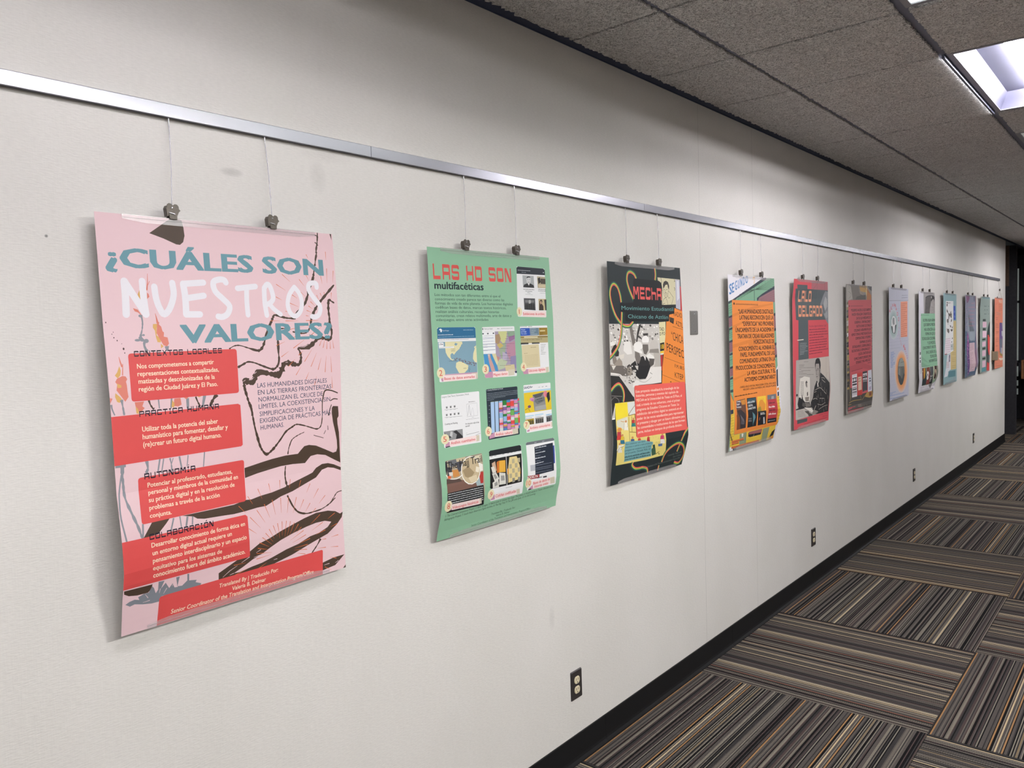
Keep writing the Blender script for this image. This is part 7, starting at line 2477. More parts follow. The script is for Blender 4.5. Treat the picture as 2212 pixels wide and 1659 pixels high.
GK(12213831,3680,1476,5000,1432,49,1)
GK(12213831,3678,1645,5610,1597,49,2)
GK(12213831,3676,1815,5208,1769,49,3)
GK(12213831,3673,1984,5605,1938,49,4)
GK(12213831,3671,2153,4990,2109,49,5)
GK(12213831,3669,2323,5600,2278,49,6)
GK(12213831,3666,2492,5598,2449,49,7)
GK(12213831,3664,2662,5596,2619,49,8)
GK(12213831,3662,2831,4587,2784,49,9)
GK(12213831,3660,3001,5591,2961,49,10)
GK(12213831,3657,3171,5588,3131,49,11)
GK(12213831,3655,3340,5586,3302,49,12)
GK(12213831,3653,3510,4971,3464,49,13)
GK(12213831,3651,3680,5581,3644,49,14)
GK(12213831,3648,3850,5180,3807,49,15)
GK(12213831,3646,4020,5576,3985,49,16)
S(12106699,14,[120,4941,3516,4937],0,0)
S(12106699,14,[-21,6949,1951,7022],0,0)
S(12106699,14,[-49,7164,1932,7205],0,0)
S(12106699,14,[-97,7521,1749,7562],0,0)
S(12106699,14,[-6,7851,1859,7901],0,0)
E(15061969,3700,6949,2131,1800)
E(15845296,3700,6949,1965,1672)
E(15973267,3700,6949,1800,1544)
E(15970428,3700,6949,1635,1416)
E(15967851,3700,6949,1470,1288)
E(15965791,3700,6949,1305,1160)
E(7895927,3610,6945,1137,1152)
P(10396830,[3053,6114,3504,5797,4022,5799,4609,6182,4786,6570,2731,6471])
S(4475464,30,[3488,6189,4534,6160],0,0)
S(4475464,34,[3607,6588,3560,7223,3387,7513],0,0)
S(4475464,34,[3607,6588,4481,6574,4423,7045],0,0)
P(9146507,[2861,6663,3305,6648,3284,7283,2668,7173])
P(5001555,[2528,7091,3254,7281,3835,7615,4515,7050,4749,7290,3963,8038,3349,8066,2799,7701])
P(6778218,[3825,6674,4278,6666,4160,7333,3851,7390])
S(14443633,34,[4407,4964,4469,4853,4648,4949,4710,4868],1,0)
S(14443633,34,[4645,5161,4707,5049,4887,5146,4949,5064],1,0)
S(14443633,34,[4976,5362,5038,5250,5220,5347,5282,5266],1,0)
S(14443633,34,[5186,5559,5249,5447,5431,5546,5494,5464],1,0)
S(14443633,34,[5367,5757,5430,5645,5613,5744,5676,5662],1,0)
S(14443633,34,[5487,5953,5550,5841,5734,5940,5797,5858],1,0)
GK(7246539,457,5276,1499,5262,73,0)
GK(7246539,456,5396,1807,5394,73,1)
GK(7246539,454,5515,1355,5498,73,2)
GK(7246539,453,5634,1607,5629,73,3)
GK(7246539,451,5753,1213,5733,73,4)
GK(7246539,450,5872,1351,5859,73,5)
GK(7246539,448,5991,1182,5973,73,6)
GK(7246539,434,6110,1787,6120,72,7)
GK(7246539,419,6229,1746,6239,72,8)
GK(7246539,404,6347,1171,6333,72,9)
GK(7246539,389,6466,1045,6447,72,10)
GK(7246539,-265,8535,1795,8527,59,1045)
GK(7246539,-256,8698,860,8623,58,1090)
GK(7246539,-253,8753,4587,8806,59,1065)
GK(7246539,-240,8981,4898,9069,60,1128)
finish(r, 3)
r = poster(7.7085, 1.968, [(0, 0.03), (0.7, 0.03), (0.8, 0.034), (0.917, 0.024)], [(0, 0.03), (0.45, 0.036), (0.65, 0.055), (0.75, 0.064), (0.82, 0.052), (0.88, 0.03), (0.917, 0.03)], 14605283, 'poster with grey stone arch photo above a green quotation')
P(9473421,[1788,72,6097,-13,6212,2000,1865,2005])
P(13486282,[582,-50,5815,-86,6096,3,1788,72,639,39])
P(10788765,[1962,144,6070,19,6086,178,3809,226,2601,436,2467,1052,2096,1974,1865,1974])
P(3157551,[2541,468,3321,330,4297,272,5292,274,6075,370,6152,816,6109,2000,2303,2004,2373,1053])
P(6249562,[2598,559,3560,387,4788,347,4644,774,4133,1220,3860,2003,2384,2004,2467,1052])
P(10722971,[3980,2002,4123,1470,4512,965,5146,672,5653,601,5924,756,6050,1457,6083,2000])
P(13486790,[4689,349,4974,359,4902,550,4717,537])
E(8420472,4550,1928,73,28)
E(8420472,4540,888,74,28)
E(8420472,4583,1969,73,28)
E(12433844,4900,868,74,28)
E(8420472,4965,1395,74,28)
E(12433844,5748,1283,76,28)
E(12433844,4612,860,74,28)
E(12433844,5082,1371,74,28)
E(8420472,5430,1584,74,28)
E(12433844,5940,892,77,28)
E(8420472,4392,906,73,28)
E(8420472,5379,1395,75,28)
E(8420472,5209,991,75,28)
E(8420472,5142,873,75,28)
E(12433844,4421,1813,73,28)
E(12433844,5421,1833,75,29)
E(12433844,5124,1804,74,28)
E(8420472,4403,1704,73,28)
E(12433844,5112,1188,75,28)
E(8420472,5813,1789,77,29)
E(12433844,4723,1239,74,28)
E(8420472,5088,912,75,28)
E(12433844,4754,1866,74,28)
E(12433844,4787,1138,74,28)
E(12433844,4633,1175,74,28)
E(8420472,4491,1287,73,28)
E(8420472,5781,1799,77,29)
E(12433844,4517,1706,73,28)
E(12433844,4370,1741,73,28)
E(12433844,4790,1028,74,28)
E(12433844,5780,981,76,28)
E(8420472,4909,925,74,28)
E(8420472,4702,944,74,28)
E(12433844,5314,1700,74,28)
E(12433844,4427,1899,73,28)
E(8420472,5379,1946,74,28)
E(12433844,4489,1872,73,28)
E(12433844,4845,1486,74,28)
E(8420472,4763,1930,73,28)
E(8420472,5300,1397,75,28)
E(8420472,5733,860,76,29)
E(12433844,4466,1936,73,28)
E(8420472,4408,1067,73,28)
E(8420472,5043,1370,74,28)
E(12433844,4862,957,74,28)
E(8420472,5290,1649,75,28)
E(4802373,3497,1216,96,37)
E(7367785,3637,1192,96,37)
E(7367785,2789,1188,94,37)
E(7367785,2826,562,95,37)
E(7367785,3396,1728,95,37)
E(7367785,3846,1611,96,37)
E(4802373,3210,1009,95,37)
E(7367785,3527,1467,96,37)
E(7367785,2921,974,95,37)
E(4802373,3512,1868,95,37)
E(4802373,2831,975,95,37)
E(4802373,3865,1066,97,37)
E(4802373,3216,1438,95,37)
E(7367785,3600,964,96,37)
E(4802373,2790,1080,94,37)
E(4802373,2802,1118,94,37)
E(4802373,3661,1519,96,37)
E(4802373,3636,1406,96,37)
E(7367785,3452,823,96,37)
E(4802373,2902,651,95,37)
E(4802373,3858,1656,96,37)
E(4802373,3884,929,97,37)
E(4802373,2879,1814,94,37)
E(7367785,2862,903,95,37)
E(7367785,3586,1610,96,37)
E(7367785,2824,1704,94,37)
E(7367785,3006,1661,94,37)
E(4802373,3039,1481,94,37)
E(7367785,3763,1665,96,37)
E(4802373,2561,830,94,37)
P(9617825,[788,1982,6149,1968,6279,3059,6587,4481,6318,5280,6034,6557,5977,6923,4539,6943,3419,6960,844,6850,769,5390,711,4177])
P(8828053,[798,5815,2032,6177,3284,6610,830,6151])
P(8828053,[771,6360,2753,6769,847,6790])
P(2108198,[776,2081,899,2081,898,2187,797,2187])
GK(5008474,1011,2144,3915,2127,49,1)
T(2371884,'ROOPIKA RISAM AFIRMA',1510,2720,6169,2731,262,24,0)
T(2371884,'QUE DEBEMOS PRESTAR',1751,3133,6275,3139,263,24,0)
T(2371884,'MÁS ATENCIÓN A LAS',1969,3580,6313,3590,263,24,0)
T(2371884,'FORMAS EN QUE LAS',2336,3971,6381,3993,264,24,0)
T(2371884,'TECNOLOGÍAS COLONIALES',1093,4400,6485,4430,262,24,0)
T(2371884,'Y LOS MODOS DE',3019,4839,6463,4849,264,24,0)
T(2371884,'CONOCIMIENTO INFLUYEN',1354,5254,6331,5249,261,24,0)
T(2371884,'EN EL DISEÑO DE LA',2495,5688,6231,5696,262,24,0)
T(2371884,'TECNOLOGÍA',3722,6115,6037,6091,263,24,0)
T(2371884,'INFORMÁTICA',3279,6531,5990,6506,262,24,0)
GK(5008474,940,6825,3446,6821,49,2)
P(2894893,[303,5492,683,5465,709,5563,352,5579])
P(2894893,[300,5613,677,5586,703,5684,349,5699])
P(15460843,[298,5733,672,5707,698,5805,346,5820])
P(15460843,[295,5854,666,5828,692,5926,343,5941])
P(2894893,[293,5975,661,5949,687,6047,340,6061])
P(15460843,[290,6095,656,6070,681,6168,337,6182])
P(2894893,[288,6216,651,6191,676,6289,335,6303])
P(2894893,[285,6336,646,6312,671,6410,332,6423])
S(5723729,18,[328,6580,859,6547],0,0)
S(5723729,18,[326,6713,852,6680],0,0)
S(5723729,18,[323,6846,845,6814],0,0)
S(5723729,18,[320,6979,839,6947],0,0)
S(5723729,18,[303,7111,823,7080],0,0)
S(5723729,18,[284,7242,802,7212],0,0)
S(5723729,18,[265,7374,780,7345],0,0)
P(10138267,[841,6911,4645,6932,6207,6936,6261,7729,5745,8437,5001,8578,1053,8602])
P(10987663,[4645,6932,4850,6937,4930,8157,4687,8204])
P(2964287,[1057,6959,2136,6952,2390,8546,1028,8554])
P(13475134,[1506,6963,1959,6973,1905,7401,1771,7823,1432,7985,1366,7552])
P(9580592,[1118,7018,1506,6963,1318,7549,1179,7784,1232,8002,1032,7927])
P(15190941,[1024,7180,1208,7206,1159,7325,1003,7301])
P(8406585,[2329,6969,3320,6955,3659,8576,2403,8563])
E(15327199,2699,7573,357,268)
E(15327199,2671,7913,311,190)
P(6238251,[2515,7530,2765,7561,2760,7763,2577,7751])
P(9584961,[2414,8144,3102,8160,3277,8423,2458,8427])
P(5724764,[3500,6959,4535,6958,4363,7802,3380,7803])
P(2962486,[3380,7803,4374,7803,4657,8585,3641,8559])
S(15460321,38,[3424,7780,4325,7787],0,0)
S(15460321,38,[3418,7890,4203,7890],0,0)
S(15460321,39,[3436,8048,4103,8042],0,0)
S(15460321,39,[3451,8159,3988,8144],0,0)
S(15460321,41,[3517,8289,3917,8266],0,0)
P(14604216,[4624,6931,4831,6930,4963,8175,4673,8219])
P(4072739,[4872,6932,5688,6931,5830,7060,5661,7756,5347,8121,4815,8149])
P(15194040,[5119,7244,5296,7238,5405,7484,5368,7802,5053,7463])
P(9277312,[5678,6956,6098,6946,6178,7723,5745,8437,5369,8154])
P(14802661,[419,7644,622,8113,980,8566,5050,8614,5080,9001,372,9128,-79,7763])
P(9473423,[3483,8627,4904,8507,4592,8963,4233,8999])
GK(9276307,628,8737,1972,8733,45,3)
GK(9276307,677,8863,1407,8859,38,4)
GK(9276307,544,8975,3751,8962,44,5)
finish(r, 3)
r = poster(8.6945, 1.974, [(0, 0.03), (0.917, 0.03)], [(0, 0.03), (0.6, 0.034), (0.917, 0.034)], 9745336, 'blue-grey poster with dark cut-out figures and a yellow strip')
P(15987443,[1079,769,4567,739,4498,6014,2720,6113,493,6185,1009,4161])
P(6314326,[1412,847,2085,905,1881,1009,1412,964])
P(6314326,[1478,1014,1949,1075,1812,1312,1411,1283])
P(6314326,[1543,1550,2079,1816,1943,1986,1476,1819])
P(6314326,[2078,1918,2757,2052,3308,1983,3795,2016,3719,2464,3302,2462,3029,2257,2754,2290,2548,2562,2209,2560,2347,2222])
P(6314326,[3032,1949,3450,1743,3586,1982])
P(6314326,[1606,2591,2344,2561,2341,2934,1804,2963,1539,2793])
P(6314326,[3718,2498,3883,2706,3643,2876,3298,2839])
P(6314326,[1938,2998,2206,3035,2071,3169])
P(6314326,[2882,3212,3430,3252,3566,3460,3153,3420])
P(6314326,[3985,3328,4264,3366,4191,3538,3842,3568])
P(6314326,[3219,3627,4259,3643,4117,3814,3699,3876,3286,3765])
P(6314326,[1536,3466,1934,3607,2472,3547,2672,3857,2400,4056,2066,3947,1667,3838])
P(6314326,[3897,4502,4245,4510,4215,4648,3895,4640])
P(11247509,[2894,2052,3306,2154,3166,2291])
P(11247509,[2074,2661,2207,2831,1872,2795])
P(11247509,[1934,3640,2200,3848,1867,3808])
GK(5065035,2084,999,3182,965,88,1)
GK(12302017,3321,939,4378,925,34,2)
S(10907262,23,[553,2188,1143,2194],0,0)
P(4349878,[4558,1224,5569,1228,5653,2674,4587,2675])
P(7440847,[4864,1667,5438,1804,5217,1979,4716,1911])
P(7440847,[4782,2154,5426,2329,4847,2502])
P(14534543,[4557,2779,5886,2788,5955,4941,5872,7824,3270,7784,3192,5995,4570,5878])
GK(11968362,4724,2954,5735,2949,28,0)
GK(11968362,4722,3038,5733,3033,28,1)
GK(11968362,4721,3121,5731,3117,28,2)
GK(11968362,4719,3205,5729,3202,28,3)
GK(11968362,4717,3288,5727,3286,28,4)
GK(11968362,4716,3372,5725,3371,28,5)
GK(11968362,4714,3455,5723,3455,28,6)
GK(11968362,4712,3539,5721,3540,28,7)
GK(11968362,4711,3623,5719,3624,28,8)
GK(11968362,4709,3706,5717,3709,28,9)
GK(11968362,4708,3790,5715,3793,28,10)
GK(11968362,4706,3873,5713,3878,28,11)
GK(11968362,4704,3957,5711,3962,28,12)
GK(11968362,4703,4041,5709,4047,28,13)
GK(11968362,4701,4124,5707,4131,28,14)
GK(11968362,4700,4208,5705,4216,28,15)
GK(11968362,4698,4291,5703,4300,28,16)
GK(11968362,4696,4375,5701,4385,28,17)
GK(11968362,4695,4459,5699,4469,28,18)
GK(11968362,4693,4542,5697,4554,28,19)
GK(11968362,4731,4766,5692,4772,28,0)
GK(11968362,4729,4864,5690,4870,28,1)
GK(11968362,4727,4962,5688,4969,28,2)
GK(11968362,4725,5059,5685,5068,28,3)
GK(11968362,4724,5157,5683,5166,28,4)
GK(11968362,4722,5255,5681,5265,28,5)
GK(11968362,4720,5352,5679,5364,28,6)
GK(11968362,4718,5450,5676,5462,28,7)
GK(11968362,4716,5548,5674,5561,28,8)
GK(11968362,4714,5646,5672,5660,28,9)
GK(11968362,4712,5743,5669,5759,28,10)
GK(11968362,4710,5841,5667,5857,28,11)
GK(11439955,3738,6104,5665,6108,49,0)
GK(11439955,3739,6260,5666,6267,49,1)
GK(11439955,3741,6641,5669,6656,49,2)
GK(11439955,3743,6814,5671,6832,49,3)
GK(11439955,3744,6987,5672,7009,49,4)
GK(11439955,3747,7438,5676,7469,49,5)
GK(11439955,3748,7612,5677,7646,49,6)
P(15919088,[1074,4565,3141,4517,3192,6030,556,6020,684,5122,943,5097])
GK(11965602,943,4595,3113,4571,41,0)
GK(11965602,943,4816,3110,4797,41,1)
GK(11965602,943,5037,3108,5023,41,2)
GK(11965602,943,5258,3105,5250,41,3)
GK(11965602,943,5480,3103,5476,41,4)
GK(11965602,942,5701,3100,5703,41,5)
GK(11965602,942,5923,3098,5930,41,6)
P(13357007,[3202,5136,4486,5125,4502,5770,3262,5792])
P(9607837,[3473,5317,3954,5299,3980,5438,3512,5456])
E(9406861,3752,4947,248,76)
P(10907254,[557,6054,1658,6050,1633,6168,557,6171])
P(15067376,[1725,6172,3193,6167,3271,7791,2730,7793,1801,8382,374,8419,1143,7494])
P(7957630,[2453,6238,3017,6228,2994,6949,2390,6952])
P(11247534,[2589,6552,2857,6530,2858,6770,2590,6791])
GK(13406873,1271,6975,2591,6969,61,0)
GK(13406873,1271,7083,2592,7079,61,1)
GK(13406873,1271,7191,2592,7188,61,2)
GK(13406873,1272,7299,2593,7298,61,3)
GK(13406873,1272,7407,2593,7407,61,4)
GK(13406873,1273,7515,2594,7517,61,5)
P(6327445,[2222,7898,5473,7942,5449,8594,2172,8516])
GK(11244185,4517,8724,5687,8734,49,1)
GK(11244185,4658,8839,5687,8851,49,2)
GK(11244185,2468,8941,5689,8983,56,3)
GK(8560550,3142,8991,5689,9054,56,4)
finish(r, 3)
r = poster(9.764, 1.977, [(0, 0.03), (0.917, 0.028)], [(0, 0.03), (0.5, 0.036), (0.72, 0.056), (0.78, 0.058), (0.85, 0.036), (0.917, 0.024)], 9146535, 'purple and blue poster with tower skyline and pink text panel')
P(9672361,[161,32,6089,-36,5890,4321,6008,5124,6081,7986,5787,9221,-17,9297])
P(10463668,[2499,5058,5960,5230,7100,10068,5530,5466,5155,4039,1237,4042,1353,1883])
P(9462662,[292,90,2284,78,2282,388,1480,834,694,845])
P(8412775,[5578,40,6086,61,6094,1481,5729,1484])
P(6383997,[4643,91,5358,108,5256,750,4768,534])
E(5328491,751,2432,89,28)
E(13282756,1058,963,91,27)
E(6385542,533,2760,88,27)
E(13282756,589,1456,90,27)
E(13282756,1093,313,92,28)
E(13282756,620,1671,90,27)
E(13282756,960,1972,90,27)
E(9793432,1017,670,92,27)
E(5328491,1152,4040,88,27)
E(9793432,591,2478,89,27)
E(13282756,780,3918,88,27)
E(6385542,697,3238,88,27)
E(13282756,441,1890,89,27)
E(9793432,600,3526,88,27)
E(5328491,704,4033,87,27)
E(5328491,1072,2132,90,27)
E(9793432,1105,2280,90,27)
E(9793432,1176,1679,91,27)
E(5328491,1023,589,92,28)
E(9793432,1208,1910,90,27)
E(6385542,936,3948,88,28)
E(9793432,955,1927,90,27)
E(5328491,546,2615,89,27)
E(9793432,630,1212,90,27)
E(13282756,985,3263,88,28)
E(5328491,567,1457,90,27)
E(5328491,647,1471,90,27)
E(9793432,715,1190,90,27)
E(9793432,1112,1705,91,27)
E(13282756,1225,3099,89,28)
E(5328491,893,2226,90,27)
E(6385542,939,805,91,27)
E(13282756,825,684,91,27)
E(9793432,800,2301,90,27)
E(6385542,477,2381,89,27)
E(6385542,1461,3477,89,28)
E(5328491,436,2287,89,27)
E(6385542,882,748,91,27)
E(6385542,1098,694,92,27)
E(6385542,597,1517,90,27)
E(9793432,928,1837,90,28)
E(5328491,672,3107,88,27)
E(6385542,933,2898,89,28)
E(13282756,458,247,91,27)
E(13282756,1105,1885,90,28)
E(5328491,472,3703,87,27)
E(6385542,761,4080,88,27)
E(9793432,871,705,91,27)
E(9793432,639,4096,87,28)
E(13282756,1212,1850,91,28)
E(6385542,970,3706,88,28)
E(9793432,1008,1935,90,27)
E(5328491,681,1207,90,27)
E(6385542,886,979,91,28)
E(5328491,1196,3644,89,28)
E(5328491,1369,3246,89,28)
E(6385542,682,1536,90,27)
E(13282756,1165,3192,89,27)
E(6385542,633,2012,89,27)
E(6385542,610,2176,89,27)
E(13282756,688,2705,89,27)
E(6385542,761,2076,89,27)
E(13282756,466,2495,88,27)
E(9793432,896,3357,88,27)
E(5328491,1609,4029,89,27)
E(13282756,1005,2530,89,28)
E(13282756,637,209,91,27)
E(13282756,699,438,91,27)
E(9793432,533,1274,90,27)
E(5328491,845,1373,91,27)
E(6385542,1001,1019,91,28)
E(6385542,853,908,91,27)
E(5328491,1381,3823,89,27)
E(9793432,667,1714,90,27)
E(13282756,1066,2237,90,27)
E(5328491,1203,3640,89,28)
E(6385542,671,289,91,27)
E(9793432,915,1440,91,27)
E(13282756,1035,607,92,27)
E(13282756,460,4149,87,27)
E(13282756,736,495,91,27)
E(6385542,1148,373,92,27)
E(6385542,907,2976,89,28)
E(6385542,630,4097,87,27)
E(6385542,823,3441,88,27)
E(9793432,465,1698,90,27)
E(9793432,1093,300,92,27)
E(13282756,1206,2428,90,27)
E(5328491,1193,2384,90,27)
E(9793432,1179,798,92,28)
E(13282756,511,344,91,27)
E(5328491,775,3496,88,27)
E(5328491,1023,1726,91,28)
E(9793432,544,1526,90,27)
E(6385542,1053,811,91,27)
E(5328491,810,3919,88,27)
E(6385542,1114,829,92,27)
E(6385542,911,752,91,27)
E(5328491,893,4034,88,27)
E(13282756,729,1083,91,27)
E(5328491,845,3043,88,28)
E(6385542,1143,1523,91,27)
E(5328491,839,2579,89,27)
E(6385542,1199,2811,89,27)
E(6385542,484,2920,88,27)
E(9793432,1134,534,92,28)
E(9793432,436,1295,90,27)
E(5328491,860,2637,89,27)
E(5328491,1052,436,92,27)
E(9793432,756,2760,89,27)
E(6385542,700,3057,88,27)
E(9793432,625,4099,87,27)
E(9793432,1180,644,92,27)
E(6385542,581,1132,90,27)
E(9793432,1327,3656,89,28)
E(5328491,382,171,91,27)
E(9793432,1037,2893,89,27)
E(5328491,692,641,91,27)
E(9793432,1012,2798,89,28)
E(9793432,1146,2646,90,27)
GK(12685470,3226,936,5179,892,108,0)
GK(9669791,2953,1008,4892,966,32,9)
GK(12685470,1745,1387,5301,1339,107,1)
GK(9669791,1482,1457,5015,1412,31,10)
GK(12685470,2008,1788,5282,1756,107,2)
GK(9669791,1745,1857,4998,1827,31,11)
GK(12685470,2007,2207,5122,2189,107,3)
GK(9669791,1745,2275,4841,2259,31,12)
GK(12685470,1615,2609,4415,2602,107,4)
GK(9669791,1357,2676,4139,2671,31,13)
GK(12685470,2135,3031,5086,3038,107,5)
GK(9669791,1875,3097,4808,3105,31,14)
GK(12685470,1745,3431,5207,3456,107,6)
GK(9669791,1489,3496,4929,3523,31,15)
P(5926788,[79,3946,1111,4033,2226,5016,2492,8649,5206,8718,5786,9185,130,9240])
P(5925762,[2194,5221,2370,4848,2626,5131,2935,4967,3099,5214,3645,5021,3880,5203,4379,4972,4519,5222,5076,5097,5776,4264,5768,5474,5616,7248,6147,8527,5786,9185,2688,8766])
P(9458576,[1111,4067,1670,4385,1911,5281,2122,5700,2238,8736,1498,8927,998,7019,815,5653,1118,4984])
P(12084129,[1322,4411,1670,4590,1865,5108,1437,5266,1186,4816])
P(6505081,[1472,5608,2178,5770,2390,8573,1397,8818,1234,7031])
E(9806264,329,5937,100,40)
E(9806264,1100,5021,109,40)
E(5131889,1303,6535,98,41)
E(5131889,1507,4801,111,41)
E(7308696,537,6362,98,40)
E(5131889,845,8604,111,41)
E(13282765,495,4604,109,40)
E(5131889,703,7150,92,40)
E(11300775,1575,6982,95,41)
E(13282765,957,6624,96,40)
E(7308696,1271,7131,94,40)
E(5131889,1242,5165,108,40)
E(7308696,1859,8330,109,42)
E(13282765,1761,5982,102,41)
E(9806264,1054,6402,98,40)
E(13282765,521,7178,92,41)
E(7308696,999,4861,109,41)
E(7308696,784,7405,92,40)
E(7308696,308,6992,93,40)
E(7308696,1098,5460,105,40)
E(11300775,1117,5854,102,40)
E(9806264,1715,8385,110,42)
E(5131889,478,7253,92,40)
E(13282765,1574,5692,104,40)
E(11300775,976,7439,92,41)
E(13282765,1157,5988,101,40)
E(7308696,1713,7717,93,41)
E(5131889,282,4133,109,40)
E(11300775,940,7365,92,41)
E(13282765,1718,7725,93,41)
E(9806264,531,8829,114,41)
E(7308696,1048,4980,109,40)
E(11300775,1579,6103,101,40)
E(7308696,706,8802,114,41)
E(7308696,1583,8295,107,42)
E(9806264,1653,7098,95,41)
E(13282765,1737,5065,110,41)
E(11300775,1104,7822,94,41)
E(9806264,1362,4753,110,41)
E(7308696,1119,8345,107,41)
E(7308696,1856,6386,99,41)
E(7308696,830,7223,92,40)
E(7308696,784,7009,94,40)
E(5131889,339,6137,99,40)
E(11300775,248,7402,91,40)
E(11300775,1690,7602,93,41)
E(9806264,318,7603,91,41)
E(9806264,567,8164,100,41)
E(9806264,1048,4559,110,41)
E(9806264,528,8004,96,41)
E(11300775,1399,8865,118,41)
E(11300775,1615,6858,96,40)
E(9806264,1187,8403,109,41)
E(9806264,1795,7880,97,42)
E(13282765,1673,6077,101,41)
E(11300775,997,6372,98,40)
E(5131889,1387,7570,93,41)
E(7308696,1306,4876,110,40)
E(9806264,619,6558,97,40)
E(11300775,1156,8939,119,41)
E(13282765,1729,7101,95,40)
E(9806264,1124,5925,102,41)
E(5131889,799,5253,106,40)
E(13282765,1247,6743,96,41)
E(13282765,1188,8077,100,41)
E(5131889,337,6153,99,40)
E(7308696,545,5054,108,40)
E(7308696,1118,4314,110,41)
E(9806264,298,4781,108,40)
E(9806264,1045,5844,102,40)
E(13282765,1362,5878,103,40)
E(7308696,517,4296,109,40)
E(9806264,424,7606,91,40)
E(5131889,1656,5590,105,41)
E(5131889,1174,7972,97,41)
E(13282765,1326,5570,105,40)
E(5131889,411,7368,91,40)
E(5131889,1076,6269,99,41)
E(11300775,351,6947,93,40)
E(13282765,1623,5549,105,40)
E(13282765,1863,7045,95,41)
E(9806264,1695,4967,111,41)
E(7308696,916,4691,110,41)
E(11300775,1735,5124,109,41)
E(13282765,1684,6565,98,41)
E(9806264,1392,8683,115,42)
E(11300775,389,7926,94,41)
E(7308696,1848,7595,93,41)
E(9806264,1894,4988,111,41)
E(7308696,890,7581,92,41)
E(9806264,1345,7591,93,41)
E(5131889,1007,5244,107,40)
E(7308696,1013,7633,92,40)
E(13282765,1538,7387,93,41)
E(7308696,1463,6713,97,40)
E(11300775,544,7644,91,41)
E(7308696,242,6555,96,40)
E(11300775,1514,7552,93,41)
E(9806264,1812,5751,104,41)
E(7308696,1699,7021,95,40)
E(9806264,1609,6452,99,41)
E(9806264,910,6613,96,40)
E(7308696,1209,7718,92,41)
E(5131889,336,7654,91,40)
E(5131889,638,7644,91,40)
E(7308696,1504,6774,96,40)
E(7308696,970,8514,110,41)
E(9806264,1706,8733,116,42)
E(11300775,1583,8679,115,42)
E(7308696,1416,4920,111,41)
P(10980765,[5947,4054,6189,4058,5925,5835,5668,7428,5693,7786,5970,8408,5181,8112,5223,6520])
P(8609401,[4951,5978,5290,6168,5181,8112,5451,8484,4324,7535])
P(14072516,[2243,5343,4905,5347,4599,6493,5107,8605,2245,8564,2004,6382])
GK(9465721,2423,5490,4423,5501,52,0)
GK(9465721,2397,5644,4441,5657,52,1)
GK(9465721,2372,5798,4323,5809,52,2)
GK(9465721,2350,5935,4213,5944,52,3)
GK(9465721,2328,6072,4304,6085,52,4)
GK(9465721,2302,6243,3082,6209,51,5)
GK(9465721,2266,6483,3795,6481,52,6)
GK(9465721,2244,6637,3629,6629,52,7)
GK(9465721,2220,6808,3339,6788,51,8)
GK(9465721,2199,6962,2938,6923,51,9)
GK(9465721,2180,7098,3520,7088,52,10)
GK(9465721,2164,7270,3005,7235,52,11)
GK(9465721,2159,7390,3360,7372,52,12)
GK(9465721,2154,7545,3169,7517,52,13)
GK(9465721,2148,7699,3099,7667,52,14)
GK(9465721,2154,7820,3393,7803,52,15)
GK(9465721,2240,7980,3465,7962,54,16)
GK(9465721,2323,8123,4292,8148,55,17)
GK(9465721,2423,8285,3396,8250,55,18)
GK(9465721,2508,8411,4655,8448,56,19)
S(7701138,29,[2688,8766,2949,8992],0,0)
S(7701138,29,[3151,8803,3421,9010],0,0)
S(7701138,29,[3624,8841,3901,9028],0,0)
S(7701138,30,[4108,8880,4389,9047],0,0)
S(7701138,30,[4604,8920,4886,9067],0,0)
S(7701138,30,[5111,8961,5388,9086],0,0)
finish(r, 3)
r = poster(10.67, 1.976, [(0, 0.034), (0.05, 0.03), (0.12, 0.022), (0.917, 0.024)], [(0, 0.03), (0.6, 0.032), (0.917, 0.026)], 9675163, 'grey-green poster with pink text blocks and dark red-breasted bird shape')
P(7969956,[1132,4,6099,-35,6101,207,1056,253])
GK(3885126,2451,1169,3905,1171,94,845)
GK(3885126,4860,1151,5480,1160,96,985)
GK(3885126,2465,1606,3228,1617,95,845)
GK(3885126,3914,1600,4694,1611,96,930)
GK(3885126,2467,2094,3830,2108,95,845)
GK(3885126,4871,2094,5486,2108,96,985)
S(5726816,24,[4086,1599,4002,2043],0,0)
P(4278856,[1633,2680,3403,2681,3404,2943,1584,2931])
P(15254741,[1634,3008,3919,3018,3888,3696,1587,3668])
P(4278856,[1638,3769,3408,3786,3409,4054,1589,4026])
P(15254741,[1639,4121,3924,4151,3891,4427,1591,4385])
GK(12159389,1801,3100,3782,3116,27,0)
GK(12159389,1802,3187,3782,3204,27,1)
GK(12159389,1802,3274,3783,3293,27,2)
GK(12159389,1802,3362,3783,3381,27,3)
GK(12159389,1803,3449,3784,3470,27,4)
GK(12159389,1803,3536,3784,3559,27,5)
GK(12159389,1803,3623,3784,3647,27,6)
P(15254741,[1500,4106,3917,4144,3826,4913,1503,4898])
P(4278856,[1376,5058,3355,5007,3299,5238,1323,5263])
P(15254741,[1378,5427,3356,5382,3302,5987,1326,6001])
GK(12159389,1451,5465,3263,5439,30,0)
GK(12159389,1451,5554,3263,5529,30,1)
GK(12159389,1452,5643,3263,5619,30,2)
GK(12159389,1452,5731,3264,5709,30,3)
GK(12159389,1452,5820,3264,5799,30,4)
GK(12159389,1453,5909,3265,5889,30,5)
GK(12159389,1453,5997,3265,5979,30,6)
P(4278856,[1385,6128,3366,6094,3328,6344,1337,6351])
P(15254741,[1396,6479,3393,6452,3391,7172,1364,7165])
GK(12159389,1471,6519,3303,6508,30,0)
GK(12159389,1474,6607,3309,6599,30,1)
GK(12159389,1478,6696,3316,6689,30,2)
GK(12159389,1481,6785,3323,6779,30,3)
GK(12159389,1484,6874,3330,6870,30,4)
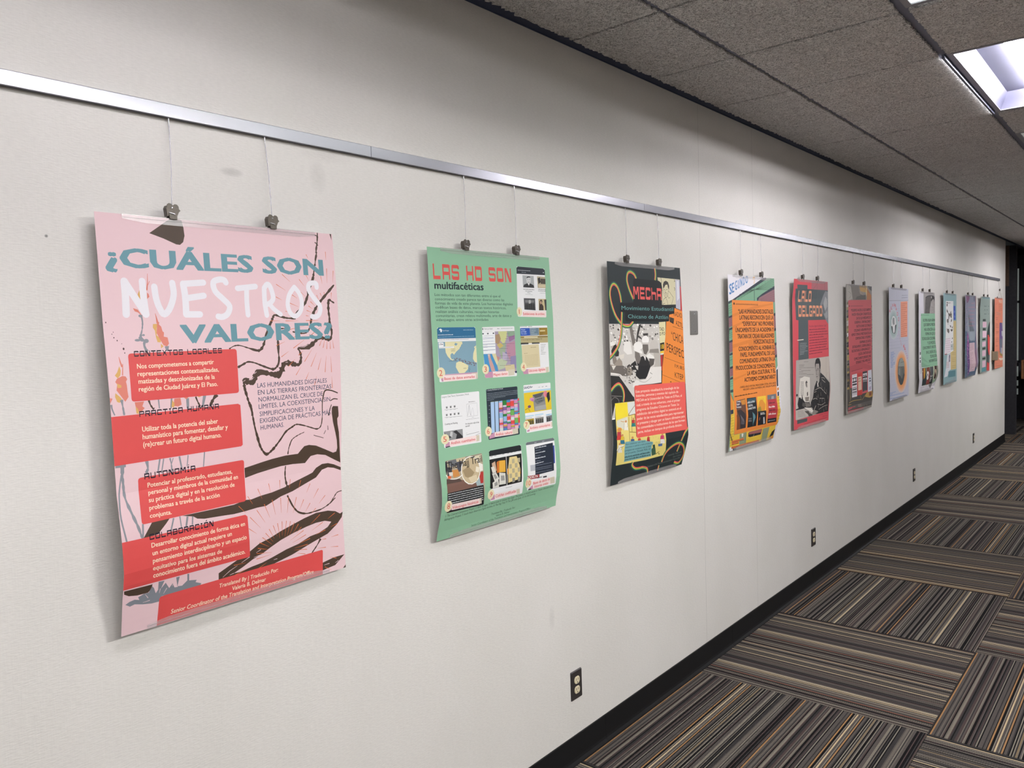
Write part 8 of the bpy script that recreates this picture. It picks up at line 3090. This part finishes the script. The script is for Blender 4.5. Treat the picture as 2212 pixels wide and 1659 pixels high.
GK(12159389,1487,6963,3336,6960,30,5)
GK(12159389,1490,7052,3343,7050,30,6)
GK(12159389,1493,7141,3350,7141,30,7)
P(4278856,[1425,7330,3460,7318,3424,7587,1377,7572])
P(15254741,[1439,7719,3492,7714,3500,8531,1410,8499])
GK(12159389,1516,7760,3399,7770,30,0)
GK(12159389,1519,7849,3406,7861,30,1)
GK(12159389,1523,7938,3413,7951,30,2)
GK(12159389,1526,8027,3421,8042,30,3)
GK(12159389,1529,8116,3428,8132,30,4)
GK(12159389,1533,8205,3435,8223,30,5)
GK(12159389,1536,8294,3442,8314,30,6)
GK(12159389,1540,8383,3450,8404,30,7)
GK(12159389,1543,8473,3457,8495,30,8)
P(3884614,[6171,3013,5667,3079,4964,3555,4443,4098,4271,4434,4202,4149,4017,5275,3859,6776,4153,9094,4727,9126,6718,9119,6354,4183])
P(13455950,[4624,4609,6040,4713,6268,6098,6099,7127,5507,7180,4717,6277])
P(3884614,[5454,4663,6248,4564,6249,4909,5552,4913])
P(12995658,[4438,7934,4807,8027,5332,8204,5922,8040,6556,8031,6658,9155,4318,9123])
P(5726818,[4708,7111,5511,7219,6111,7204,6316,7866,5814,7997,5323,8127,4895,7917])
P(9255729,[5667,3113,6058,3089,6023,3255])
P(6263451,[1125,8577,3656,8501,3908,9081,946,9066])
finish(r, 3)
r = poster(11.62, 1.98, [(0, 0.03), (0.917, 0.03)], [(0, 0.03), (0.917, 0.034)], 14518898, 'salmon poster hung by a cord from one clip, by the door opening')
GK(15523019,3033,401,5758,434,125,1)
GK(15523019,3074,564,5597,641,125,2)
GK(10508870,2943,911,5698,955,66,0)
GK(10508870,2946,1129,5699,1178,66,1)
GK(10508870,2949,1347,5700,1401,66,2)
GK(10508870,2952,1565,5700,1624,66,3)
GK(10508870,2954,1729,4409,1741,59,9)
GK(11112326,1351,1950,4412,2091,124,3)
GK(11112326,1542,2166,4217,2256,95,4)
S(11037266,36,[865,934,1702,691],0,0)
GK(10508870,846,2613,2396,2647,79,0)
GK(10508870,850,2828,2305,2864,79,1)
GK(10508870,863,3418,2692,3466,79,2)
GK(10508870,868,3633,2885,3686,79,3)
GK(10508870,873,3848,3078,3907,80,4)
GK(10508870,885,4440,2896,4506,80,5)
P(6968710,[3645,3245,5205,3239,6011,4087,6089,5072,5869,6590,5759,7492,3839,7167,3509,5538])
P(9278368,[5205,3295,6049,3265,6092,4088,5605,4081,5604,3522])
P(11120824,[4465,6541,5802,6588,5759,7410,4471,7356])
P(7173248,[3822,5344,5754,5434,5757,6422,4044,6607])
P(11044428,[3421,6948,4470,7274,6095,7548,5984,7791,3843,7492])
P(12172484,[5095,4355,6087,4372,5977,5111,5313,4973])
GK(10508870,824,4435,2974,4451,80,0)
GK(10508870,829,4652,2562,4663,79,1)
GK(10508870,841,5244,3089,5277,80,2)
GK(10508870,846,5449,3092,5486,80,3)
GK(10508870,851,5678,2991,5716,80,4)
GK(10508870,863,6251,2483,6282,80,5)
GK(10508870,877,6904,3213,6972,80,6)
GK(10508870,881,7122,3216,7194,80,7)
P(15521472,[3224,7848,6097,7982,5985,8204,4899,8233,3744,8136])
GK(13206122,4266,8059,5761,8119,66,3)
GK(12087386,515,8473,2720,8529,48,5)
GK(12087386,519,8631,1510,8657,48,6)
GK(11034444,424,8804,5652,9012,65,7)
finish(r, 1)
